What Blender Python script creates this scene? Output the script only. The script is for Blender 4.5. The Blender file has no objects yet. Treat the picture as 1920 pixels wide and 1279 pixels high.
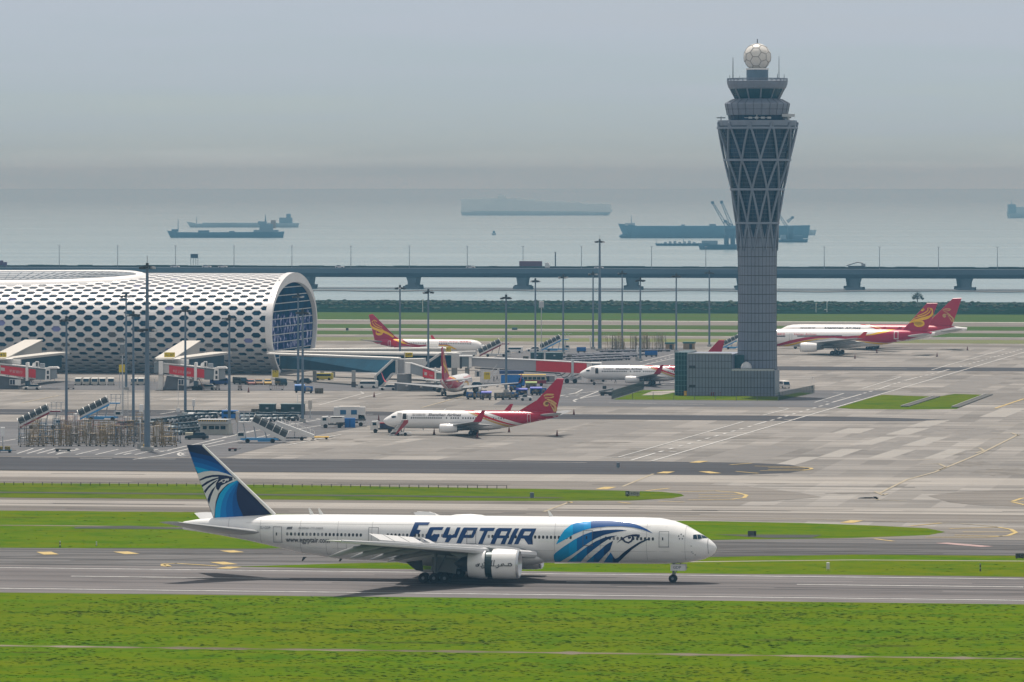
import bpy, bmesh, math, random
from mathutils import Vector, Matrix
random.seed(7)
C = bpy.context.scene
COL = C.collection
R = math.radians
# ------------------------------------------------------------ camera, sky, sun, exposure
F = 200 / 36 * 1920; H = 53.0; YH = 350.0          # focal length in photo pixels, eye height, horizon row
cam = bpy.data.objects.new('camera', bpy.data.cameras.new('camera')); COL.objects.link(cam)
cam.location = (0, 0, H); cam.rotation_euler = (R(90), 0, 0)
cam.data.lens = 200; cam.data.sensor_width = 36; cam.data.shift_y = -(639.5 - YH) / 1920
cam.data.clip_start = 5; cam.data.clip_end = 200000
C.camera = cam
SUN_EL, SUN_AZ = 68, -12                              # elevation, azimuth from +Y towards +X
W = bpy.data.worlds.new("World"); C.world = W; W.use_nodes = True
nt = W.node_tree; nt.nodes.clear(); N = nt.nodes.new; L = nt.links.new
sky = N('ShaderNodeTexSky'); sky.sky_type = 'NISHITA'; sky.sun_disc = False
sky.sun_elevation = R(SUN_EL); sky.sun_rotation = R(SUN_AZ); sky.dust_density = 5; sky.air_density = 2
tc = N('ShaderNodeTexCoord'); sep = N('ShaderNodeSeparateXYZ'); L(tc.outputs['Generated'], sep.inputs[0])
mp = N('ShaderNodeMapping'); mp.inputs['Scale'].default_value = (9, 9, 150); L(tc.outputs['Generated'], mp.inputs[0])
nz = N('ShaderNodeTexNoise'); nz.inputs['Scale'].default_value = 1.0; nz.inputs['Detail'].default_value = 5; nz.inputs['Roughness'].default_value = .55
L(mp.outputs[0], nz.inputs[0])
ad = N('ShaderNodeMath'); ad.operation = 'MULTIPLY_ADD'; ad.inputs[1].default_value = .042; ad.inputs[2].default_value = -.019; L(nz.outputs[0], ad.inputs[0])
el = N('ShaderNodeMath'); L(sep.outputs[2], el.inputs[0]); L(ad.outputs[0], el.inputs[1])
rp = N('ShaderNodeValToRGB'); L(el.outputs[0], rp.inputs[0])
e = rp.color_ramp.elements
e[0].position = 0; e[0].color = (6.2, 7.6, 8.2, 1)
e[1].position = 1; e[1].color = (6.0, 6.0, 6.0, 1)
for p_, c_ in ((.004, (5.6, 6.8, 7.1)), (.008, (5.1, 6.1, 6.3)), (.013, (4.9, 5.9, 6.3)), (.019, (4.8, 5.8, 6.5)), (.03, (5.1, 5.9, 6.9)), (.06, (5.2, 5.8, 6.3)), (.3, (4.8, 4.9, 5.1))):
    q = e.new(p_); q.color = (*c_, 1)
mx = N('ShaderNodeMixRGB'); mx.inputs[0].default_value = .95; L(sky.outputs[0], mx.inputs[1]); L(rp.outputs[0], mx.inputs[2])
bg = N('ShaderNodeBackground'); bg.inputs[1].default_value = .1; L(mx.outputs[0], bg.inputs[0])
wo = N('ShaderNodeOutputWorld'); L(bg.outputs[0], wo.inputs[0])
sl = bpy.data.lights.new('sun', 'SUN'); sl.energy = 4.7; sl.angle = R(2.2); sl.color = (1, .95, .87)
so = bpy.data.objects.new('sun', sl); COL.objects.link(so)
_d = Vector((math.sin(R(SUN_AZ)) * math.cos(R(SUN_EL)), math.cos(R(SUN_AZ)) * math.cos(R(SUN_EL)), math.sin(R(SUN_EL))))
so.rotation_euler = _d.to_track_quat('Z', 'Y').to_euler(); so.location = (0, 0, 300)
C.view_settings.view_transform = 'Standard'; C.view_settings.look = 'None'; C.view_settings.exposure = 0.0; C.view_settings.gamma = 1
C.cycles.max_bounces = 6; C.cycles.diffuse_bounces = 2; C.cycles.glossy_bounces = 2; C.cycles.transmission_bounces = 3
C.cycles.volume_bounces = 0; C.cycles.transparent_max_bounces = 8; C.cycles.caustics_reflective = False; C.cycles.caustics_refractive = False

# ------------------------------------------------------------ helpers
TH = R(9.34); HV = Vector((math.cos(TH), -math.sin(TH), 0)); NV = Vector((math.sin(TH), math.cos(TH), 0))
def G(px, py, z=0.0):
    Y = F * (H - z) / (py - YH); return Vector(((px - 960) * Y / F, Y, z))
def P(px, py, Y): return Vector(((px - 960) * Y / F, Y, H - (py - YH) * Y / F))
def UV(u, v, z=0.0): q = HV * u + NV * v; q.z = z; return q
def VV(py, px=960): return G(px, py).dot(NV)
def UU(px, py): return G(px, py).dot(HV)
def rgb(r, g, b): return tuple((((c / 255) + .055) / 1.055) ** 2.4 if c > 10 else c / 3294 for c in (r, g, b))
_M = {}
def mat(name, col, rough=.55, metal=0.0, var=.12, scale=.6, spec=.5, coat=0.0, bump=0.0, stretch=None):
    if name in _M: return _M[name]
    m = bpy.data.materials.new(name); m.use_nodes = True; _M[name] = m
    t = m.node_tree; b = t.nodes['Principled BSDF']
    b.inputs['Roughness'].default_value = rough; b.inputs['Metallic'].default_value = metal
    b.inputs['Specular IOR Level'].default_value = spec; b.inputs['Coat Weight'].default_value = coat
    b.inputs['Coat Roughness'].default_value = .08
    if var:
        g = t.nodes.new('ShaderNodeTexCoord'); mp = t.nodes.new('ShaderNodeMapping')
        mp.inputs['Scale'].default_value = stretch or (1, 1, 1); t.links.new(g.outputs['Object'], mp.inputs[0])
        n = t.nodes.new('ShaderNodeTexNoise'); n.inputs['Scale'].default_value = scale; n.inputs['Detail'].default_value = 6; n.inputs['Roughness'].default_value = .65
        t.links.new(mp.outputs[0], n.inputs[0])
        r = t.nodes.new('ShaderNodeValToRGB'); r.color_ramp.elements[0].position = .3; r.color_ramp.elements[1].position = .7
        r.color_ramp.elements[0].color = (*[c * (1 - var) for c in col], 1); r.color_ramp.elements[1].color = (*[min(1, c * (1 + var)) for c in col], 1)
        t.links.new(n.outputs[0], r.inputs[0]); t.links.new(r.outputs[0], b.inputs['Base Color'])
        if bump:
            bm_ = t.nodes.new('ShaderNodeBump'); bm_.inputs['Strength'].default_value = bump; t.links.new(n.outputs[0], bm_.inputs['Height']); t.links.new(bm_.outputs[0], b.inputs['Normal'])
    else: b.inputs['Base Color'].default_value = (*col, 1)
    return m
class MB:
    def __init__(s): s.v = []; s.f = []; s.m = []
    def add(s, vs, fs, m=0):
        o = len(s.v); s.v += [tuple(v) for v in vs]; s.f += [tuple(i + o for i in f) for f in fs]; s.m += [m] * len(fs); return s
    def quad(s, a, b, c, d, m=0): return s.add([a, b, c, d], [(0, 1, 2, 3)], m)
    def box(s, c, d, rz=0.0, m=0, taper=1.0, ry=0.0):
        hx, hy, hz = d[0] / 2, d[1] / 2, d[2] / 2; vs = []
        for z, k in ((-hz, 1), (hz, taper)):
            for x, y in ((-hx, -hy), (hx, -hy), (hx, hy), (-hx, hy)): vs.append(Vector((x * k, y * k, z)))
        if ry or rz:
            M_ = Matrix.Rotation(rz, 3, 'Z') @ Matrix.Rotation(ry, 3, 'Y'); vs = [M_ @ v for v in vs]
        vs = [v + Vector(c) for v in vs]
        return s.add(vs, [(3, 2, 1, 0), (4, 5, 6, 7), (0, 1, 5, 4), (1, 2, 6, 5), (2, 3, 7, 6), (3, 0, 4, 7)], m)
    def prism(s, poly, a, b, axis='z', m=0):
        n = len(poly); mk = {'z': lambda p, t: (p[0], p[1], t), 'y': lambda p, t: (p[0], t, p[1]), 'x': lambda p, t: (t, p[0], p[1])}[axis]
        vs = [mk(p, a) for p in poly] + [mk(p, b) for p in poly]
        return s.add(vs, [tuple(reversed(range(n))), tuple(range(n, 2 * n))] + [(i, (i + 1) % n, n + (i + 1) % n, n + i) for i in range(n)], m)
    def loft(s, rings, m=0, close=True, cap=True):
        n = len(rings[0]); vs = [p for r in rings for p in r]; fs = []
        for k in range(len(rings) - 1):
            for i in range(n if close else n - 1):
                j = (i + 1) % n; fs.append((k * n + i, k * n + j, (k + 1) * n + j, (k + 1) * n + i))
        if cap and close: fs += [tuple(reversed(range(n))), tuple(range((len(rings) - 1) * n, len(rings) * n))]
        return s.add(vs, fs, m)
    def tube(s, pts, r, n=8, m=0):
        pts = [Vector(p) for p in pts]; rs = r if isinstance(r, (list, tuple)) else [r] * len(pts); rings = []
        for i, p in enumerate(pts):
            d = (pts[min(i + 1, len(pts) - 1)] - pts[max(i - 1, 0)]).normalized()
            a = d.orthogonal().normalized() if abs(d.z) < .99 else Vector((1, 0, 0)); a = (a - d * a.dot(d)).normalized(); b = d.cross(a)
            rings.append([p + (a * math.cos(2 * math.pi * k / n) + b * math.sin(2 * math.pi * k / n)) * rs[i] for k in range(n)])
        return s.loft(rings, m)
    def disc(s, c, ax, r, w, n=16, m=0):
        c = Vector(c); ax = Vector(ax).normalized(); return s.tube([c - ax * w / 2, c + ax * w / 2], r, n, m)
    def lathe(s, prof, c=(0, 0, 0), n=24, m=0, cap=True, squash=1.0):
        return s.loft([[(c[0] + r * math.cos(2 * math.pi * k / n), c[1] + r * squash * math.sin(2 * math.pi * k / n), c[2] + z) for k in range(n)] for r, z in prof], m, True, cap)
    def lathex(s, prof, c=(0, 0, 0), n=24, m=0, cap=True):
        return s.loft([[(c[0] + x, c[1] + r * math.cos(2 * math.pi * k / n), c[2] + r * math.sin(2 * math.pi * k / n)) for k in range(n)] for r, x in prof], m, True, cap)
    def build(s, name, mats, parent=None, smooth=False, bevel=0.0, loc=None, rz=0.0):
        me = bpy.data.meshes.new(name); me.from_pydata(s.v, [], s.f)
        for m in (mats if isinstance(mats, (list, tuple)) else [mats]): me.materials.append(m)
        me.polygons.foreach_set('material_index', s.m)
        if smooth: me.polygons.foreach_set('use_smooth', [True] * len(s.f))
        me.update()
        bm = bmesh.new(); bm.from_mesh(me); bmesh.ops.recalc_face_normals(bm, faces=bm.faces); bm.to_mesh(me); bm.free()
        if smooth: me.set_sharp_from_angle(angle=R(40))
        o = bpy.data.objects.new(name, me); COL.objects.link(o)
        if parent: o.parent = parent
        if loc is not None: o.location = loc
        o.rotation_euler.z = rz
        if bevel:
            b = o.modifiers.new('bevel', 'BEVEL'); b.width = bevel; b.segments = 1
        return o
def tag(o, label=None, cat=None, group=None, kind=None):
    if label: o['label'] = label
    if cat: o['category'] = cat
    if group: o['group'] = group
    if kind: o['kind'] = kind
    return o
def thing(name, label, cat, loc=(0, 0, 0), rz=0.0, group=None):
    o = bpy.data.objects.new(name, None); COL.objects.link(o); o.empty_display_size = .5
    o.location = loc; o.rotation_euler.z = rz; return tag(o, label, cat, group)
def dup(o, loc, rz=None, label=None, parent=None, **kw):
    def rec(a, par):
        c = a.copy(); COL.objects.link(c)
        if par: c.parent = par
        for ch in list(KIDS.get(a.name, ())): rec(ch, c)
        return c
    if o.name not in KIDS:
        for a in C.objects:
            if a.parent: KIDS.setdefault(a.parent.name, [])
            if a.parent and a not in KIDS[a.parent.name]: KIDS[a.parent.name].append(a)
    r = rec(o, parent); r.location = loc
    if rz is not None: r.rotation_euler.z = rz
    if label: r['label'] = label
    for k, v in kw.items(): r[k] = v
    return r
KIDS = {}
def struct(name, mb, m, **k): return tag(mb.build(name, m, **k), kind='structure')
def text_mesh(body, size=1.0, shear=0.0, bold=0.0, space=1.0):
    cu = bpy.data.curves.new('t', 'FONT'); cu.body = body; cu.size = size; cu.shear = shear; cu.offset = bold; cu.space_character = space
    cu.resolution_u = 3; cu.fill_mode = 'FRONT'
    ob = bpy.data.objects.new('t', cu); COL.objects.link(ob); C.view_layers[0].update()
    me = bpy.data.meshes.new_from_object(ob.evaluated_get(bpy.context.evaluated_depsgraph_get()))
    bpy.data.objects.remove(ob); bpy.data.curves.remove(cu)
    vs = [tuple(v.co[:2]) for v in me.vertices]; fs = [tuple(p.vertices) for p in me.polygons]; bpy.data.meshes.remove(me)
    x0 = min(v[0] for v in vs); x1 = max(v[0] for v in vs); y0 = min(v[1] for v in vs)
    return [(x - x0, y - y0) for x, y in vs], fs, x1 - x0
def flat_text(body, height, width, name, m, parent, M_, shear=0.0, bold=0.0):
    """lettering fitted to width x height in the XZ plane of matrix M_ (origin bottom left)"""
    vs, fs, w = text_mesh(body, 1.0, shear, bold); h = max(v[1] for v in vs)
    mb = MB().add([M_ @ Vector((x / w * width, 0, y / h * height)) for x, y in vs], fs); return mb.build(name, m, parent)

# materials
WHITE = mat('white_paint', (.78, .78, .77), .35, var=.04, scale=.3, coat=.3)
LGREY = mat('light_grey_metal', (.45, .47, .49), .4, .3, .08)
MGREY = mat('mid_grey_metal', (.2, .22, .24), .45, .4, .1)
POLE = mat('galvanised_pole', (.12, .17, .23), .5, .2, .08, .3)
DARK = mat('dark_metal', (.03, .033, .037), .5, .2, .2)
RUBBER = mat('tyre_rubber', (.012, .012, .013), .8, 0, .2)
GLASSD = mat('dark_glass', (.008, .03, .055), .15, 0, .2, 1.5, .25)
BLUE = mat('blue_paint', rgb(20, 100, 170), .4, 0, .1, coat=.2)
NAVY = mat('navy_paint', rgb(14, 32, 90), .35, 0, .06, coat=.3)
RED = mat('red_banner', rgb(205, 28, 40), .55, 0, .07)
CRIM = mat('crimson_paint', rgb(172, 0, 52), .35, 0, .04, .4, spec=.3, coat=.15)
YEL = mat('yellow_paint', rgb(225, 180, 20), .5, 0, .08)
CONC = mat('concrete_wall', (.34, .34, .33), .8, 0, .12, .8)
GREENBOX = mat('green_container', rgb(38, 70, 76), .6, 0, .1)
BLACK = mat('black_paint', (.012, .012, .014), .5, 0, 0)
# ------------------------------------------------------------ ground
def ground_mat(name, base, dark, streak=(.012, .16), sc=1.0, slabs=0.0, rough=.85, contrast=1.0, dirt=.5, extra=None, slab=(.05, .19)):
    if name in _M: return _M[name]
    m = bpy.data.materials.new(name); m.use_nodes = True; _M[name] = m
    t = m.node_tree; b = t.nodes['Principled BSDF']; b.inputs['Roughness'].default_value = rough; b.inputs['Specular IOR Level'].default_value = 0.0
    nn = t.nodes.new; ln = t.links.new
    g = nn('ShaderNodeNewGeometry'); rot = nn('ShaderNodeMapping'); rot.inputs['Rotation'].default_value = (0, 0, TH); ln(g.outputs['Position'], rot.inputs[0])
    def noise(sx, sy, det=5, rough_=.6):
        mp = nn('ShaderNodeMapping'); mp.inputs['Scale'].default_value = (sx, sy, 1); ln(rot.outputs[0], mp.inputs[0])
        n = nn('ShaderNodeTexNoise'); n.inputs['Scale'].default_value = 1; n.inputs['Detail'].default_value = det; n.inputs['Roughness'].default_value = rough_; ln(mp.outputs[0], n.inputs[0]); return n.outputs[0]
    def mixc(f, a, bb, k=None):
        x = nn('ShaderNodeMixRGB')
        if isinstance(f, float): x.inputs[0].default_value = f
        else: ln(f, x.inputs[0])
        for i, q in ((1, a), (2, bb)):
            if isinstance(q, tuple): x.inputs[i].default_value = (*q, 1)
            else: ln(q, x.inputs[i])
        if k: x.blend_type = k
        return x.outputs[0]
    def ramp(i, p0, p1, v0=0.0, v1=1.0):
        r = nn('ShaderNodeMapRange'); r.inputs[1].default_value = p0; r.inputs[2].default_value = p1; r.inputs[3].default_value = v0; r.inputs[4].default_value = v1; ln(i, r.inputs[0]); return r.outputs[0]
    c = mixc(ramp(noise(streak[0] * sc, streak[1] * sc), .42, .58), base, tuple(base[i] * (1 - .5 * contrast) + dark[i] * .5 * contrast for i in range(3)))
    c = mixc(ramp(noise(.006 * sc, .02 * sc, 3), .45, .7, 0, .6 * contrast), c, dark)
    c = mixc(ramp(noise(.03 * sc, .11 * sc, 8, .72), .53, .7, 0, dirt), c, tuple(q * .55 for q in dark))
    if slabs:
        mp = nn('ShaderNodeMapping'); mp.inputs['Scale'].default_value = (slab[1], slab[0], 1); ln(rot.outputs[0], mp.inputs[0])
        sn = nn('ShaderNodeVectorMath'); sn.operation = 'FLOOR'; ln(mp.outputs[0], sn.inputs[0])
        wn = nn('ShaderNodeTexWhiteNoise'); wn.noise_dimensions = '2D'; ln(sn.outputs[0], wn.inputs[0])
        c = mixc(ramp(wn.outputs[0], 0, 1, 1 - slabs, 1 + slabs * .6), (0, 0, 0), c, 'MIX') if False else c
        vm = nn('ShaderNodeVectorMath'); vm.operation = 'SCALE'; ln(c, vm.inputs[0]); ln(ramp(wn.outputs[0], 0, 1, 1 - slabs, 1 + slabs * .5), vm.inputs[3]); c = vm.outputs[0]
    if extra: c = mixc(ramp(noise(*extra[0]), extra[1], extra[2], 0, extra[4]), c, extra[3])
    ln(c, b.inputs['Base Color'])
    bp = nn('ShaderNodeBump'); bp.inputs['Strength'].default_value = .25; bp.inputs['Distance'].default_value = .05; ln(noise(1.2, 1.2, 6), bp.inputs['Height']); ln(bp.outputs[0], b.inputs['Normal'])
    return m
M_CON = ground_mat('apron_concrete', (.29, .275, .258), (.17, .162, .155), slabs=.2, dirt=.4, contrast=1.3)
M_CON2 = ground_mat('pale_taxiway_concrete', (.34, .32, .295), (.24, .225, .21), slabs=.05, dirt=.25)
M_SHO = ground_mat('taxiway_shoulder', (.215, .2, .185), (.12, .11, .1), dirt=.6)
M_ASP = ground_mat('asphalt', (.085, .085, .092), (.055, .055, .06), dirt=.25)
M_ASP2 = ground_mat('worn_asphalt', (.15, .15, .158), (.10, .10, .105), dirt=.25)
M_RWY = ground_mat('runway_asphalt', (.19, .178, .178), (.10, .093, .093), streak=(.006, .22), dirt=.5, contrast=1.3)
M_TWY = ground_mat('rubbered_taxiway', (.165, .16, .16), (.075, .072, .072), streak=(.004, .3), dirt=.6, contrast=1.7)
GR = dict(streak=(.02, .16), rough=.95, dirt=.45, contrast=1.5)
M_GRS = ground_mat('grass_blades', (.073, .132, .0006), (.103, .128, .001), extra=((.11, .13, 9, .78), .47, .62, (.04, .10, .0008), .8), **GR)
M_GRS2 = ground_mat('short_grass', (.075, .12, .003), (.095, .115, .006), extra=((.09, .12, 9, .78), .47, .62, (.035, .08, .004), .85), **GR)
M_GRF = ground_mat('far_grass', (.045, .095, .02), (.07, .09, .03), **GR)
M_OLV = ground_mat('olive_grass', (.13, .155, .06), (.16, .16, .09), **GR)
M_SOIL = ground_mat('drain_soil', (.22, .19, .155), (.10, .085, .06), dirt=.8, streak=(.06, .4), contrast=1.6)
M_MRK = mat('white_road_paint', (.42, .42, .41), .8, 0, .35, .5)
M_MRY = mat('yellow_road_paint', (.40, .29, .09), .7, 0, .25, 1.2)
M_MRY2 = mat('faded_yellow_road_paint', (.29, .245, .165), .7, 0, .2, 1.2)
LV = [0.0]
def dens(pts, step=7.0, jit=0.0, rnd=random.Random(3)):
    out = []
    for i in range(len(pts)):
        a, b = pts[i], pts[(i + 1) % len(pts)]; n = max(1, int((b - a).length / step)) if jit else 1
        for k in range(n):
            q = a.lerp(b, k / n)
            if jit: q = q + Vector((rnd.uniform(-jit, jit) * .5, rnd.uniform(-jit, jit), 0))
            out.append(q)
    return out
def sheet(name, pts, m, z, jit=0.0, kind='structure', step=6.0):
    pts = dens(pts, step, jit); mb = MB(); bm = bmesh.new()
    bm.faces.new([bm.verts.new((p.x, p.y, z)) for p in pts]); bmesh.ops.triangulate(bm, faces=bm.faces)
    me = bpy.data.meshes.new(name); bm.to_mesh(me); bm.free(); me.materials.append(m)
    o = bpy.data.objects.new(name, me); COL.objects.link(o); o['kind'] = kind
    if me.polygons[0].normal.z < 0: me.flip_normals()
    return o
def band(name, y0, y1, m, z, x0=None, x1=None, jit=0.0, px=960):
    v0, v1 = VV(y0, px), VV(y1, px); u0 = -1500 if x0 is None else UU(x0, (y0 + y1) / 2); u1 = 1500 if x1 is None else UU(x1, (y0 + y1) / 2)
    return sheet(name, [UV(u0, v1), UV(u1, v1), UV(u1, v0), UV(u0, v0)], m, z, jit)
def ext(x, y):                                        # carry strips that reach the frame edge well past it
    dx = 1500 if x >= 1950 else -1200 if x <= -40 else 0
    return x + dx, y + dx * math.tan(TH) * (y - YH) / F
def pix(name, pts, m, z, jit=0.0, step=6.0):
    pts = [ext(*p) for p in pts]
    return sheet(name, [G(*p) for p in pts], m, z, jit, step=step)
vs_ = G(960, 564.5, 2.4).dot(NV)
sheet('ground', [UV(-2600, -200), UV(2600, -200), UV(2600, vs_ + 3), UV(-2600, vs_ + 3)], M_CON, 0.0)
Z1, Z2, Z3, Z4 = .02, .03, .04, .05
# far runways beyond the apron
for nm, a, b, m in (('grass_verge', 586.5, 601.5, M_GRF), ('far_runway', 601.5, 609, M_SHO), ('grass_verge', 609, 616.5, M_GRF), ('far_runway', 618, 621.5, M_SHO),
                    ('grass_verge', 621.5, 628.5, M_GRF), ('grass_verge', 633.8, 640.3, M_OLV), ('taxiway_shoulder', 630.8, 633.8, M_SHO), ('taxiway_shoulder', 642, 646.5, M_SHO)):
    band(nm, a, b, m, Z1)
band('taxiway_marking', 600.9, 601.7, M_MRK, Z3)
# asphalt service strips
band('service_road', 687, 694, M_ASP, Z1, 1430, None, px=1440)
pix('service_road', [(-40, 767), (700, 771.8), (1000, 776), (1440, 779.5), (1600, 782), (1700, 784.5), (1777, 787.5), (1700, 790), (1440, 789.5), (1180, 787), (1000, 785.5), (700, 783), (300, 782), (160, 778.5), (-40, 777)], M_ASP, Z1)
pix('service_road', [(-40, 714), (560, 717), (700, 722), (790, 728), (760, 733), (480, 733), (-40, 731)], M_ASP2, Z1)
pix('equipment_parking', [(-40, 812), (110, 790), (330, 778), (700, 779), (1000, 783), (860, 787), (696, 797), (600, 815), (500, 838), (424, 858), (-40, 857)], M_ASP2, Z2)
pix('access_road', [(1000, 725), (1090, 700), (1290, 700), (1455, 728), (1527, 732), (1668, 733), (1572, 765), (1470, 763), (1200, 762.5), (1000, 761), (925, 759), (960, 741)], M_ASP2, Z1)
pix('access_road', [(900, 722), (900, 690), (930, 668), (1000, 655), (1140, 652), (1300, 652), (1300, 702), (1090, 702), (1040, 722)], M_ASP2, Z1 + .006)
# main taxiways this side of the apron
pix('taxiway_asphalt', [(-40, 856.5), (960, 863.5), (1240, 865.5), (1400, 868), (1480, 871.5), (1522, 879.5), (1480, 887), (1380, 891), (960, 889), (-40, 884)], M_ASP, Z1)
band('pale_taxiway', 889.3, 902, M_CON2, Z1)
band('taxiway_shoulder', 902.4, 917, M_SHO, Z1, None, 1330)
band('taxiway_shoulder', 938, 945.5, M_SHO, Z1, None, 1400)
band('pale_taxiway', 945.8, 957, M_CON2, Z1)
band('taxiway_shoulder', 957.3, 972, M_SHO, Z1, None, 1950)
pix('dark_patch', [(1000, 903), (1240, 905), (1400, 912), (1500, 924), (1540, 932), (1440, 940), (1280, 940), (1100, 925)], M_SHO, Z2)
pix('dark_patch', [(1480, 898), (1560, 880), (1700, 872), (1690, 880), (1600, 886)], M_SHO, Z2) if False else None
pix('dark_patch', [(1740, 930), (1800, 922), (1930, 918), (1930, 950), (1840, 948), (1780, 942)], M_SHO, Z2)
pix('grass_island', [(-40, 906.5), (600, 910.5), (960, 916.5), (1160, 920), (1240, 922.5), (1275, 927), (1283, 930.5), (1260, 934.5), (1180, 938.5), (960, 939.8), (400, 936.5), (-40, 934)], M_GRS2, Z3, .5)
pix('grass_field', [(-40, 957.8), (420, 961.5), (500, 964), (800, 968), (1160, 975), (1500, 981), (1640, 986), (1740, 991), (1775, 998), (1740, 1003.5), (1600, 1009), (1280, 1013.5), (900, 1021), (480, 1029.5), (-40, 1034)], M_GRS, Z3, .5)
pix('exit_taxiway', [(-40, 1033), (480, 1028.5), (900, 1020), (1280, 1012.5), (1600, 1008), (1960, 1010), (1960, 1037.5), (1600, 1041), (1280, 1046.5), (900, 1053), (460, 1063), (-40, 1066)], M_TWY, Z1)
pix('taxiway_shoulder', [(1600, 985), (1780, 988), (1960, 985), (1960, 1012), (1700, 1011), (1500, 1010)], M_SHO, Z1 + .003)
pix('grass_median', [(440, 1062.8), (640, 1057), (900, 1052), (1280, 1045.8), (1600, 1040.5), (1960, 1037), (1960, 1080.5), (1280, 1075.5), (960, 1071), (640, 1066)], M_GRS, Z3, .4)
pix('drain_path', [(1040, 1056), (1280, 1053.6), (1600, 1050), (1960, 1046.5), (1960, 1047.8), (1600, 1051), (1280, 1054.9), (1040, 1057.2)], M_CON2, Z4)
pix('runway', [(-40, 1060), (440, 1064), (960, 1070), (1960, 1081), (1960, 1134.5), (960, 1123), (-40, 1112)], M_RWY, Z2)
pix('grass_foreground', [(-60, 1111.8), (300, 1115), (960, 1122.4), (1980, 1133.6), (2100, 1330), (-200, 1330)], M_GRS, Z3, .45)
sheet('grass_foreground', [UV(-700, 120), UV(700, 120), UV(700, VV(1325)), UV(-700, VV(1325))], M_GRS, Z3)
for (x0, x1) in ((-40, 1960),):
    a = []; n_ = 90
    for k in range(n_ + 1):
        x = x0 + (x1 - x0) * k / n_; w = .35 + 2.6 * (.5 + .5 * math.sin(x / 61) * math.sin(x / 23 + 2)) * random.uniform(.5, 1.1); a.append((x, 1211.5 + x * .0128, w))
    mb = MB(); q = [(G(x, y - w), G(x, y + w)) for x, y, w in a]; [mb.quad(*[Vector((p.x, p.y, Z4)) for p in (q[k][1], q[k + 1][1], q[k + 1][0], q[k][0])]) for k in range(n_)]; struct('drain_channel', mb, M_SOIL)
for pts in ([(-40, 923.5), (300, 925), (700, 929), (1040, 933), (1060, 934), (1040, 935), (700, 931.5), (300, 927.5), (-40, 925)],
            [(140, 989), (240, 986.5), (330, 990), (480, 992.5), (620, 996), (480, 995.5), (330, 993), (140, 991.5)],
            [(1340, 1003), (1540, 1003.5), (1522, 1009), (1440, 1009.5), (1400, 1007)]):
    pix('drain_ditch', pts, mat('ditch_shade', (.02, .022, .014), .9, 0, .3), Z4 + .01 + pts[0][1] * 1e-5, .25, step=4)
pix('drain_channel', [(-40, 987.5), (200, 988), (420, 991), (500, 992), (330, 989), (200, 986.5), (-40, 986)], M_SOIL, Z4 + .004, .2)
for cx, cy, wx, wy in ((740, 1163, 80, 2.4), (1460, 1201, 50, 2.6), (1660, 1212, 70, 2.4), (800, 1206, 150, 2), (60, 1224, 40, 2), (40, 971, 40, 1.4)):
    n_ = 22; pix('bare_soil_patch', [(cx + wx * math.cos(2 * math.pi * k / n_) * random.uniform(.75, 1.15), cy + wy * math.sin(2 * math.pi * k / n_) * random.uniform(.6, 1.2)) for k in range(n_)], M_SOIL if False else mat('thin_grass', (.062, .085, .006), .9, 0, .35, .5, spec=0), Z4 - .003 - cx * 1e-6)
rr = random.Random(21); tf = MB(); cen = [(rr.uniform(-60, 60), rr.uniform(590, 735)) for _ in range(260)]
def inband(x, y):
    py = YH + F * H / y; px = 960 + x * F / y
    if abs(px - 960) > 1010: return False
    return (1113.5 + px * .0112 < py < 1208 + px * .0128 or py > 1215 + px * .0128 or (px < 440 and 962 < py < 985) or (px < 400 and 994 < py < 1029) or (1045 < px and 1057 < py < 1073))
for k in range(12000):
    if rr.random() < .55: c_ = rr.choice(cen); x, y = c_[0] + rr.gauss(0, 5), c_[1] + rr.gauss(0, 2.2)
    else:
        y = rr.uniform(600, 735) if rr.random() < .8 else rr.uniform(760, 920); x = rr.uniform(-.093, .093) * y
    if not inband(x, y): continue
    s_ = rr.uniform(.08, .2); m_ = rr.choice((0, 1, 1, 2, 3)); z = .04
    for q in range(3):
        a = rr.uniform(0, 6.28); dx, dy = math.cos(a) * s_ * 2.6, math.sin(a) * s_ * 1.6
        tf.add([(x - dx, y - dy, z), (x + dx, y + dy, z), (x + rr.uniform(-.3, .3) * s_, y + rr.uniform(-.3, .3) * s_, z + s_ * rr.uniform(.15, .45))], [(0, 1, 2)], m_)
tag(tf.build('grass_tufts', [mat('tuft_dark', (.05, .11, .001), .95, 0, 0, spec=0), mat('tuft_green', (.055, .13, .002), .95, 0, 0, spec=0), mat('tuft_light', (.11, .18, .005), .95, 0, 0, spec=0), mat('tuft_dry', (.11, .13, .006), .95, 0, 0, spec=0)]), 'short grass tufts on the airfield', 'grass', kind='stuff')
M_ST = mat('pavement_stain', (.17, .158, .145), .9, 0, .35, .15, spec=.05); M_LT = mat('new_concrete_bay', (.288, .275, .258), .85, 0, .08, .2, spec=.05); M_DB = mat('old_concrete_bay', (.19, .18, .17), .85, 0, .15, .1, spec=.05)
def bay(x0, y0, x1, y1, wl, m, z, nm):               # a run of slabs from pixel to pixel across the apron, wl metres wide
    a, b = G(x0, y0), G(x1, y1); sheet(nm, [a, a + HV * wl, b + HV * wl, b], m, z)
for i, a in enumerate(((1534, 857, 1578, 842, 4.3), (1627, 859, 1676, 843, 4.5), (1602, 834, 1652, 819, 3.6), (1690, 836, 1740, 820, 4.2), (1450, 872, 1500, 857, 4), (1660, 815, 1700, 803, 5), (1836, 782, 1880, 765, 6), (1730, 860, 1780, 842, 4), (1700, 800, 1740, 788, 5), (1560, 812, 1590, 803, 6))): bay(*a, M_LT, .012 + i * .0002, 'pale_slab_bay')
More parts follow.
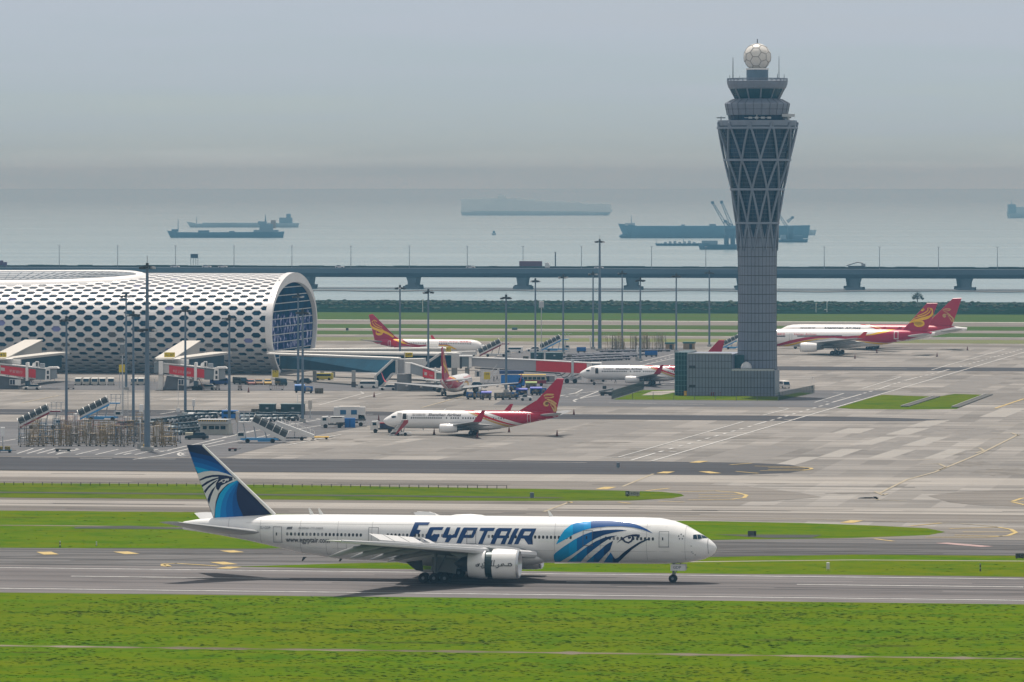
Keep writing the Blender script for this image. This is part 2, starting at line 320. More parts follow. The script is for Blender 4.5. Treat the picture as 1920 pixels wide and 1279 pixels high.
for i, a in enumerate(((1625, 845, 1700, 822, 5), (1590, 820, 1660, 800, 5.5), (1680, 860, 1730, 843, 5), (1500, 852, 1545, 838, 6), (1760, 826, 1830, 803, 5), (1690, 815, 1740, 800, 5), (1580, 843, 1625, 828, 5), (700, 840, 1010, 786, 16), (820, 862, 1150, 790, 14), (540, 862, 640, 838, 14), (1290, 868, 1400, 835, 13), (1500, 750, 1530, 742, 20), (1740, 735, 1830, 705, 12))): bay(*a, M_DB, .006 + i * .0002, 'dark_slab_bay')
for i, (cx, cy, wx, wy) in enumerate(((640, 824, 22, 1.6), (606, 827, 12, 1), (676, 828, 14, 1), (560, 829, 9, .8), (880, 818, 34, 1.8), (850, 742, 50, 2), (1575, 668, 40, 1.6), (1210, 724, 40, 1.5), (350, 735, 50, 2), (40, 733, 46, 2), (700, 850, 26, 1.5), (780, 853, 18, 1), (1660, 655, 40, 1.2), (1400, 820, 60, 3), (1560, 690, 70, 2), (1720, 730, 50, 3), (1860, 700, 60, 3), (1880, 885, 60, 8), (1820, 870, 40, 5), (1450, 905, 60, 3), (1600, 925, 50, 2), (1440, 948, 12, .8), (1412, 932, 10, .8), (1240, 845, 60, 2), (1130, 830, 50, 2), (300, 925, 1, .2))):
    n_ = 26; pix('pavement_stain', [(cx + wx * math.cos(2 * math.pi * k / n_) * random.uniform(.7, 1.2), cy + wy * math.sin(2 * math.pi * k / n_) * random.uniform(.6, 1.2)) for k in range(n_)], M_ST, .0145 + i * .0001)
tm_ = MB(); rr = random.Random(8)
for k in range(46):                                     # tyre marks along the near taxiways
    y = rr.choice((1040, 1046, 1052, 1098, 1083, 1088, 1094, 896, 952, 910, 964)) + rr.uniform(-3, 3); x = rr.uniform(-100, 1900); l = rr.uniform(200, 900); w = rr.uniform(.25, .9); v = VV(y); u = UU(x, y)
    if 1030 < y < 1060: a, b = G(x, y - x * .0125 + (6 if x > 900 else 0)), G(x + l, y - (x + l) * .0125 + (6 if x > 900 else 0)); a.z = b.z = 0
    else: a, b = UV(u, v), UV(u + l / 14, v + rr.uniform(-.3, .3))
    n = NV * w / 2; tm_.quad(*[Vector((p.x, p.y, .0335 + k * 2e-4)) for p in (a - n, b - n, b + n, a + n)])
struct('tyre_marks', tm_, mat('rubber_mark', (.075, .07, .07), .85, 0, .35, .05, spec=.05))
# ------------------------------------------------------------ painted markings
def stroke(mb, pts, w, z=.065, dash=None, world=False):
    q = pts if world else [G(*p) for p in pts]
    for a, b in zip(q[:-1], q[1:]):
        d = b - a; ln_ = d.length; d = d / max(ln_, 1e-6); n = Vector((-d.y, d.x, 0)) * w / 2; t = 0
        segs = [(0, ln_)] if not dash else [(k * sum(dash), min(ln_, k * sum(dash) + dash[0])) for k in range(int(ln_ / sum(dash)) + 1)]
        for s0, s1 in segs:
            p0, p1 = a + d * s0, a + d * s1
            mb.quad(*[Vector((p.x, p.y, z)) for p in (p0 - n, p1 - n, p1 + n, p0 + n)])
rw = MB()
for y in (1075.8, 1115.2): stroke(rw, [UV(-400, VV(y)), UV(500, VV(y))], .9, world=True)
vc = VV(1090.6)
for a, b in ((129, 540), (1060, 1105), (1493, 1918)): stroke(rw, [UV(UU(a, 1081 + a * .011), vc), UV(UU(b, 1081 + b * .011), vc)], .85, world=True)
struct('runway_markings', rw, M_MRK)
wm = MB()
stroke(wm, [(1222, 865), (1480, 789.5), (1920, 661), (1990, 640)], .5)
stroke(wm, [(1160, 857.5), (1394, 791)], .4); stroke(wm, [(1160, 857.5), (1130, 859)], .6)
for a, b in (((1430, 779), (1479, 767)), ((1527, 755), (1582, 738)), ((1617, 729), (1689, 707)), ((1747, 694), (1777, 685)), ((1777, 685), (1885, 655))): stroke(wm, [a, b], .4)
stroke(wm, [(1460, 765), (1479, 767)], .6); stroke(wm, [(1562, 737), (1582, 738)], .6); stroke(wm, [(1670, 706), (1689, 707)], .6)
for a, b in (((1182, 864), (1229, 850)), ((1415, 797), (1437, 791)), ((1560, 755), (1615, 739.5)), ((1647, 730), (1671, 722)), ((1697, 714), (1720, 708)), ((1757, 699), (1780, 693))): stroke(wm, [a, b], .55)
for a, b in (((1236, 848), (1410, 799)), ((1445, 789), (1556, 757)), ((1619, 738), (1645, 731)), ((1675, 721), (1694, 715)), ((1724, 707), (1754, 700)), ((1800, 688), (1916, 655))): stroke(wm, [a, b], .7, dash=(5, 7))
for p in ((1168, 858.5, 15), (1250, 835, 12), (1255, 847, 12), (1640, 729, 8), (1576, 746, 9), (1545, 753, 9), (1605, 747, 9), (1660, 720, 8), (1470, 787, 16), (1470, 777, 18)): stroke(wm, [(p[0], p[1]), (p[0] + p[2], p[1] + .4)], .9)
# roads round the tower and the gates
for pts in ([(1050, 742), (1125, 733), (1075, 752), (1080, 754)], [(1075, 750), (1125, 741)], [(1030, 747), (1080, 737), (1092, 731), (1060, 728)], [(1180, 756.5), (1320, 759)], [(1140, 755), (1230, 756.5)], [(1010, 776.5), (1370, 780)],
            [(598, 760), (682, 738), (676, 735), (640, 733)], [(672, 748), (714, 738)], [(560, 752), (690, 757)], [(1240, 722), (1350, 700)], [(1200, 679), (1265, 664)], [(1180, 690), (1265, 672)],
            [(0, 774), (300, 777), (330, 772), (260, 774)], [(0, 829), (40, 822)], [(300, 848), (480, 808), (640, 780), (700, 777)], [(390, 838), (476, 822), (560, 805), (640, 792)], [(540, 835), (640, 815)],
            [(700, 862), (960, 866.5), (1100, 868)], [(440, 860), (540, 862), (660, 863.5)]): stroke(wm, pts, .45)
for pts in ([(395, 826), (470, 809), (600, 785)], [(1060, 745), (1100, 738)], [(1205, 685), (1262, 668)]): stroke(wm, pts, .45, dash=(4, 9))
for k in range(5): stroke(wm, [(32 + k * 19, 851), (62 + k * 21, 841.5)], .4)
for k in range(5): stroke(wm, [(105 + k * 37, 853), (148 + k * 37, 843)], .4)
for a, b in (((250, 862), (300, 855)), ((300, 855), (420, 826)), ((28, 824), (60, 818)), ((232, 853), (246, 850))): stroke(wm, [a, b], .5)
for y, x0, x1 in ((859, 40, 110), (860, 150, 210), (861, 260, 330), (744, 90, 120), (746, 300, 330), (750, 460, 490), (706, 1488, 1510), (702, 1552, 1562), (687, 1500, 1512), (692, 1600, 1700)): stroke(wm, [(x0, y), (x1, y + .3)], .8)
cc = [(345 + 11 * math.cos(t) , 852 + 3.8 * math.sin(t)) for t in [k * .35 for k in range(4, 15)]]; stroke(wm, cc, .5); stroke(wm, [(x + 7, 852 + (y - 852) * .6) for x, y in cc], .5)
stroke(wm, [(296, 846), (320, 846), (310, 845)], .8)
struct('road_markings', wm, M_MRK)
ym = MB()
def chev(pts, w=1.6): stroke(ym, pts, w)
for x, y, dx, dy in ((82, 1035.5, 14, 5), (226, 1035, 22, 4.5), (425, 1033, 20, 3.5), (407, 1054.5, 25, 4.5), (418, 1067, 22, -3.5)): chev([(x, y), (x + dx, y + dy)], 2.2)
for x, y, dx, dy in ((1302, 868, 17, -3), (1241, 888, 14, -3.2), (1320, 884.5, 22, 3.5), (1127, 918, 18, -4.5), (1587, 981, 20, -4.5), (1062, 942.5, 12, 0)): chev([(x, y), (x + dx, y + dy)], 2.2)
for pts in ([(1369, 872), (1410, 869)], [(1380, 884.5), (1422, 888)], [(1415, 874.5), (1500, 876), (1520, 878), (1522, 880), (1505, 882.5), (1425, 883)], [(1440, 877), (1510, 878)], [(1440, 881), (1510, 880.5)],
            [(1210, 921), (1255, 916)], [(1160, 942), (1182, 944.5)], [(1235, 940.5), (1284, 942)], [(1270, 923), (1340, 921)], [(1340, 921), (1380, 924), (1400, 929), (1395, 934), (1370, 937), (1290, 938)], [(1310, 928), (1390, 928)], [(1310, 933), (1388, 932)],
            [(310, 1059), (318, 1063), (306, 1062), (306, 1058), (330, 1057), (408, 1062)], [(1705, 987), (1765, 981.5)], [(1780, 992), (1870, 989), (1895, 993), (1905, 999), (1890, 1005), (1850, 1008), (1735, 1008)], [(1805, 998), (1900, 998)], [(1790, 1004), (1880, 1006)], [(1640, 1011), (1675, 1015.5)],
            [(1898, 941), (1915, 935), (1945, 931)], [(1898, 942), (1925, 948)], [(1905, 941), (1940, 942)],
            [(1866, 766), (1920, 748)]): stroke(ym, pts, .7)
struct('taxiway_markings', ym, M_MRY)
yf = MB()
for pts in ([(1280, 969), (1560, 975), (1800, 982), (1870, 988)], [(0, 883.5), (700, 888.5), (1250, 891)], [(1167, 913), (1225, 889)], [(1020, 960), (1070, 941)], [(1650, 925), (1700, 900), (1752, 886), (1840, 850), (1910, 815)],
            [(1640, 922), (1656, 929), (1664, 926)], [(1700, 940), (1646, 938), (1640, 932), (1646, 937)], [(1725, 871), (1760, 870), (1773, 876), (1760, 882), (1750, 882)], [(1795, 840), (1836, 840), (1845, 845), (1830, 850)], [(1860, 812), (1896, 812), (1910, 817)],
            [(40, 756), (110, 742)], [(790, 765), (880, 740)], [(1850, 799), (1925, 797)], [(1835, 824), (1880, 823)], [(1765, 852), (1810, 851)], [(1720, 863), (1750, 862)],
            [(120, 765), (280, 766)], [(440, 763), (560, 765)], [(250, 757), (300, 758)], [(1590, 707), (1620, 706)]): stroke(yf, pts, .55)
for x, y, w in ((1400, 772, 50), (1860, 698, 24), (660, 762, 40), (900, 766, 60)): pass
struct('faded_taxiway_markings', yf, M_MRY2)
bk = MB()
for x in (1616, 1624, 1632): stroke(bk, [(x, 935), (x + 7, 933)], 1.6)
struct('stand_number_marking', bk, BLACK)
rp_ = MB(); stroke(rp_, [(1765, 1018.5), (1850, 1025.5)], 2.4, z=.05)
struct('faded_red_marking', rp_, mat('faded_red_road_paint', (.33, .22, .21), .8, 0, .3))

# ------------------------------------------------------------ shore, sea
M_EMB = ground_mat('embankment_scrub', (.01, .028, .016), (.006, .018, .012), streak=(.05, .3), dirt=.7, contrast=1.5)
v0, v1 = VV(586.8), G(960, 564.0, 2.4).dot(NV)
em = MB(); prof = [(0, 0), (8, 1.2), (40, 1.8), (v1 - v0 - 8, 2.4), (v1 - v0, 2.4), (v1 - v0 + 14, -4)]
rings = [[UV(u, v0 + a, z + .02) for a, z in prof] for u in (-2600, 2600)]
em.loft(rings, close=False, cap=False); struct('embankment', em, M_EMB)
shr = MB(); rr = random.Random(11)
for k in range(4200):
    u = rr.uniform(-760, -130); a = rr.uniform(0, 1) ** .8 * (v1 - v0 - 4); z = 1.9 if a > 40 else 1
    q = UV(u, v0 + 6 + a, z); r = rr.uniform(.4, 1.1); h_ = r * rr.uniform(.6, 1.2)
    vs = [q + Vector((math.cos(i * 1.256) * r * 1.3, math.sin(i * 1.256) * r * 1.3, -.3)) for i in range(5)] + [q + Vector((math.cos(i * 1.256 + .4) * r * rr.uniform(.7, 1.2), math.sin(i * 1.256 + .4) * r, h_ * rr.uniform(.5, .9))) for i in range(5)] + [q + Vector((rr.uniform(-.3, .3), 0, h_))]
    shr.add(vs, [(i, (i + 1) % 5, 5 + (i + 1) % 5, 5 + i) for i in range(5)] + [(5 + i, 5 + (i + 1) % 5, 10) for i in range(5)])
tag(shr.build('shrub_cover', mat('scrub_leaves', (.01, .03, .012), .9, 0, .5, .08)), 'dark scrub covering the sea embankment', 'scrub', kind='stuff')
mw = bpy.data.materials.new('sea_water'); mw.use_nodes = True; t = mw.node_tree; b = t.nodes['Principled BSDF']
b.inputs['Roughness'].default_value = .25; b.inputs['IOR'].default_value = 1.33
g = t.nodes.new('ShaderNodeNewGeometry'); mp = t.nodes.new('ShaderNodeMapping'); mp.inputs['Scale'].default_value = (.0015, .006, 1); mp.inputs['Rotation'].default_value = (0, 0, TH); t.links.new(g.outputs['Position'], mp.inputs[0])
n1 = t.nodes.new('ShaderNodeTexNoise'); n1.inputs['Scale'].default_value = 1; n1.inputs['Detail'].default_value = 7; n1.inputs['Roughness'].default_value = .6; t.links.new(mp.outputs[0], n1.inputs[0])
r1 = t.nodes.new('ShaderNodeValToRGB'); r1.color_ramp.elements[0].position = .35; r1.color_ramp.elements[1].position = .7
r1.color_ramp.elements[0].color = (.17, .25, .29, 1); r1.color_ramp.elements[1].color = (.24, .33, .37, 1); t.links.new(n1.outputs[0], r1.inputs[0]); t.links.new(r1.outputs[0], b.inputs['Base Color'])
mp2 = t.nodes.new('ShaderNodeMapping'); mp2.inputs['Scale'].default_value = (.12, .3, 1); t.links.new(g.outputs['Position'], mp2.inputs[0])
n2 = t.nodes.new('ShaderNodeTexNoise'); n2.inputs['Scale'].default_value = 1; n2.inputs['Detail'].default_value = 6; t.links.new(mp2.outputs[0], n2.inputs[0])
bp = t.nodes.new('ShaderNodeBump'); bp.inputs['Strength'].default_value = .6; bp.inputs['Distance'].default_value = .6; t.links.new(n2.outputs[0], bp.inputs['Height']); t.links.new(bp.outputs[0], b.inputs['Normal'])
SEA = -3.0
vw = G(960, 564.5, 2.4).dot(NV)
sheet('water', [UV(-15000, vw + 2), UV(15000, vw + 2), UV(15000, 150000), UV(-45000, 150000)], mw, SEA)
mb = MB(); a = []; rr = random.Random(5)
for k in range(90):
    px = -60 + k * 23; a.append((px, 544.6 + .0012 * px + 1.1 * math.sin(px / 90) * math.sin(px / 37 + 1), .5 + .5 * abs(math.sin(px / 140))))
lo = [G(x, y + w, SEA) for x, y, w in a]; hi = [G(x, y - w, SEA) for x, y, w in a]
for k in range(len(a) - 1):
    mb.quad(*[Vector((p.x, p.y, SEA + .3)) for p in (lo[k], lo[k + 1], hi[k + 1], hi[k])])
struct('mud_bank', mb, mat('wet_mud', (.06, .07, .075), .6, 0, .3, .01))
# haze
hz = MB(); hz.box((0, 11700, 60 - 6), (22000, 24000, 140)); hm = bpy.data.materials.new('haze_air'); hm.use_nodes = True; t = hm.node_tree; t.nodes.remove(t.nodes['Principled BSDF'])
pv = t.nodes.new('ShaderNodeVolumePrincipled'); pv.inputs['Color'].default_value = (.18, .41, .62, 1); pv.inputs['Absorption Color'].default_value = (.44, .171, .003, 1); pv.inputs['Density'].default_value = .00012; pv.inputs['Anisotropy'].default_value = .0
t.links.new(pv.outputs[0], t.nodes['Material Output'].inputs['Volume'])
ho = hz.build('haze', hm); tag(ho, 'thin blue haze over the airfield and the sea', 'haze', kind='stuff')
# ------------------------------------------------------------ control tower
TS = 1.0 / 7.38
def tower():
    b = G(1420, 744); Y0 = b.y + 13; cx = (1420 - 960) * Y0 / F; k = Y0 / F
    t = thing('control_tower', 'tall grey air traffic control tower flaring out at the top under a white dome', 'tower', (cx, Y0, 0), -TH)
    zz = lambda py: H - (py - YH) * k
    panel = mat('tower_panel', (.175, .205, .27), .45, .1, .1, .35); seam = mat('panel_joint', (.05, .055, .065), .6, 0, 0)
    glass = mat('tower_glass', (.005, .03, .07), .2, 0, .6, .22, .3); rib = mat('tower_rib', (.19, .225, .29), .45, .3, .08)
    # shaft profile: (photo row, half width px)
    prof = [(745, 37.5), (690, 36.5), (600, 36), (500, 36.5), (418, 37.5)]
    def hw(py):
        pr = [(745, 37.5), (600, 36), (500, 36.2), (418, 38), (355, 47.5), (300, 60), (235, 73.5), (228, 74)]
        for (a, wa), (b_, wb) in zip(pr[:-1], pr[1:]):
            if b_ <= py <= a: return (wa + (wb - wa) * (a - py) / (a - b_)) * k
        return pr[-1][1] * k
    n = 32
    ring = lambda r, z, n=n, o=0: [(r * math.cos(2 * math.pi * (i + o) / n), r * math.sin(2 * math.pi * (i + o) / n), z) for i in range(n)]
    rows = [745 - 17.6 * i for i in range(19)] + [418]
    MB().loft([ring(hw(p), zz(p)) for p in rows]).build('shaft', panel, t)
    sm = MB()
    for p in rows[1:-1]: sm.loft([ring(hw(p) + .035, zz(p) - .09), ring(hw(p) + .035, zz(p) + .09)], cap=False)
    for i in range(n):
        a = 2 * math.pi * i / n; sm.tube([(hw(p) * math.cos(a), hw(p) * math.sin(a), zz(p)) for p in rows], .055, 4)
    sm.build('panel_joints', seam, t)
    # glazed flare with slab lines
    fr = [418, 355, 300, 235, 228]
    MB().loft([ring(hw(p) - .35, zz(p)) for p in fr]).build('glazing', glass, t)
    sl = MB()
    for i in range(26):
        p = 414 - i * 7.1
        if p > 236: sl.loft([ring(hw(p) - .28, zz(p) - .07), ring(hw(p) - .28, zz(p) + .07)], cap=False)
    for i in range(32):
        a = 2 * math.pi * (i + .5) / 32; sl.tube([((hw(p) - .3) * math.cos(a), (hw(p) - .3) * math.sin(a), zz(p)) for p in fr], .05, 4)
    sl.build('mullions', mat('mullion', (.05, .085, .12), .5, .3, 0), t)
    for p in (418, 355, 300, 240):
        MB().loft([ring(hw(p) + .1, zz(p) - .28), ring(hw(p) + .55, zz(p) - .28), ring(hw(p) + .55, zz(p) + .28), ring(hw(p) + .1, zz(p) + .28)], cap=False).build('ring_beam', rib, t)
    m2 = 11
    for (pa, pb) in ((418, 355), (355, 300), (300, 240), (300, 240)):
        pass
    for (pa, pb, o) in ((418, 355, 0), (355, 300, .5), (300, 230, 0)):
        d = MB()
        for i in range(m2):
            for s in (-1, 1):
                a0 = 2 * math.pi * (i + o) / m2 + .35; a1 = 2 * math.pi * (i + o + s * .5) / m2 + .35; pts = []
                for q in range(5):
                    f_ = q / 4; p = pa + (pb - pa) * f_; a = a0 + (a1 - a0) * f_; r = hw(p) + .22; pts.append((r * math.cos(a), r * math.sin(a), zz(p)))
                d.tube(pts, .3, 6)
        d.build('diagonal_lattice', rib, t)
    # pointed ribs running down over the shaft
    d = MB()
    for i in range(m2):
        a0 = 2 * math.pi * i / m2 + .35
        for s in (-1, 1):
            pts = [((hw(p) + .18) * math.cos(a0 + s * q * .28), (hw(p) + .18) * math.sin(a0 + s * q * .28), zz(p)) for p, q in ((418, 0.0), (440, .4), (470, .85))]
            d.tube(pts, [.3, .26, .1], 5)
    d.build('lower_rib', rib, t)
    fin_dark = MB()
    for i in range(m2):
        a0 = 2 * math.pi * (i + .5) / m2 + .35
        tri = [((hw(p) + .06) * math.cos(a0 + w), (hw(p) + .06) * math.sin(a0 + w), zz(p)) for p, w in ((420, -.16), (420, 0), (420, .16), (446, 0))]
        fin_dark.add(tri, [(0, 1, 3), (1, 2, 3)])
    fin_dark.build('shaft_window', glass, t)
    # parapet deck and upper storeys
    MB().loft([ring(hw(240) + .2, zz(236)), ring(74.5 * k, zz(229)), ring(74.5 * k, zz(226)), ring(60 * k, zz(226))]).build('parapet', rib, t)
    MB().loft([ring(54 * k, zz(227)), ring(56 * k, zz(215))]).build('equipment_storey', glass, t)
    MB().loft([ring(57 * k, zz(216)), ring(61 * k, zz(195)), ring(60 * k, zz(193.5)), ring(46 * k, zz(186)), ring(42 * k, zz(185))]).build('office_storey', panel, t)
    j = MB()
    for i in range(24):
        a = 2 * math.pi * i / 24; j.tube([((r * k + .05) * math.cos(a), (r * k + .05) * math.sin(a), zz(p)) for r, p in ((57, 216), (61, 195), (60, 193.5), (46, 186))], .05, 4)
    j.loft([ring(59.3 * k + .05, zz(205.4)), ring(59.5 * k + .05, zz(204.6))], cap=False); j.build('panel_joints', seam, t)
    MB().loft([ring(41 * k, zz(185)), ring(51 * k, zz(166)), ring(51 * k, zz(165.6))]).build('cab_window', mat('cab_glass', (.006, .05, .075), .2, 0, .3, .3, .3), t)
    for i in range(12):
        a = 2 * math.pi * (i + .5) / 12
        MB().tube([((41.5 * k) * math.cos(a), (41.5 * k) * math.sin(a), zz(185)), ((51.5 * k) * math.cos(a), (51.5 * k) * math.sin(a), zz(166))], .22, 5).build('window_post', rib, t)
    MB().loft([ring(52 * k, zz(167)), ring(54 * k, zz(165)), ring(56.5 * k, zz(158)), ring(57.5 * k, zz(152)), ring(50 * k, zz(151.5))]).build('cab_roof', panel, t)
    rl = MB()
    for zp in (148, 150): rl.loft([ring(56.5 * k - .06, zz(zp) - .05), ring(56.5 * k + .06, zz(zp) + .05)], cap=False)
    rl.loft([ring(57 * k, zz(147.4) - .08), ring(57 * k, zz(147.4) + .08)], cap=False)
    for i in range(32):
        a = 2 * math.pi * i / 32; rl.tube([(56.5 * k * math.cos(a), 56.5 * k * math.sin(a), zz(152)), (56.5 * k * math.cos(a), 56.5 * k * math.sin(a), zz(147))], .08, 4)
    rl.build('roof_railing', rib, t)
    MB().loft([ring(20.5 * k, zz(152)), ring(20.5 * k, zz(131))]).build('dome_plinth', mat('plinth_paint', (.12, .19, .26), .5, .1, .08), t)
    MB().loft([ring(21.5 * k, zz(131)), ring(21.5 * k, zz(128))]).build('dome_collar', WHITE, t)
    # radome
    rd = 25.5 * k; dz = zz(107); bm = bmesh.new(); bmesh.ops.create_icosphere(bm, subdivisions=4, radius=rd)
    me = bpy.data.meshes.new('radar_dome'); bm.to_mesh(me); bm.free(); me.polygons.foreach_set('use_smooth', [True] * len(me.polygons)); me.materials.append(mat('radome_shell', (.72, .70, .66), .4, 0, .04))
    o = bpy.data.objects.new('radar_dome', me); COL.objects.link(o); o.parent = t; o.location = (0, 0, dz)
    bm = bmesh.new(); bmesh.ops.create_icosphere(bm, subdivisions=1, radius=rd)      # truncated icosahedron seams
    ed = set(); V = [v.co.copy() for v in bm.verts]
    bm.verts.ensure_lookup_table(); sm = MB()
    adj = {v.index: [e_.other_vert(v).index for e_ in v.link_edges] for v in bm.verts}
    def arc(p, q): sm.tube([p.lerp(q, f_ / 4).normalized() * (rd + .02) for f_ in range(5)], .07, 5)
    Q = Matrix.Rotation(.55, 3, 'X') @ Matrix.Rotation(.3, 3, 'Z')
    for i in adj:
        for j_ in adj[i]:
            if i < j_: arc(Q @ V[i].lerp(V[j_], 1 / 3), Q @ V[i].lerp(V[j_], 2 / 3))
            for l in adj[i]:
                if j_ < l and l in adj[j_]: arc(Q @ V[i].lerp(V[j_], 1 / 3), Q @ V[i].lerp(V[l], 1 / 3))
    bm.free(); sm.build('dome_seams', mat('dome_seam', (.22, .21, .2), .6, 0, 0), o)
    MB().tube([(0, 0, rd - .1), (0, 0, rd + 1.1)], .12, 6).build('lightning_rod', DARK, o)
    for x, y, p0, p1, r in ((-45, -8, 147, 108, .13), (42, -10, 147, 106, .1), (-52, 0, 147, 140, .08), (50, 5, 147, 139, .08), (-34, 6, 147, 142, .06), (37, 8, 147, 138, .1)):
        MB().tube([(x * k, y * k, zz(p0)), (x * k, y * k, zz(p1))], [r, r * .5], 6).build('whip_antenna', DARK, t)
    for x, p in ((-66, 225), (-44, 225), (58, 225)):
        m_ = MB(); m_.tube([(x * k, -20 * k, zz(227)), (x * k, -20 * k, zz(219))], .12, 6); m_.box((x * k, -20 * k, zz(221)), (2.2, .5, .3)); m_.build('roof_antenna', MGREY, t)
    m_ = MB()
    for dx in (-2.4, -.8, .8, 2.4): m_.box((7 * k / TS * TS + .6 + dx, -56 * k, zz(221.5)), (.9, .5, .5))
    m_.tube([(.8, -56 * k, zz(228)), (.8, -56 * k, zz(215))], .1, 6); m_.tube([(-2.4, -56 * k, zz(221.5)), (4, -56 * k, zz(221.5))], .09, 6); m_.build('roof_antenna', LGREY, t)
    m_ = MB(); m_.tube([(62 * k, -30 * k, zz(228)), (62 * k, -30 * k, zz(215))], .3, 6); m_.box((62 * k, -30 * k, zz(217)), (3.2, .9, .7)); m_.build('roof_antenna', LGREY, t)
tower()
def tower_base():
    b = G(1264, 742); A = G(1460, 742)                              # near face runs along the grid
    k = b.y / F; w = (1460 - 1264) * k / math.cos(TH); ht = lambda py: (742 - py) * k
    t = thing('tower_base_building', 'low grey panelled building with a glazed corner at the foot of the control tower', 'building', (b.x, b.y, 0), -TH)
    pan = mat('base_panel', (.205, .235, .30), .5, .2, .09, .3); jt = mat('panel_joint', (.05, .055, .065), .6, 0, 0)
    gl = mat('teal_glass', (.01, .06, .07), .25, 0, .4, .5, .3)
    u = lambda px: (px - 1264) * k / math.cos(TH)
    MB().box((u(1330) , 11, ht(664) / 2), (u(1372) - u(1288), 22, ht(664)), 0).build('tall_block', pan, t)
    lx0, lx1 = u(1371), u(1450)
    MB().box(((u(1350) + lx1) / 2 + .2, 5, ht(694) / 2), (lx1 - u(1350), 9.9, ht(694)), 0).build('low_block', pan, t)
    MB().box((u(1264 + 12), 10, ht(661) / 2), (u(1288) - u(1264), 18, ht(661))).build('glazed_corner', gl, t)
    MB().box((u(1377), 12, ht(664) / 2 - .3), (u(1393) - u(1362), 14, ht(664))).build('glazed_stair', gl, t)
    j = MB()
    for i in range(27):
        x = u(1292 + i * 6.05); top = 664 if x < u(1371) else 694
        j.box((x, -.03 if x > u(1310) else -.03, ht(top) / 2), (.1, .12, ht(top)))
    for p in (690, 708, 726): j.box(((u(1290) + lx1) / 2, -.03, ht(p)), (lx1 - u(1290), .1, .12))
    for p in (664.6, 677): j.box(((u(1290) + u(1371)) / 2, -.03, ht(p)), (u(1371) - u(1290), .1, .12))
    j.build('panel_joints', jt, t)
    g2 = MB()
    for i in range(5): g2.box((u(1265 + i * 5.6), .96, ht(661) / 2), (.1, .1, ht(661)))
    for i in range(9): g2.box((u(1276), .96, ht(742 - i * 9.5)), (u(1288) - u(1264), .1, .1))
    g2.build('mullions', mat('teal_mullion', (.08, .2, .22), .5, .2, 0), t)
    for p in ((1298, 688), (1298, 724)): MB().box((u(p[0]), -.05, ht(p[1])), (1.5, .2, .7)).build('louvre', DARK, t)
    MB().box(((u(1371) + lx1) / 2, .2, ht(693)), (lx1 - u(1371), .5, .5)).build('parapet', LGREY, t)
    MB().box((u(1330), .2, ht(663.4)), (u(1371) - u(1289), .5, .4)).build('parapet', LGREY, t)
    r = thing('satellite_dome', 'small white dome on the low roof of the tower base building', 'dome', t.location + HV * u(1395) + NV * 4 + Vector((0, 0, ht(694))), 0)
    MB().lathe([(1.45, 0), (1.4, .8), (1.1, 1.5), (.6, 1.95), (.05, 2.1)], n=20).build('dome_shell', mat('white_dome', (.6, .62, .64), .4, 0, .05), r, True)
    MB().lathe([(1.6, -.02), (1.6, .15)], n=20).build('base_ring', MGREY, r)
    return t, u, ht
tb, tu, tht = tower_base()

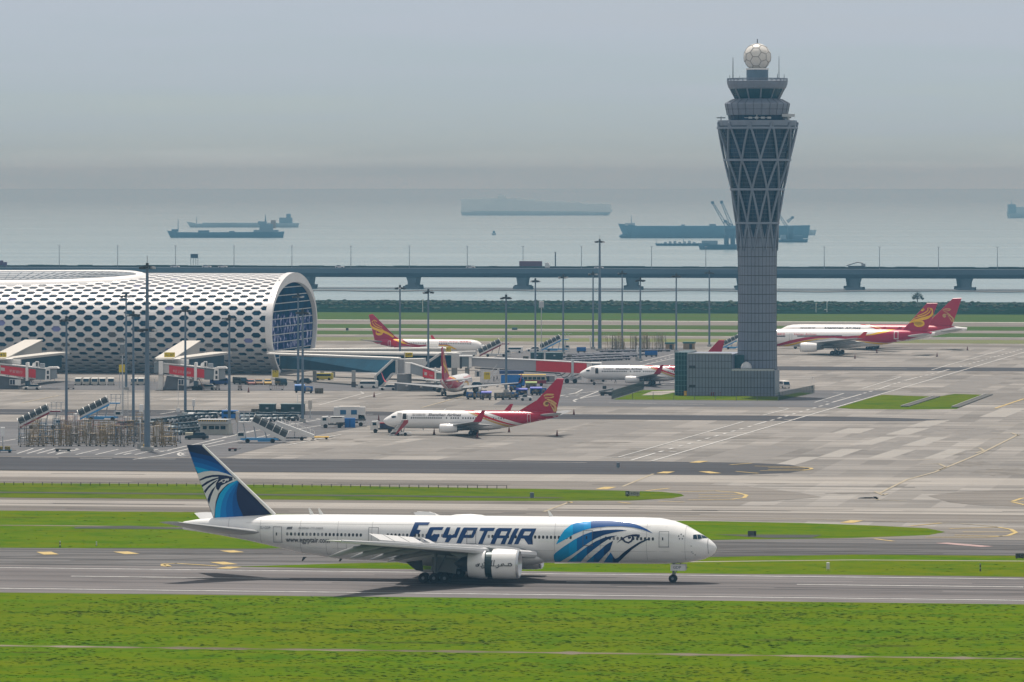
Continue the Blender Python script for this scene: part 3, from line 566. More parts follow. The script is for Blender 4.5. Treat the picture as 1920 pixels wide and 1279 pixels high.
# ------------------------------------------------------------ terminal concourse
def terminal():
    b = G(501, 703); k = b.y / F
    t = thing('terminal_concourse', 'long white tube shaped concourse with hexagonal openings and a glazed arched end', 'building', (b.x, b.y, 0), -TH)
    L_ = 150.0; D_ = 66.0; zc = 13.5; top = 28.1
    skin = mat('white_cladding', (.67, .67, .68), .38, 0, .05, .15); gls = mat('hexagon_glass', (.004, .045, .095), .35, 0, .5, .25, .08)
    def sec(a, off=0.0):
        """a = 0 at the near foot, going up over the crown to the far foot"""
        th = R(-52 + 284 * a); rx = D_ / 2 * (1.0); 
        y = D_ / 2 - rx * math.cos(th) * (1 - .0 * a); s = math.sin(th)
        z = zc + (top - zc) * s if s > 0 else zc + (zc + 3.3) * s
        ny, nz_ = -math.cos(th), s * 1.6; l = math.hypot(ny, nz_)
        return (y + ny / l * off, z + nz_ / l * off)
    # arc length table
    tab = [(0, 0)]; pr = sec(0)
    for i in range(1, 401):
        q = sec(i / 400); tab.append((tab[-1][0] + math.hypot(q[0] - pr[0], q[1] - pr[1]), i / 400)); pr = q
    def pt(x, s, off=0.0):
        s = max(0, min(tab[-1][0], s)); lo, hi = 0, 400
        while hi - lo > 1:
            mid = (lo + hi) // 2
            if tab[mid][0] < s: lo = mid
            else: hi = mid
        a = tab[lo][1] + (tab[hi][1] - tab[lo][1]) * (s - tab[lo][0]) / max(1e-6, tab[hi][0] - tab[lo][0])
        y, z = sec(a, off); return Vector((x, y, z))
    S = tab[-1][0]; S1 = S * .60; p = 4.62; r = 1.66; rc = random.Random(2)
    ell = lambda x, s: ((x + 84) / 42) ** 2 + ((s - S * .405) / (8.2 if s < S * .405 else 17)) ** 2        # the saddle shaped roof light
    sk = MB(); gl = [MB(), MB(), MB()]
    nrow = int(S1 / r)
    for j in range(-1, nrow + 1):
        for i in range(-int(L_ / p) - 1, 1):
            cx = i * p + (j % 2) * p / 2 - 1.0; cs = j * r + 2.0
            if cx > -.2 or (ell(cx, cs) < 1.03): continue
            cl = lambda x: min(x, -.05)
            f_ = min(1, max(0, cs / S1)); hh = .49 - .08 * abs(f_ - .4); hwx = .318
            oc = [(-p / 3, 0), (-p / 6, -r), (p / 6, -r), (p / 3, 0), (p / 6, r), (-p / 6, r)]
            ic = [(-p * hwx, 0), (-p * hwx * .52, -r * hh), (p * hwx * .52, -r * hh), (p * hwx, 0), (p * hwx * .52, r * hh), (-p * hwx * .52, r * hh)]
            O = [pt(cl(cx + x), cs + y) for x, y in oc]; I = [pt(cl(cx + x), cs + y) for x, y in ic]; I2 = [pt(cl(cx + x), cs + y, -.45) for x, y in ic]
            vs = O + I + I2; sk.add(vs, [(a, (a + 1) % 6, 6 + (a + 1) % 6, 6 + a) for a in range(6)] + [(6 + a, 6 + (a + 1) % 6, 12 + (a + 1) % 6, 12 + a) for a in range(6)])
            gi = 0 if cs > 18 and cs < 34 or rc.random() < .75 else 1
            if cs > 36: gi = 1 if rc.random() < .7 else 0
            if rc.random() < .02 : gi = 2
            gl[gi].add(I2, [(0, 1, 2, 3, 4, 5)])
    sk.build('honeycomb_cladding', skin, t)
    gm = (gls, mat('grey_hexagon_glass', (.12, .13, .14), .4, 0, .3, .3, .3), mat('lilac_hexagon_panel', (.2, .22, .5), .3, 0, .1))
    al = sorted(((gi, g_.v[q * 6:q * 6 + 6]) for gi, g_ in enumerate(gl) for q in range(len(g_.v) // 6)), key=lambda e_: abs(e_[1][0][2] - 12) * 2.5 + abs(e_[1][0][0] + 22))
    rest = [MB(), MB(), MB()]
    for q, (gi, vs) in enumerate(al):
        if q < 100: MB().add(vs, [(0, 1, 2, 3, 4, 5)]).build('hexagon_window', gm[gi], t)
        else: rest[0].add(vs, [(0, 1, 2, 3, 4, 5)], gi)
    tag(rest[0].build('hexagon_glazing', gm, t), kind='stuff')
    back = MB(); back.loft([[tuple(pt(x, S1 + (S - S1) * i / 24)) for i in range(25)] for x in (-L_, 0)], close=False, cap=False); back.build('rear_roof', skin, t)
    # edge arch and glazed end
    ar = MB(); rings = []
    for i in range(61):
        s = S * i / 60; a0 = pt(-.6, s, .25); a1 = pt(1.2, s, .25); wd = -.6 - 1.9 * max(0, math.sin(math.pi * i / 60)) ** 3; a2 = pt(1.2, s, wd); a3 = pt(-.6, s, wd); rings.append([a0, a1, a2, a3])
    ar.loft(rings); ar.build('end_arch', skin, t, True)
    poly = [pt(0, S * i / 60, -.5) for i in range(61)]
    eg = MB(); eg.add(poly, [tuple(range(61))])
    eg.build('end_glazing', mat('end_glass', (.004, .035, .09), .6, 0, .6, .12, 0), t)
    mu = MB()
    for i in range(1, 13):
        z = 2.2 * i; c = [q for q in poly if abs(q.z - z) < 1.4]
        ys = sorted(q.y for q in poly if abs(q.z - z) < 1.3)
        if len(ys) > 1: mu.box((.15, (ys[0] + ys[-1]) / 2, z), (.3, ys[-1] - ys[0], .22))
    mu.build('transom', LGREY, t)
    # picture printed on the glass
    m = bpy.data.materials.new('glass_print'); m.use_nodes = True; q = m.node_tree; bb = q.nodes['Principled BSDF']; bb.inputs['Roughness'].default_value = .7; bb.inputs['Specular IOR Level'].default_value = 0
    g = q.nodes.new('ShaderNodeTexCoord'); nz_ = q.nodes.new('ShaderNodeTexNoise'); nz_.inputs['Scale'].default_value = .45; nz_.inputs['Detail'].default_value = 5; nz_.inputs['Distortion'].default_value = .4
    q.links.new(g.outputs['Object'], nz_.inputs[0]); r_ = q.nodes.new('ShaderNodeValToRGB'); q.links.new(nz_.outputs[0], r_.inputs[0])
    ee = r_.color_ramp.elements; ee[0].position = .44; ee[0].color = (*rgb(12, 42, 90), 1); ee[1].position = .66; ee[1].color = (*rgb(200, 200, 225), 1); x_ = ee.new(.54); x_.color = (*rgb(70, 82, 135), 1)
    q.links.new(r_.outputs[0], bb.inputs['Base Color'])
    pr_ = MB(); rr = random.Random(9); lo, hi = [], []
    for i in range(41):
        y = 1.9 + (D_ - 3.8) * i / 40; lo.append((.03, y, 6.4)); hi.append((.03, y, 16.2 + rr.uniform(-1.2, 1.6)))
    pr_.loft([lo, hi], close=False, cap=False); pr_.build('printed_glass_band', m, t)
    # recessed base
    MB().box((-L_ / 2, D_ / 2 + 6, 2.2), (L_ - 2, D_ - 14, 4.4)).build('ground_floor', mat('shaded_glazing', (.04, .075, .11), .3, 0, .4, .3), t)
    MB().box((-L_ / 2, 11, 2.3), (L_ - 4, .4, .5)).build('floor_band', MGREY, t)
    # roof light: rim and dished lattice
    rim = MB(); n = 72; pr2 = [(-1.2, -.4), (-1.0, .35), (.1, .6), (1.3, .4), (2.4, -.2)]
    rings = []
    for i in range(n + 1):
        a = 2 * math.pi * i / n; x = -84 + 42 * math.cos(a); s = S * .405 + (8 if math.sin(a) < 0 else 16.5) * math.sin(a)
        nx, ns = math.cos(a) * 17, math.sin(a) * 42; l = math.hypot(nx, ns); rings.append([pt(x + nx / l * q_, s + ns / l * q_, h_ * 1.4) for q_, h_ in pr2])
    rim.loft(rings, close=False, cap=False); rim.build('roof_light_rim', mat('rim_cladding', (.8, .8, .8), .35, 0, .03), t, True)
    dish = MB(); ln_ = MB(); grid = []
    for j in range(10):
        f_ = 1 - j / 9.0 * .96; row = []
        for i in range(n):
            a = 2 * math.pi * i / n; x = -84 + 41 * f_ * math.cos(a); s = S * .405 + (7.2 if math.sin(a) < 0 else 15.7) * f_ * math.sin(a); q_ = pt(x, s, .3 - 3.4 * (1 - f_ ** 2)); row.append(q_)
        grid.append(row)
    dish.loft(grid, cap=False); dish.build('roof_light_glass', mat('pale_lattice_glass', (.42, .45, .48), .25, .1, .25, .1), t, True)
    for j in range(0, 10): ln_.tube([q_ + Vector((0, 0, .08)) for q_ in grid[j]] + [grid[j][0] + Vector((0, 0, .08))], .07, 4)
    for i in range(0, n, 1): ln_.tube([grid[j][i] + Vector((0, 0, .08)) for j in range(10)], .06, 4)
    ln_.build('roof_light_lattice', mat('lattice_bar', (.16, .2, .25), .5, .3, 0), t)
    return t, b, k
tm, tmb, tmk = terminal()

# ------------------------------------------------------------ sea bridge
def bridge():
    Yc = F * (H - SEA) / (542 - YH)                    # at image centre
    c = Vector((0, Yc, SEA)); 
    t = thing('sea_bridge', 'long grey blue concrete road bridge on piers crossing the bay', 'bridge', c, -TH)
    k = Yc / F; z = lambda py: (542 - py) * k
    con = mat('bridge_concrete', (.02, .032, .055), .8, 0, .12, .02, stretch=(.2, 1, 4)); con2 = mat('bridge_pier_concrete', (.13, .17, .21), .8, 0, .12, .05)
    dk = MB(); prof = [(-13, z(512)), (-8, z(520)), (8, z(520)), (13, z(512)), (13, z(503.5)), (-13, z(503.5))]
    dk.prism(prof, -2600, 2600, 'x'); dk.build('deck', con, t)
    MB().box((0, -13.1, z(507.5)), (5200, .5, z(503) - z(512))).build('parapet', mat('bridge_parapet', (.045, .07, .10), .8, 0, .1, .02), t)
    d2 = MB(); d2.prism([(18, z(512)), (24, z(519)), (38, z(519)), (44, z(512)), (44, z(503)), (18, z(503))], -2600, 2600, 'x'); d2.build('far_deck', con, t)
    hg = MB(); rr = random.Random(4); x = -620
    while x < 560:
        w = rr.uniform(4, 14)
        if rr.random() > .04: hg.box((x + w / 2, 14, z(502) + rr.uniform(-.1, .25)), (w, 1.4, 1.3))
        x += w
    tag(hg.build('median_hedge', mat('hedge_leaves', (.015, .035, .02), .9, 0, .4, .3), t), kind=None)
    for px in (575, 775, 981, 1188, 1397, 1604, 1813, 368):
        dx = (px - 960) * k * 1.0 / math.cos(TH); dx = dx * (1 + dx * math.sin(TH) * -1 / Yc)
        p = MB(); p.loft([[(dx + sx * w, sy * 5, z(q)) for sx, sy in ((-1, -1), (1, -1), (1, 1), (-1, 1))] for q, w in ((541, 2.2), (528, 2.3), (519.8, 3.1))])
        p.box((dx, 0, z(539.5)), (9, 14, z(537) - z(543))); p.build('pier', con2, t)
        p = MB(); p.loft([[(dx - 5.1 + sx * w, 31 + sy * 5, z(q)) for sx, sy in ((-1, -1), (1, -1), (1, 1), (-1, 1))] for q, w in ((540, 2.2), (519, 3.1))])
        p.box((dx - 5.1, 31, z(538.5)), (8, 12, 1.4)); p.build('pier', con2, t)
    def at(px, y=0, zz=None):
        dx = (px - 960) * k / math.cos(TH); dx = dx * (1 - dx * math.sin(TH) / Yc)
        return c + HV * dx + NV * y + Vector((0, 0, z(503.5) if zz is None else zz))
    lm = None
    words = 'slim grey street lamp standing on the sea bridge'
    for i, px in enumerate((101, 211, 320, 430, 539, 650, 760, 869, 974, 1084, 1216, 1318, 1541, 1645, 1756, 1867)):
        if lm is None:
            lm = thing('street_lamp', words, 'street lamp', at(px, 12.2, z(504)), -TH, 'street lamps along the sea bridge')
            MB().tube([(0, 0, 0), (0, 0, 12.0)], [.2, .13], 6).build('pole', MGREY, lm); MB().box((0, 0, 12.1), (1.3, .5, .3)).build('lamp_head', LGREY, lm)
        else: dup(lm, at(px, 12.2, z(504)), words and None or None)
    return at, z, k
BAT, BZ, BK = bridge()
def vehicle_simple(name, label, cat, loc, rz, L_, W_, Hh, body, cabin=.55, glass=GLASSD, group=None, kind='car'):
    t = thing(name, label, cat, loc, rz, group)
    wb = L_ * .3; wr = min(.36, Hh * .24)
    b = MB()
    if kind == 'car':
        b.prism([(-L_ / 2, wr * .7), (L_ / 2, wr * .7), (L_ / 2, Hh * .42), (L_ * .47, Hh * .5), (L_ * .24, Hh * .58), (-L_ * .44, Hh * .6), (-L_ / 2, Hh * .5)], -W_ / 2, W_ / 2, 'y')
        b.build('body', body, t, bevel=.06)
        MB().prism([(L_ * .2, Hh * .56), (L_ * .06, Hh * .94), (-L_ * .3, Hh * .97), (-L_ * .43, Hh * .58)], -W_ * .44, W_ * .44, 'y').build('window', glass, t)
        MB().prism([(L_ * .08, Hh * .93), (L_ * .03, Hh), (-L_ * .28, Hh), (-L_ * .33, Hh * .93)], -W_ * .43, W_ * .43, 'y').build('roof', body, t, bevel=.03)
    elif kind == 'van':
        b.prism([(-L_ / 2, wr * .8), (L_ / 2, wr * .8), (L_ / 2, Hh * .45), (L_ * .36, Hh * .97), (-L_ * .48, Hh), (-L_ / 2, Hh * .9)], -W_ / 2, W_ / 2, 'y')
        b.build('body', body, t, bevel=.06)
        g = MB(); g.box((L_ * .0, 0, Hh * .72), (L_ * .78, W_ * 1.015, Hh * .26)); g.prism([(L_ * .502, Hh * .5), (L_ * .385, Hh * .9), (L_ * .36, Hh * .88), (L_ * .46, Hh * .48)], -W_ * .42, W_ * .42, 'y'); g.build('window', glass, t)
    for sx in (-1, 1):
        for sy in (-1, 1): MB().disc((sx * wb, sy * (W_ / 2 - .1), wr), (0, 1, 0), wr, .24, 12).build('wheel', RUBBER, t)
    return t
wp = mat('car_white', (.7, .7, .7), .3, 0, 0, coat=.4)
for px, w in ((333, 'between the first sign gantry and the left lamps'), (392, 'right of the sign gantry, second in the row'), (422, 'third of the cars near the sign gantry'), (641, 'alone left of the container lorry'), (886, 'nearest left of the container lorry'), (1126, 'right of the container lorry behind the tall mast')):
    vehicle_simple('car', 'white car on the sea bridge, ' + w, 'car', BAT(px, -6, BZ(503)), -TH, 5.0, 1.9, 1.6, wp, group='cars crossing the sea bridge')
def lorry():
    t = thing('container_lorry', 'lorry carrying a dark maroon shipping container across the sea bridge', 'lorry', BAT(1000, -5, BZ(503)), -TH)
    MB().box((-.6, 0, 2.6), (12.3, 2.5, 2.7)).build('container', mat('maroon_container', rgb(95, 35, 60), .6, 0, .1), t)
    MB().box((-.4, 0, 1.05), (13, 2.2, .35)).build('chassis', DARK, t)
    c = MB(); c.prism([(7.4, .5), (9.8, .5), (9.8, 1.9), (9.4, 3.1), (7.4, 3.2)], -1.2, 1.2, 'y'); c.build('cab', wp, t)
    MB().prism([(9.83, 1.8), (9.45, 2.9), (9.3, 2.9), (9.6, 1.8)], -1.05, 1.05, 'y').build('windscreen', GLASSD, t)
    for x in (8.8, -3, -4.3, -5.6):
        for y in (-1, 1): MB().disc((x, y, .5), (0, 1, 0), .5, .35, 12).build('wheel', RUBBER, t)
    t = thing('crane_truck', 'dark crane truck crossing the bridge with its boom folded over the cab', 'truck', BAT(1608, -5, BZ(503)), -TH)
    MB().box((0, 0, 1.3), (9, 2.4, 1.0)).build('chassis', DARK, t); MB().tube([(-5.5, 0, 1.9), (.5, 0, 3.8), (3.5, 0, 3.2)], .35, 6).build('boom', MGREY, t)
    MB().box((3.7, 0, 2.1), (2, 2.3, 1.8)).build('cab', mat('grey_cab', (.3, .3, .32), .5), t)
    for x in (-3, -1.5, 3.2):
        for y in (-1, 1): MB().disc((x, y, .5), (0, 1, 0), .5, .35, 10).build('wheel', RUBBER, t)
    t = thing('lorry', 'purple lorry at the left edge of the photo on the sea bridge', 'lorry', BAT(1, -5, BZ(503)), -TH)
    MB().box((-1, 0, 2.4), (7, 2.4, 2.6)).build('cargo_box', mat('purple_box', rgb(90, 40, 85), .6), t); MB().box((3.7, 0, 1.7), (2, 2.3, 2.2)).build('cab', mat('purple_cab', rgb(80, 45, 95), .5), t)
    for x in (-3, 3.2):
        for y in (-1, 1): MB().disc((x, y, .5), (0, 1, 0), .5, .35, 10).build('wheel', RUBBER, t)
    t = thing('sign_gantry', 'dark road sign on tall legs above the sea bridge', 'road sign', BAT(357, 10, BZ(503)), -TH)
    for x in (-2, -.6, .8, 2): MB().tube([(x, 0, 0), (x, 0, 7.4)], .12, 6).build('leg', DARK, t)
    MB().box((0, -.2, 6.2), (4.2, .3, 2.3)).build('sign_panel', mat('gantry_sign', (.03, .06, .1), .6), t)
    t = thing('lattice_mast', 'thin dark lattice mast rising from the bridge beside the container lorry', 'mast', BAT(1035, 12, BZ(503)), -TH)
    MB().tube([(0, 0, 0), (0, 0, 8.2)], [.35, .3], 4).build('mast', DARK, t); MB().box((0, 0, 8.5), (.7, .7, .5)).build('beacon', DARK, t)
lorry()
# ------------------------------------------------------------ ships
hull1 = mat('dark_hull', (.03, .10, .17), .6, 0, .1); sup = mat('superstructure', (.14, .22, .29), .6, 0, .1, .1); hull2 = mat('haze_tinted_hull', (.34, .42, .48), .7, 0, .1, .05)  # the second hull's pale blue-grey has distance haze painted into the colour
def ship(name, label, x0, x1, wl, deck, bow_left, bits, hm=hull1, w=18, bowrise=3, bulb=False):
    Y = F * (H - SEA) / (wl - YH); k = Y / F; L_ = (x1 - x0) * k; s = 1 if bow_left else -1
    t = thing(name, label, 'ship', ((x0 + x1) / 2 * k - 960 * k, Y, SEA), 0 if bow_left else math.pi)
    hz_ = (wl - deck) * k; xb = -L_ / 2
    rings = []
    for f_, hwid, up in ((0, .04, bowrise * k), (.03, .3, bowrise * k * .8), (.075, .75, bowrise * k * .35), (.1, .9, 0), (.3, 1, 0), (.9, 1, .6 * k), (1, .75, 1.2 * k)):
        x = xb + L_ * f_; rake = L_ * .035 if f_ < .05 else (0 if f_ < .95 else -L_ * .012)
        yb = w / 2 * hwid; rings.append([(x + rake, -yb * .7, -1), (x, -yb, hz_ + up), (x, yb, hz_ + up), (x + rake, yb * .7, -1)])
    MB().loft(rings).build('hull', hm, t)
    if bulb: MB().lathex([(.1, xb + L_ * .005), (2.2, xb + L_ * .012), (2.6, xb + L_ * .03), (2.2, xb + L_ * .07)], (0, 0, 2.0), 12).build('bulbous_bow', hm, t)
    for nm, bx0, bx1, bt, bb, ww, m in bits:
        a, b = ((bx0 - (x0 + x1) / 2) * k * s, (bx1 - (x0 + x1) / 2) * k * s)
        q = MB()
        if nm == 'mast': q.tube([((a + b) / 2, 0, (wl - bb) * k), ((a + b) / 2, 0, (wl - bt) * k)], [abs(b - a) / 2, abs(b - a) / 4], 6)
        else: q.box(((a + b) / 2, 0, (2 * wl - bt - bb) / 2 * k), (abs(b - a), w * ww, (bb - bt) * k))
        q.build(nm, m, t)
    return t
ship('cargo_ship', 'dark hulled coaster with white wheelhouse aft, nearest ship on the left', 313, 533, 446, 435.5, True, [
    ('bridge_house', 487, 512, 420, 433, .7, sup), ('wheelhouse', 484, 500, 415, 421, .8, sup), ('deck_house', 476, 522, 431, 436, .9, sup), ('funnel', 508, 517, 413, 428, .3, mat('funnel', (.25, .2, .17), .6)),
    ('mast', 496.5, 499, 403, 416, 0, hull1), ('mast', 333, 335, 411, 434, 0, sup), ('cargo_hatch', 372, 392, 432, 436, .6, hull1), ('cargo_hatch', 430, 440, 433, 436, .5, sup), ('forecastle', 322, 334, 430, 434.5, .5, hull1)])
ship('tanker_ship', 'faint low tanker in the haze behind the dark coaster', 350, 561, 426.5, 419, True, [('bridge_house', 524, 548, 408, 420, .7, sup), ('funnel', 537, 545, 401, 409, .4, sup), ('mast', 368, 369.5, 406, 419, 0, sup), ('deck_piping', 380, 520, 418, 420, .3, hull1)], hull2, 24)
hull3 = mat('haze_pale_hull', (.68, .72, .73), .7, 0, .05, .05)  # near-white paint carries the haze over the far container ship in its colour
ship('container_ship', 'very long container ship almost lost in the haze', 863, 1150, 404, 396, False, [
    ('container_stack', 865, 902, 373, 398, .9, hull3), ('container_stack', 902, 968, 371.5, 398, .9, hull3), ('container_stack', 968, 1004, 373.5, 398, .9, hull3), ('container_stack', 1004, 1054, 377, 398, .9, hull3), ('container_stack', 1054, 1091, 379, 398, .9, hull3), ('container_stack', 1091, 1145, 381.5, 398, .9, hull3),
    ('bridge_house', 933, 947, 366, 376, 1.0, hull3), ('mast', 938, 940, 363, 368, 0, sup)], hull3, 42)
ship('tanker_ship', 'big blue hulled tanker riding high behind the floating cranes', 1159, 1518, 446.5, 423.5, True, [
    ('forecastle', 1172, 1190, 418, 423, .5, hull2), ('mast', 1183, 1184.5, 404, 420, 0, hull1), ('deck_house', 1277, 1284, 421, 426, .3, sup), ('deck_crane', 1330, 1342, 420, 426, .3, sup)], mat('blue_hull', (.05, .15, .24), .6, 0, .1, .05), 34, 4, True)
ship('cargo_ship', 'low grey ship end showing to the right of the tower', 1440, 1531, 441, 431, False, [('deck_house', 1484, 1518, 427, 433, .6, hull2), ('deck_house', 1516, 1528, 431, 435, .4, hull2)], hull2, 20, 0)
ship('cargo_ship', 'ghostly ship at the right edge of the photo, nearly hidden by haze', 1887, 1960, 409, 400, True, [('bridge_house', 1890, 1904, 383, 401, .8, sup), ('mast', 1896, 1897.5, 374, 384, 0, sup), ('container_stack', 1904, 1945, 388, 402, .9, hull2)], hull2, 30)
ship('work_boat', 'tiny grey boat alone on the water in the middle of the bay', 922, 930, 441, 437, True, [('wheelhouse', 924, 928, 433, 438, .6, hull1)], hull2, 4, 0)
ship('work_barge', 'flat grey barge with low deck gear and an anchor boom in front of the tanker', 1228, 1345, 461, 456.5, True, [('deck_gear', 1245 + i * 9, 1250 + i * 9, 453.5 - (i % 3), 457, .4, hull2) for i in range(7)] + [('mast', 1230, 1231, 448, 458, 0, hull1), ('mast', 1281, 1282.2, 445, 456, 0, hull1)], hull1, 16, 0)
def crane_barge(label, x0, x1, wl, deck, px, ptop, pw, booms, bits):
    t = ship('crane_barge', label, x0, x1, wl, deck, True, bits, hull1, 20, 0)
    Y = F * (H - SEA) / (wl - YH); k = Y / F; lx = lambda x: (x - (x0 + x1) / 2) * k; lz = lambda y: (wl - y) * k
    for q in ((px - pw / 3, px + pw / 3)):
        MB().tube([(lx(q), 0, lz(deck)), (lx(q), 0, lz(ptop + 12))], 2.1, 8).build('crane_leg', hull1, t)
    MB().loft([[(lx(px) + sx * w_ * k, sy * 4, lz(y)) for sx, sy in ((-1, -1), (1, -1), (1, 1), (-1, 1))] for y, w_ in ((ptop + 14, pw * .4), (ptop, pw * .62))]).build('crane_house', hull1, t)
    for (ax, ay, bx, by) in booms:
        m_ = MB(); a = Vector((lx(ax), 0, lz(ay))); b = Vector((lx(bx), 0, lz(by))); d = (b - a); n_ = Vector((-d.z, 0, d.x)).normalized() * 1.3
        m_.tube([a + n_, b + n_ * .5], .38, 4); m_.tube([a - n_, b - n_ * .5], .38, 4)
        for i in range(12):
            f0, f1 = i / 12, (i + 1) / 12; s = 1 if i % 2 else -1
            m_.tube([a + d * f0 + n_ * s * (1 - f0 * .5), a + d * f1 - n_ * s * (1 - f1 * .5)], .22, 4)
        m_.build('lattice_boom', hull1, t); MB().box(b, (2.6, 2, 2.4)).build('boom_head', hull1, t)
    return t
crane_barge('floating crane with two tall lattice booms left of the tower', 1309, 1420, 468, 458.5, 1368, 428, 18, [(1366, 430, 1336, 380), (1372, 424, 1353, 379), (1372, 424, 1360, 415)], [('deck_house', 1316, 1345, 451, 460, .7, sup), ('forecastle', 1311, 1330, 456, 461, .8, hull1)])
crane_barge('floating crane seen just right of the tower with its boom tilted left', 1455, 1514, 454.5, 449, 1482, 424, 10, [(1477, 428, 1459, 400), (1476, 416, 1486, 408)], [('deck_house', 1464, 1474, 441, 450, .7, sup), ('deck_house', 1485, 1505, 442, 450, .8, hull1)])
# ------------------------------------------------------------ airliners
PW = mat('aircraft_white', (.83, .83, .83), .28, 0, .03, .15, coat=.5); PG = mat('wing_grey', (.24, .25, .26), .4, .1, .06, .3); PU = mat('belly_grey', (.55, .53, .51), .4, 0, .05, .2)
WIN = mat('cabin_window', (.018, .022, .03), .15, 0, 0); LINE = mat('door_outline', (.10, .11, .13), .5, 0, 0); CHROME = mat('engine_lip', (.6, .62, .65), .25, .7, .04)
SHADE = mat('cabin_shade', (.20, .21, .23), .5, 0, 0)
class Plane:
    """local frame: x forward (nose gear at 0), y to the left, z up, ground at 0"""
    def __init__(s, name, label, spec, loc, heading, group=None, paint=None):
        s.sp = spec; s.t = thing(name, label, 'airliner', loc, heading, group); s.loc = Vector(loc); s.rot = Matrix.Rotation(heading, 3, 'Z')
        s.hd = heading; s.lay = 0
        lv = s.rot @ Vector((0, 1, 0)); s.side = 1 if lv.y < 0 else -1
    def st(s, x):
        P_ = s.sp['prof']; d = s.sp['nose'] - x
        d = max(P_[0][0], min(P_[-1][0], d))
        for a, b in zip(P_[:-1], P_[1:]):
            if a[0] <= d <= b[0]:
                f_ = (d - a[0]) / (b[0] - a[0]); return tuple(a[i] + (b[i] - a[i]) * f_ for i in (1, 2, 3))
    def ysurf(s, x, z, off=0.0):
        top, bot, w = s.st(x); c = (top + bot) / 2; h = (top - bot) / 2 + off; u = min(1, abs(z - c) / max(h, 1e-3))
        return (w + off) * math.sqrt(max(0, 1 - u * u))
    def local(s, px, py, y=None):
        """pixel of the photo -> (x, z) on the visible side of the fuselage (or on the plane y)"""
        o = s.rot.transposed() @ (Vector((0, 0, H)) - s.loc); d = s.rot.transposed() @ Vector(((px - 960) / F, 1, -(py - YH) / F))
        yy = s.side * s.st(0)[2] if y is None else y
        for _ in range(30):
            t_ = (yy - o.y) / d.y; q = o + d * t_
            if y is not None: break
            yn = s.side * s.ysurf(q.x, q.z); yy = yy * .65 + yn * .35
        return q.x, q.z
    def body(s, mats=None, name='fuselage'):
        sp = s.sp; n = 72; rings = []; P_ = sp['prof']; xs = []
        for a, b in zip(P_[:-1], P_[1:]):
            k = max(1, int((b[0] - a[0]) / 2.0)); xs += [a[0] + (b[0] - a[0]) * i / k for i in range(k)]
        xs.append(P_[-1][0])
        for d in xs:
            top, bot, w = s.st(sp['nose'] - d); c = (top + bot) / 2; h = (top - bot) / 2
            rings.append([(sp['nose'] - d, w * math.cos(2 * math.pi * i / n), c + h * math.sin(2 * math.pi * i / n)) for i in range(n)])
        return MB().loft(rings).build(name, mats or PW, s.t, True)
    def _project(s, tris, off, side, fin):
        out = []
        for x, z in tris:
            if fin is not None: out.append(Vector((x, side * (fin(x, z) + off), z)))
            else: out.append(Vector((x, side * s.ysurf(x, z, off) if True else 0, z)))
        return out
    def decal(s, polys, m, name='livery_stripe', off=None, both=True, fin=None, pixels=True, parent=None, sides=None):
        """polys: list of outlines (pixels or local x,z), laid on the skin as thin paint film"""
        s.lay += 1; off = (.03 + .0045 * s.lay if fin is None else .035 + .006 * s.lay) if off is None else off + .015
        mb = MB()
        for ip, poly in enumerate(polys):
            q = [s.local(px, py, None if fin is None else 0) for px, py in poly] if pixels else poly
            bm = bmesh.new(); bm.faces.new([bm.verts.new((x, 0, z)) for x, z in q]); bmesh.ops.triangulate(bm, faces=bm.faces)
            zs = [z for _, z in q]; xs = [x for x, _ in q]
            if fin is None:
                step = s.sp['r'] * .09; z = min(zs)
                c = (s.st(sum(xs) / len(xs))[0] + s.st(sum(xs) / len(xs))[1]) / 2; r_ = (s.st(sum(xs) / len(xs))[0] - c)
                lv = [c + r_ * math.sin(R(a)) for a in range(-85, 86, 5)]
                for z in lv:
                    if min(zs) < z < max(zs): bmesh.ops.bisect_plane(bm, geom=bm.verts[:] + bm.edges[:] + bm.faces[:], plane_co=(0, 0, z), plane_no=(0, 0, 1))
                x = math.floor(min(xs))
                while x < max(xs):
                    if x > min(xs): bmesh.ops.bisect_plane(bm, geom=bm.verts[:] + bm.edges[:] + bm.faces[:], plane_co=(x, 0, 0), plane_no=(1, 0, 0))
                    x += 1.5 if (max(xs) - min(xs)) < 60 else 2.5
            else:
                for ax, no in ((xs, (1, 0, 0)), (zs, (0, 0, 1))):
                    v_ = math.floor(min(ax)) + .5
                    while v_ < max(ax):
                        if v_ > min(ax): bmesh.ops.bisect_plane(bm, geom=bm.verts[:] + bm.edges[:] + bm.faces[:], plane_co=(v_, 0, v_), plane_no=no)
                        v_ += .5
            bm.verts.ensure_lookup_table(); bm.verts.index_update()
            for side in (sides or ((s.side, -s.side) if both else (s.side,))):
                vs = []
                for v in bm.verts:
                    x, z = v.co.x, v.co.z
                    y = (fin(x, z) + off) if fin is not None else None
                    if y is None:
                        top, bot, w = s.st(x); z = max(bot - off * .7, min(top + off * .7, z)); y = s.ysurf(x, z, off)
                    vs.append((x, side * y, z))
                mb.add(vs, [tuple(v.index for v in f.verts) for f in bm.faces])
            bm.free()
        return mb.build(name, m, parent or s.t, fin is None)
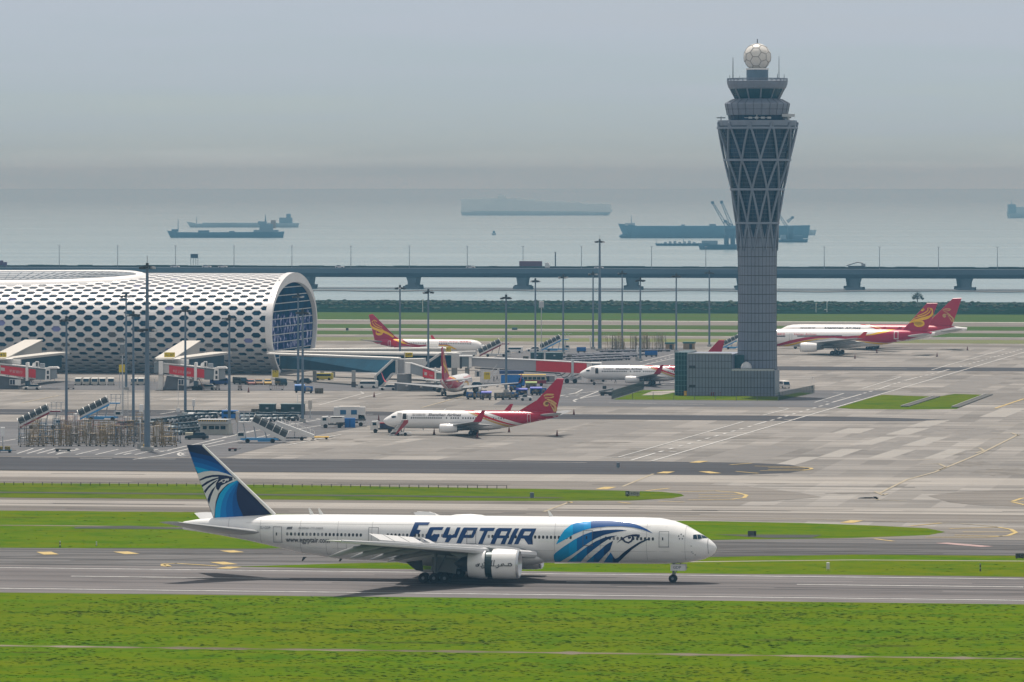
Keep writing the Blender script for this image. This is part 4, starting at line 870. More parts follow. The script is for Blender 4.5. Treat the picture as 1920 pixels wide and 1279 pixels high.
    def text(s, body, px0, py0, px1, py1, m, name='lettering', shear=0.0, bold=0.0, parent=None, off=None):
        """text whose box runs from pixel (px0,py0) bottom left (as read) to (px1,py1) top right"""
        vs, fs, w = text_mesh(body, 1.0, shear, bold); h = max(v[1] for v in vs)
        x0, z0 = s.local(px0, py0); x1, z1 = s.local(px1, py1); s.lay += 1; off = .03 + .002 * s.lay if off is None else off
        xb, zb = s.local(px1, py0 + (py1 - py0) * 0); mb = MB(); out = []
        for x, y in vs:
            lx = x0 + (x1 - x0) * x / w; lz = z0 + (z1 - z0) * y / h; out.append((lx, s.side * s.ysurf(lx, lz, off), lz))
        return mb.add(out, fs).build(name, m, parent or s.t)
    def windows(s, pix, y0, y1, hp, wp_, m=None, shades=(), name='window', m2=None):
        """each cabin window is a small rounded plate; pix = photo columns"""
        me = {}
        for i, px in enumerate(pix):
            py = y0 + (y1 - y0) * (px - pix[0]) / max(1e-6, pix[-1] - pix[0]); x, z = s.local(px, py)
            for side in (s.side,):
                y = s.ysurf(x, z, .03); key = (round(z, 1), side, px in shades)
                top, bot, w = s.st(x); c = (top + bot) / 2; sl = (s.ysurf(x, z + hp / 2, .03) - s.ysurf(x, z - hp / 2, .03))
                mb = MB(); hw, hh = wp_ / 2, hp / 2; pts = []
                for a in range(8):
                    an = math.pi / 8 + a * math.pi / 4; pts.append((hw * (1 if math.cos(an) > 0 else -1) * (1 if abs(math.cos(an)) > .5 else .5), side * 0 + 0, hh * (1 if math.sin(an) > 0 else -1) * (1 if abs(math.sin(an)) > .5 else .6)))
                vs = [(x + a, side * (s.ysurf(x, z + c_, .035)), z + c_) for a, b, c_ in pts]
                mb.add(vs, [tuple(range(8))]); mb.build(name, (m2 or SHADE) if i in shades else (m or WIN), s.t)
    def door(s, px0, py0, px1, py1, m=None, name='door', w=.06, sill=True, fill=None):
        a = s.local(px0, py0); b = s.local(px1, py1); x0, x1 = sorted((a[0], b[0])); z1, z0 = max(a[1], b[1]), min(a[1], b[1])
        if fill: s.decal([[(x0, z0), (x1, z0), (x1, z1), (x0, z1)]], fill, name + '_panel', pixels=False, both=False)
        fr = [[(x0, z0), (x0 + w, z0), (x0 + w, z1), (x0, z1)], [(x1 - w, z0), (x1, z0), (x1, z1), (x1 - w, z1)], [(x0 + w, z1 - w), (x1 - w, z1 - w), (x1 - w, z1), (x0 + w, z1)], [(x0 - .05, z0 - w * 1.4), (x1 + .05, z0 - w * 1.4), (x1 + .05, z0), (x0 - .05, z0)]]
        d = s.decal(fr, m or LINE, name, pixels=False, both=False)
        if sill:
            xm = x0 + (x1 - x0) * .32; zm = z0 + (z1 - z0) * .52; s.decal([[(xm, zm - .2), (xm + .17, zm - .2), (xm + .17, zm + .2), (xm, zm + .2)]], WIN, 'door_window', pixels=False, both=False, parent=d)
        return d
    def wing(s, root, tip, kink=None, name='wing', m=None, t_=(.13, .10), sides=(1, -1), vertical=False, camb=0.02):
        """root/tip/kink = (y, x_le, x_te, z)"""
        af = [(1, 0), (.95, .012), (.7, .045), (.4, .06), (.2, .055), (.08, .04), (.02, .02), (0, 0), (.02, -.018), (.08, -.03), (.2, -.042), (.4, -.045), (.7, -.025), (.95, -.004)]
        secs = [root] + ([kink] if kink else []) + [tip]; out = []
        for sd in sides:
            rings = []
            for i, (y, le, te, z) in enumerate(secs):
                c = le - te; th = t_[0] + (t_[1] - t_[0]) * i / (len(secs) - 1); k = th / .105
                if vertical: rings.append([(le - c * a, b * c * k, y) for a, b in af])
                else: rings.append([(le - c * a, sd * y, z + b * c * k) for a, b in af])
            out.append(MB().loft(rings).build(name, m or PG, s.t, True))
        return out
    def engine(s, x, y, z, L_, r, lip=CHROME, cowl=None, gap=None, name='engine'):
        for sd in (1, -1):
            c = (0, sd * y, z); e_ = MB()
            pr = [(r * .80, x), (r * .9, x - L_ * .012), (r * .95, x - L_ * .05), (r, x - L_ * .25), (r, x - L_ * .5), (r * .93, x - L_ * .8), (r * .82, x - L_)]
            if gap is None: e_.loft([[(xx, sd * y + q * math.cos(a), z + q * math.sin(a)) for a in [2 * math.pi * i / 32 for i in range(32)]] for q, xx in pr[1:]], cap=False)
            else:
                g0, g1 = gap; g = lambda xs: [[(xx, sd * y + q * math.cos(a), z + q * math.sin(a)) for a in [2 * math.pi * i / 32 for i in range(32)]] for q, xx in xs]
                e_.loft(g([(r * .93, x - L_ * .03), (r * .99, x - L_ * .12), (r, x - L_ * .25), (r, x - L_ * g0)]), cap=False)
                e_.loft(g([(r, x - L_ * g0), (r * .9, x - L_ * g0)]), cap=False); e_.loft(g([(r * .9, x - L_ * g1), (r * 1.0, x - L_ * g1), (r * .97, x - L_ * .8), (r * .9, x - L_)]), cap=False)
            root = e_.build(name, cowl or PW, s.t, True)
            MB().loft([[(xx, sd * y + q * math.cos(a), z + q * math.sin(a)) for a in [2 * math.pi * i / 32 for i in range(32)]] for q, xx in ((r * .97, x - L_ * .045), (r * .93, x - L_ * .012), (r * .86, x), (r * .80, x - L_ * .02), (r * .78, x - L_ * .12))], cap=False).build('inlet_lip', lip, root, True)
            MB().lathex([(r * .79, x - L_ * .13), (r * .3, x - L_ * .13), (.02, x - L_ * .05)], (0, sd * y, z), 24).build('fan', MGREY, root, True)
            MB().lathex([(r * .8, x - L_ * .14), (r * .8, x - L_ * .9), (r * .55, x - L_ * 1.0), (r * .45, x - L_ * 1.14), (.1, x - L_ * 1.3)], (0, sd * y, z), 24).build('exhaust_nozzle', DARK if gap else MGREY, root, True)
            yl = s.sp['wz'](y)
            MB().prism([(x - L_ * .3, z + r * .9), (x - L_ * .62, yl + .1), (x - L_ * 1.55, yl - .1), (x - L_ * 1.2, z + r * .35), (x - L_ * .8, z + r * .6)], sd * y - .22, sd * y + .22, 'y').build('pylon', PG, root)
    def gear(s, x, y, ys, xs, r, w, ztop, name='main_gear', bay=None):
        """wheels at offsets ys across and xs along"""
        root = MB(); root.tube([(x, y, r * 1.1), (x + .15, y, ztop)], [r * .28, r * .32], 10)
        root.tube([(x + .1, y, r * 1.6), (x + r * 2.2, y * .6 if abs(y) > 1 else y, ztop)], r * .14, 6)
        if len(xs) > 1: root.tube([(x + min(xs), y, r), (x + max(xs), y, r)], r * .22, 8)
        for dx in xs: root.tube([(x + dx, y + min(ys), r), (x + dx, y + max(ys), r)], r * .16, 6)
        g = root.build(name, mat('gear_strut', (.22, .23, .24), .5, .3, .1), s.t)
        for dx in xs:
            for dy in ys:
                wl = MB(); yy = y + dy; wl.loft([[(x + dx + q * math.cos(a), yy + o_, r + q * math.sin(a)) for a in [2 * math.pi * i / 20 for i in range(20)]] for q, o_ in ((r * .55, -w / 2), (r * .92, -w / 2), (r, -w * .3), (r, w * .3), (r * .92, w / 2), (r * .55, w / 2))]); wo_ = wl.build('wheel', RUBBER, g, False)
                sd = 1 if dy > 0 or (len(ys) == 1 and s.side > 0) else -1
                MB().disc((x + dx, yy + sd * w * .46, r), (0, 1, 0), r * .32, w * .12, 14).build('hub', MGREY, wo_)
        return g

# ---- the wide body in the foreground
ng = G(1262, 1092.3); hd = -TH
S77 = dict(nose=5.9, r=3.1, wz=lambda y: 4.35 + (y - 3.1) * .098, prof=[
    (0, 4.75, 4.55, .06), (.25, 5.2, 4.05, .62), (.8, 5.72, 3.6, 1.15), (1.6, 6.25, 3.2, 1.65), (2.6, 6.85, 2.95, 2.1), (4.0, 7.65, 2.72, 2.52), (5.6, 8.25, 2.57, 2.82), (7.5, 8.62, 2.49, 3.0), (10, 8.7, 2.47, 3.1), (14, 8.7, 2.47, 3.1), (44, 8.7, 2.47, 3.1), (49, 8.7, 2.55, 3.1),
    (52, 8.7, 2.75, 3.05), (56, 8.66, 3.35, 2.85), (60, 8.6, 4.2, 2.5), (64, 8.45, 5.05, 2.02), (68, 8.15, 5.75, 1.4), (71, 7.85, 6.2, .8), (72.8, 7.55, 6.4, .3), (73.05, 7.45, 6.5, .22)])
A = Plane('airliner', 'large white airliner with blue falcon head livery and blue tail rolling along the near runway', S77, ng, hd)
A.body()
sp = S77
# belly fairing
MB().loft([[(x, w * math.cos(2 * math.pi * i / 28), zc_ + h_ * math.sin(2 * math.pi * i / 28)) for i in range(28)] for x, w, h_, zc_ in ((-16.5, 1.2, .5, 3.2), (-19, 2.9, 1.2, 3.3), (-23, 3.35, 1.5, 3.4), (-33, 3.35, 1.55, 3.4), (-37, 2.9, 1.1, 3.35), (-40, 1.2, .5, 3.3))]).build('wing_fairing', PW, A.t, True)
A.wing((2.6, -18.4, -33.6, 3.75), (32.3, -38.6, -41.2, 7.15), (10.8, -24.2, -34.5, 4.9), m=PG)
for sd in (1, -1):
    le = MB(); le.tube([(-18.2 - (24.0 - 18.2) * (2.7 - 2.6) / 8, sd * 3.2, 3.75), (-24.6, sd * 10.8, 4.72), (-38.9, sd * 32.3, 7.1)], [.5, .44, .2], 8); le.build('slat', mat('slat_metal', (.72, .72, .73), .35, .2, .04), A.t, True)
    for y0, y1, nm in ((3.4, 9.6, 'flap'), (11.6, 22.5, 'flap')):
        f_ = lambda y: (-34.2 - (y - 10.8) * .31 if y > 10.8 else -33.8); z_ = lambda y: S77['wz'](y) - .15
        MB().loft([[(f_(y) + .9, sd * y, z_(y) + .1), (f_(y) - .2, sd * y, z_(y) + .12), (f_(y) - (2.6 if y < 11 else 1.6), sd * y, z_(y) - (1.35 if y < 11 else .85)), (f_(y) - .3, sd * y, z_(y) - .35)] for y in (y0, y1)]).build(nm, PG, A.t)
    for y0, y1 in ((4.2, 9.4), (12.2, 16), (16.3, 20.2), (20.5, 24.2)):
        f_ = lambda y: (-34.0 + 2.2 - (y - 10.8) * .31 if y > 10.8 else -31.6)
        MB().loft([[(f_(y) + .6, sd * y, S77['wz'](y) + .42), (f_(y) - .9, sd * y, S77['wz'](y) + 1.25), (f_(y) - .9, sd * y, S77['wz'](y) + 1.18), (f_(y) + .6, sd * y, S77['wz'](y) + .3)] for y in (y0, y1)]).build('spoiler', mat('spoiler_white', (.62, .62, .62), .4, 0, .04), A.t)
    for y in (7.6, 14.2, 19.5, 24.8):
        x0_ = -30.5 - max(0, y - 10.8) * .33; z0_ = S77['wz'](y) - .55
        MB().loft([[(x0_ - dx, sd * y + w_ * math.cos(a), z0_ - dz + h_ * math.sin(a)) for a in [2 * math.pi * i / 10 for i in range(10)]] for dx, w_, h_, dz in ((0, .05, .05, 0), (1.2, .3, .38, .05), (3.6, .34, .45, .35), (5.6, .26, .32, .95), (7.0, .03, .05, 1.35))]).build('flap_fairing', mat('fairing_grey', (.28, .285, .29), .45, 0, .05), A.t, True)
    MB().tube([(-38.9, sd * 32.4, 7.15), (-40.8, sd * 32.9, 7.25)], [.12, .05], 6).build('wing_tip', WHITE, A.t)
A.wing((1.4, -55.2, -63.4, 6.2), (10.9, -65.2, -68.0, 8.05), name='tailplane', t_=(.1, .09), m=mat('tailplane_grey', (.42, .43, .44), .4, .1, .05))
A.engine(-19.2, 9.6, 2.87, 6.8, 2.0, gap=(.52, .66))
for sd in (1, -1):
    MB().lathex([(1.72, -19.2 - 6.8 * .5), (1.72, -19.2 - 6.8 * .68)], (0, sd * 9.6, 2.87), 28).build('reverser_cascade', mat('cascade_dark', (.02, .045, .05), .4, .2, .3, 3), A.t)
for sd in (1, -1):
    A.gear(-31.4, sd * 5.5, (-.7, .7), (-1.46, 0, 1.46), .67, .5, 4.2)
    MB().box((-30.4, sd * 4.1, 2.25), (3.4, .1, 1.9), ry=.1).build('gear_door', PG, A.t)
    MB().prism([(-33.2, 3.0), (-35.4, 2.7), (-34.0, 1.6), (-33.0, 1.5)], sd * 5.2, sd * 5.3, 'y').build('gear_door', DARK, A.t)
A.gear(0, 0, (-.32, .32), (0,), .55, .4, 2.9, 'nose_gear')
nd = MB(); nd.box((.75, -.72, 2.05), (2.0, .06, .85)).box((.75, .72, 2.05), (2.0, .06, .85)); nd.build('nose_gear_door', WHITE, A.t)
M4 = Matrix.Translation((.12, -.77, 1.9)); flat_text('GDP', .36, 1.05, 'door_lettering', NAVY, A.t, M4)
M4 = Matrix.Translation((1.3, .77, 1.9)) @ Matrix.Rotation(math.pi, 4, 'Z'); flat_text('GDP', .36, 1.05, 'door_lettering', NAVY, A.t, M4)
# fin, traced in the plane of symmetry
z3 = lambda pts: [(340 + x / 7.105, 820 + y / 7.105) for x, y in pts]
fo = [A.local(*p, 0) for p in z3([(70, 100), (292, 96), (1215, 1030), (1215, 1100), (440, 1110)])]
(txb, tzt), (txf, _), (rxf, rzf), _, (rxb, rzb) = fo
def finy(x, z, k=.22):
    f_ = (z - rzb) / (tzt - rzb); xl = rxf + (txf - rxf) * f_; xt = rxb + (txb - rxb) * f_; c = max(.3, xl - xt); a = max(0, min(1, (xl - x) / c))
    return c * .045 * 4 * a * (1 - a) * (1.25 - .5 * a) + .02
DK = mat('fin_navy', rgb(2, 16, 66), .35, 0, .04, .2, spec=.3, coat=.1)
fb = MB(); rings = []
for i in range(25):
    f_ = i / 24; z = rzb + (tzt - rzb) * f_; xl = rxf + (txf - rxf) * f_; xt = rxb + (txb - rxb) * f_; rg = []
    for q in range(33): a = 1 - q / 32; x = xl - (xl - xt) * a; rg.append((x, finy(x, z), z))
    for q in range(1, 32): a = q / 32; x = xl - (xl - xt) * a; rg.append((x, -finy(x, z), z))
    rings.append(rg)
fb.loft(rings); FIN = fb.build('tail_fin', DK, A.t, True)
fz = lambda polys, m, nm='fin_paint': A.decal([z3(p) for p in polys], m, nm, fin=finy, parent=FIN)
bl = lambda r, g, b: mat('blue_%d_%d_%d' % (r, g, b), rgb(0, min(255, g * 1.16), min(255, b * 1.06)), .5, 0, .03, .2, spec=.2)
def redge(y): return 292 + (y - 96) * (1215 - 292) / (1030 - 96) + 3
def ledge(y): return 70 + (y - 100) * (440 - 70) / (1085 - 100)
def clipfin(poly): return [(min(redge(y) - 12, max(ledge(y), x)), y) for x, y in poly]
bands = [(185, 205, 345, (10, 50, 118)), (255, 262, 440, (8, 72, 148)), (330, 325, 500, (8, 92, 172)), (400, 388, 560, (10, 135, 200))]
A.lay = 0
for yl, ym, yr, c in bands:
    p = [(0, yl)] + [(100 + k * 60, ym + (k ** 1.9) * .0 + (yr - ym) * (k / 9) ** 1.8 * 1.0) for k in range(1, 10)] + [(900, 560), (700, 560), (230, 490)]
    fz([clipfin(p)], bl(*c))
WH = mat('livery_white', (.66, .67, .68), .3, 0, .03, .3, coat=.4)
fz([clipfin([(210, 484), (300, 458), (400, 447), (500, 455), (600, 482), (660, 508), (715, 538), (745, 560), (745, 580), (690, 592), (620, 622), (560, 678), (500, 750), (462, 860), (442, 950), (440, 1083), (430, 1083)])], WH)
fz([clipfin(p) for p in ([(243, 560), (330, 520), (420, 500), (500, 497), (600, 507), (690, 530), (735, 553), (700, 565), (600, 600), (540, 640), (498, 712), (470, 680), (465, 620), (500, 560), (580, 528), (520, 524), (420, 528), (340, 545), (250, 580)],
    [(272, 638), (340, 590), (420, 555), (500, 532), (560, 530), (480, 556), (400, 590), (340, 625), (280, 662)],
    [(305, 715), (360, 650), (430, 595), (500, 558), (470, 590), (410, 640), (360, 690), (318, 748)],
    [(350, 830), (370, 770), (410, 700), (470, 640), (430, 720), (400, 790), (372, 888)])], DK, 'falcon_feather')
fz([[(500, 600), (545, 562), (590, 552), (640, 548), (630, 570), (600, 565), (598, 585), (580, 606), (560, 604), (538, 585), (510, 600)]], WH, 'falcon_eye')
fz([[(548, 583), (560, 568), (588, 562), (586, 580), (572, 594), (558, 592)]], DK, 'falcon_eye')
for c, pts, nx in (((10, 140, 205), [(745, 572), (700, 590), (640, 622), (580, 675), (520, 755), (480, 860), (458, 950), (450, 1083)], 0),
                   ((8, 108, 188), [(752, 580), (715, 615), (660, 660), (600, 740), (555, 840), (530, 950), (522, 1078)], 0),
                   ((8, 88, 168), [(757, 588), (735, 625), (700, 680), (650, 760), (615, 850), (602, 950), (612, 1070)], 0),
                   ((10, 70, 145), [(762, 595), (750, 640), (725, 700), (700, 780), (690, 870), (692, 960), (708, 1062)], 0)):
    fz([clipfin(pts + [(880, 1052), (815, 920), (790, 830), (782, 740), (775, 650), (772, 600)])], bl(*c))
A.lay = 16
fz([clipfin([(770, 600), (755, 650), (742, 740), (750, 830), (775, 920), (838, 1052), (1000, 1040), (1196, 1026)])], DK)
MB().tube([(txf - .1, 0, tzt), (rxf + .3, 0, rzf)], [.16, .24], 8).build('fin_leading_edge', WHITE, FIN, True)
# side livery
A.lay = 0
z2 = lambda pts: [(1020 + x / 5.333, 960 + y / 5.333) for x, y in pts]
z5 = lambda pts: [(720 + x / 6.4, 960 + y / 6.4) for x, y in pts]
F1 = [(120, 325), (140, 285), (160, 245), (205, 180), (270, 128), (330, 108), (400, 95), (480, 88), (560, 85), (640, 86), (720, 90), (800, 98), (860, 108), (920, 124), (960, 138), (1030, 172), (1090, 213), (1050, 200), (990, 178), (900, 155), (840, 148), (780, 143), (640, 145), (520, 156), (460, 166), (400, 182), (300, 222), (200, 282)]
F2 = [(98, 430), (120, 405), (160, 375), (200, 345), (300, 278), (395, 228), (480, 197), (600, 181), (720, 176), (780, 178), (835, 187), (760, 195), (700, 205), (600, 230), (520, 264), (440, 312), (340, 387), (270, 435), (200, 475), (165, 498), (110, 498), (100, 470)]
F3 = [(236, 498), (330, 422), (430, 347), (520, 292), (600, 257), (660, 242), (735, 236), (700, 248), (650, 268), (580, 312), (500, 372), (430, 430), (370, 498)]
F4 = [(422, 503), (500, 432), (560, 382), (620, 328), (692, 288), (672, 325), (662, 380), (600, 440), (545, 503)]
F5 = [(598, 505), (625, 465), (668, 403), (690, 440), (712, 470), (740, 458), (800, 402), (880, 346), (960, 297), (1050, 263), (1062, 267), (960, 318), (880, 375), (800, 450), (742, 508)]
def xclip(poly, xa, xb):
    def cl(p, x0, keep):
        out = []
        for i in range(len(p)):
            a, b = p[i], p[(i + 1) % len(p)]; ia, ib = (a[0] - x0) * keep >= 0, (b[0] - x0) * keep >= 0
            if ia: out.append(a)
            if ia != ib: f_ = (x0 - a[0]) / (b[0] - a[0]); out.append((x0, a[1] + (b[1] - a[1]) * f_))
        return out
    p = cl(poly, xa, 1); return cl(p, xb, -1) if len(p) > 2 else p
cuts = {0: [(0, 290, (40, 145, 215)), (290, 400, (30, 115, 190)), (400, 470, (45, 125, 200)), (470, 1200, (28, 62, 130))],
        1: [(0, 250, (20, 125, 190)), (250, 330, (25, 135, 205)), (330, 480, (12, 92, 165)), (480, 1200, (14, 50, 105))],
        2: [(0, 330, (22, 128, 190)), (330, 430, (15, 105, 175)), (430, 560, (10, 68, 130)), (560, 1200, (10, 40, 88))],
        3: [(0, 500, (18, 112, 180)), (500, 600, (10, 80, 150)), (600, 1200, (12, 50, 105))],
        4: [(0, 690, (14, 90, 160)), (690, 760, (10, 50, 105)), (760, 1200, (8, 26, 62))]}
for i, fp in enumerate((F1, F2, F3, F4, F5)):
    for a, b, c in cuts[i]:
        q = xclip(fp, a, b)
        for sd in (A.side, -A.side):
            if len(q) > 2: A.decal([z2(q)], bl(*c), 'falcon_feather', off=.03, sides=(sd,))
A.decal([z2([(725, 315), (770, 268), (820, 240), (880, 225), (925, 222), (960, 227), (952, 262), (925, 246), (897, 244), (897, 262), (882, 296), (845, 316), (806, 304), (784, 276), (760, 288)])], DK, 'falcon_eye', off=.034)
A.decal([z2([(800, 268), (830, 250), (872, 240), (880, 255), (868, 285), (842, 300), (815, 290)])], PW, 'falcon_eye', off=.04)
A.decal([z2([(838, 248), (872, 243), (872, 262), (850, 272), (838, 262)])], DK, 'falcon_eye', off=.046)
LT = mat('lettering_blue', rgb(0, 54, 108), .35, 0, .05, .3, spec=.3, coat=.1)
letters = [[(272, 318), (300, 300), (375, 122), (552, 122), (527, 156), (420, 156), (395, 213), (442, 217), (418, 265), (372, 263), (335, 345), (440, 330), (432, 352), (285, 345)],
    [(478, 350), (545, 195), (560, 182), (718, 180), (697, 217), (597, 217), (550, 322), (522, 352)], [(500, 354), (530, 323), (592, 323), (606, 299), (584, 298), (598, 266), (670, 267), (630, 358)],
    [(745, 195), (757, 182), (800, 183), (765, 268), (768, 276), (840, 276), (870, 200), (882, 184), (922, 185), (872, 308), (800, 313), (775, 366), (728, 363), (755, 312), (705, 310), (700, 292)],
    [(948, 198), (965, 186), (1128, 188), (1078, 300), (1062, 313), (958, 312), (925, 378), (868, 375)],
    [(1160, 190), (1335, 190), (1315, 229), (1248, 229), (1180, 386), (1130, 384), (1202, 229), (1145, 227)],
    [(1350, 212), (1380, 192), (1540, 194), (1450, 388), (1398, 387), (1430, 316), (1360, 315), (1328, 386), (1276, 384)],
    [(1560, 215), (1578, 196), (1624, 196), (1532, 390), (1480, 388)],
    [(1640, 215), (1662, 197), (1830, 198), (1782, 305), (1745, 318), (1787, 391), (1730, 390), (1682, 319), (1645, 318), (1612, 388), (1560, 388)]]
for l in letters: A.decal([z5(l)], LT, 'airline_lettering', off=.03)
for h_ in ([(1000, 224), (1072, 224), (1048, 274), (975, 274)], [(1412, 232), (1482, 234), (1458, 282), (1388, 281)], [(1692, 235), (1768, 236), (1740, 281), (1668, 280)]): A.decal([z5(h_)], PW, 'letter_counter', off=.036)
A.text('www.egyptair.com', 537, 1019.5, 618, 1008.5, mat('ink', rgb(28, 30, 44), .5, 0, 0), 'web_address', bold=.012)
A.text('SU-GDP', 488, 991.8, 507.5, 987, LINE, 'registration'); A.text('BOEING 777-300ER', 560, 991.6, 606, 988.6, LINE, 'type_name', shear=.3)
A.decal([[(539, 988), (549, 987.6), (548, 989.6), (538, 990)], [(538, 990.6), (548, 990.2), (547, 992.2), (537, 992.6)]], LINE, 'flag_mark', off=.04)
r2 = random.Random(3)
A.windows([538.7 + 7.25 * i for i in range(20)], 1001.2, 1003.2, .42, .30, shades=[i for i in range(20) if r2.random() < .4])
A.windows([727 + 7.3 * i for i in range(18)], 1003.2, 1004.6, .42, .30, shades=[4, 9, 12, 14, 16])
A.windows([916.5, 923.5, 930.5, 938, 952.5, 959.5, 967, 974.5, 988.5, 996, 1003.5, 1011] + [1018.5 + 7.35 * i for i in range(8)], 1005.8, 1008, .42, .30, shades=[0, 2, 3, 8, 9])
A.windows([1136.2 + 7.33 * i for i in range(13)], 1009.2, 1010.6, .42, .30, shades=[2, 3, 5])
for a, b, c, d in ((513, 987, 530, 1016), (692, 988.5, 710, 1017), (876.5, 991.5, 893, 1019), (1094, 994, 1111.5, 1022.5), (1236.5, 996, 1254.5, 1025)): A.door(a, b, c, d)
A.decal([z2([(1492, 228), (1528, 224), (1536, 272), (1492, 270)])], GLASSD, 'cockpit_window', off=.03); A.decal([z2([(1532, 224), (1568, 224), (1582, 264), (1540, 272)])], GLASSD, 'cockpit_window', off=.03); A.decal([z2([(1572, 224), (1610, 226), (1642, 258), (1586, 263)])], GLASSD, 'cockpit_window', off=.03)
sx, sz = A.local(1277, 1006.5)
for k in range(5):
    a = k * 1.2566 + 1.57; A.decal([[(sx + .32 * math.cos(a) + .11 * math.cos(q), sz + .32 * math.sin(a) + .11 * math.sin(q)) for q in (0, 1.57, 3.14, 4.71)]], LINE, 'alliance_star', pixels=False, both=False, off=.035)
for p in ((1296, 1024), (1297, 1035), (1299.5, 1037.5), (1303.5, 1040.5)): A.decal([[(p[0] - .9, p[1] - .6), (p[0] + .9, p[1] - .6), (p[0] + .9, p[1] + .6), (p[0] - .9, p[1] + .6)]], BLACK, 'air_data_probe', off=.035)
A.decal([[(1328.2, 1008.5), (1328.9, 1008.5), (1328.9, 1038), (1328.2, 1038)]], LINE, 'radome_joint', off=.02)
for x, y, l in ((585, 966, 0), (603, 966, 0), (1034, 969, 0)):
    xx, zz_ = A.local(x, y, 0); MB().prism([(xx + .3, 8.6), (xx - .25, 8.6), (xx - .5, 9.5), (xx - .3, 9.5)], -.04, .04, 'y').build('blade_antenna', WHITE, A.t)
for x in (-27.5, -23.2): MB().loft([[(x + dx, w_ * math.cos(a), 8.62 + h_ * math.sin(a)) for a in [math.pi * i / 10 for i in range(11)]] for dx, w_, h_ in ((-3, .1, .02), (-2, .5, .22), (0, .6, .3), (1.5, .5, .2), (2.2, .1, .02))], close=False, cap=False).build('antenna_fairing', PW, A.t, True) if x == -27.5 else None
for p in ((575, 1052), (645, 1052)):
    xx, zz_ = A.local(*p, 0); MB().prism([(xx, 2.9), (xx - .5, 2.9), (xx - .7, 2.35), (xx - .5, 2.35)], -.04, .04, 'y').build('drain_mast', DARK, A.t)
PJ = mat('panel_joint_grey', (.42, .42, .43), .5, 0, 0)
for x_ in (1.9, -3.2, -9.4, -15.6, -40.5, -45.2, -50.4, -56.0, -60.5): A.decal([[(x_, 3.1), (x_ + .045, 3.1), (x_ + .045, 8.1), (x_, 8.1)]], PJ, 'panel_joint', pixels=False, off=.004, both=False)
for z_ in (4.25, 7.55): A.decal([[(3.0, z_), (3.0, z_ + .035), (-58, z_ + .035), (-58, z_)]], PJ, 'panel_joint', pixels=False, off=.004, both=False)
for p_ in ([(-8.5, 3.3), (-11.2, 3.3), (-11.2, 5.0), (-8.5, 5.0)], [(-44, 3.4), (-46.8, 3.4), (-46.8, 5.0), (-44, 5.0)]):
    A.decal([[p_[0], p_[1], (p_[1][0], p_[1][1] + .05), (p_[0][0], p_[0][1] + .05)], [p_[3], p_[2], (p_[2][0], p_[2][1] + .05), (p_[3][0], p_[3][1] + .05)], [p_[0], (p_[0][0] + .05, p_[0][1]), (p_[3][0] + .05, p_[3][1]), p_[3]], [p_[1], (p_[1][0] + .05, p_[1][1]), (p_[2][0] + .05, p_[2][1]), p_[2]]], PJ, 'cargo_door', pixels=False, off=.006, both=False)
# engine script, drawn stroke by stroke on the cowl
def cowl_ink(strokes, w=.085):
    mb = MB(); o = A.rot.transposed() @ (Vector((0, 0, H)) - A.loc)
    for st in strokes:
        pts = []
        for px, py in st:
            d = A.rot.transposed() @ Vector(((px - 960) / F, 1, -(py - YH) / F)); t_ = (-11.6 - o.y) / d.y; q = o + d * t_; zc_ = q.z - 2.87; r_ = 2.03
            pts.append(Vector((q.x, -9.6 - math.sqrt(max(.01, r_ * r_ - zc_ * zc_)), q.z)))
        mb.tube(pts, w, 4)
    for f_ in range(len(mb.v)): pass
    return mb.build('engine_script', mat('ink', rgb(28, 30, 44), .5, 0, 0), A.t)
e5 = lambda *p: [(620 + x / 4.571, 980 + y / 4.571) for x, y in p]
cowl_ink([e5((1552, 360), (1540, 348), (1522, 352), (1524, 370), (1545, 372), (1555, 362)), e5((1524, 370), (1490, 370), (1480, 352), (1462, 356), (1468, 370)), e5((1480, 370), (1445, 372), (1432, 385), (1415, 388)), e5((1440, 358), (1432, 372)),
          e5((1422, 372), (1395, 372), (1402, 322)), e5((1395, 372), (1370 + 5, 372), (1382, 322)), e5((1552 - 170, 372), (1350 + 20, 352)), e5((1322, 372), (1305, 372), (1300, 350)), e5((1318, 385), (1300, 390), (1290, 385)), e5((1300, 372), (1285, 376)), e5((1275, 350), (1268, 372)), e5((1262, 352), (1262, 376), (1246, 374), (1248, 358)), e5((1325, 345), (1312, 343)), e5((1332, 392), (1318, 392))], .07)
# ------------------------------------------------------------ the smaller airliners
def ribbon(pts, ws):
    L_, R_ = [], []
    for i, (x, y) in enumerate(pts):
        a, b = pts[max(0, i - 1)], pts[min(len(pts) - 1, i + 1)]; dx, dy = b[0] - a[0], b[1] - a[1]; l = math.hypot(dx, dy) or 1
        w = ws[i] if isinstance(ws, (list, tuple)) else ws; L_.append((x - dy / l * w / 2, y + dx / l * w / 2)); R_.append((x + dy / l * w / 2, y - dx / l * w / 2))
    return L_ + R_[::-1]
def smooth(pts, n=4):
    out = []
    for i in range(len(pts) - 1):
        p0, p1, p2, p3 = pts[max(0, i - 1)], pts[i], pts[i + 1], pts[min(len(pts) - 1, i + 2)]
        for k in range(n):
            t = k / n; out.append(tuple(.5 * (2 * p1[j] + (p2[j] - p0[j]) * t + (2 * p0[j] - 5 * p1[j] + 4 * p2[j] - p3[j]) * t * t + (3 * p1[j] - p0[j] - 3 * p2[j] + p3[j]) * t ** 3) for j in (0, 1)))
    return out + [pts[-1]]
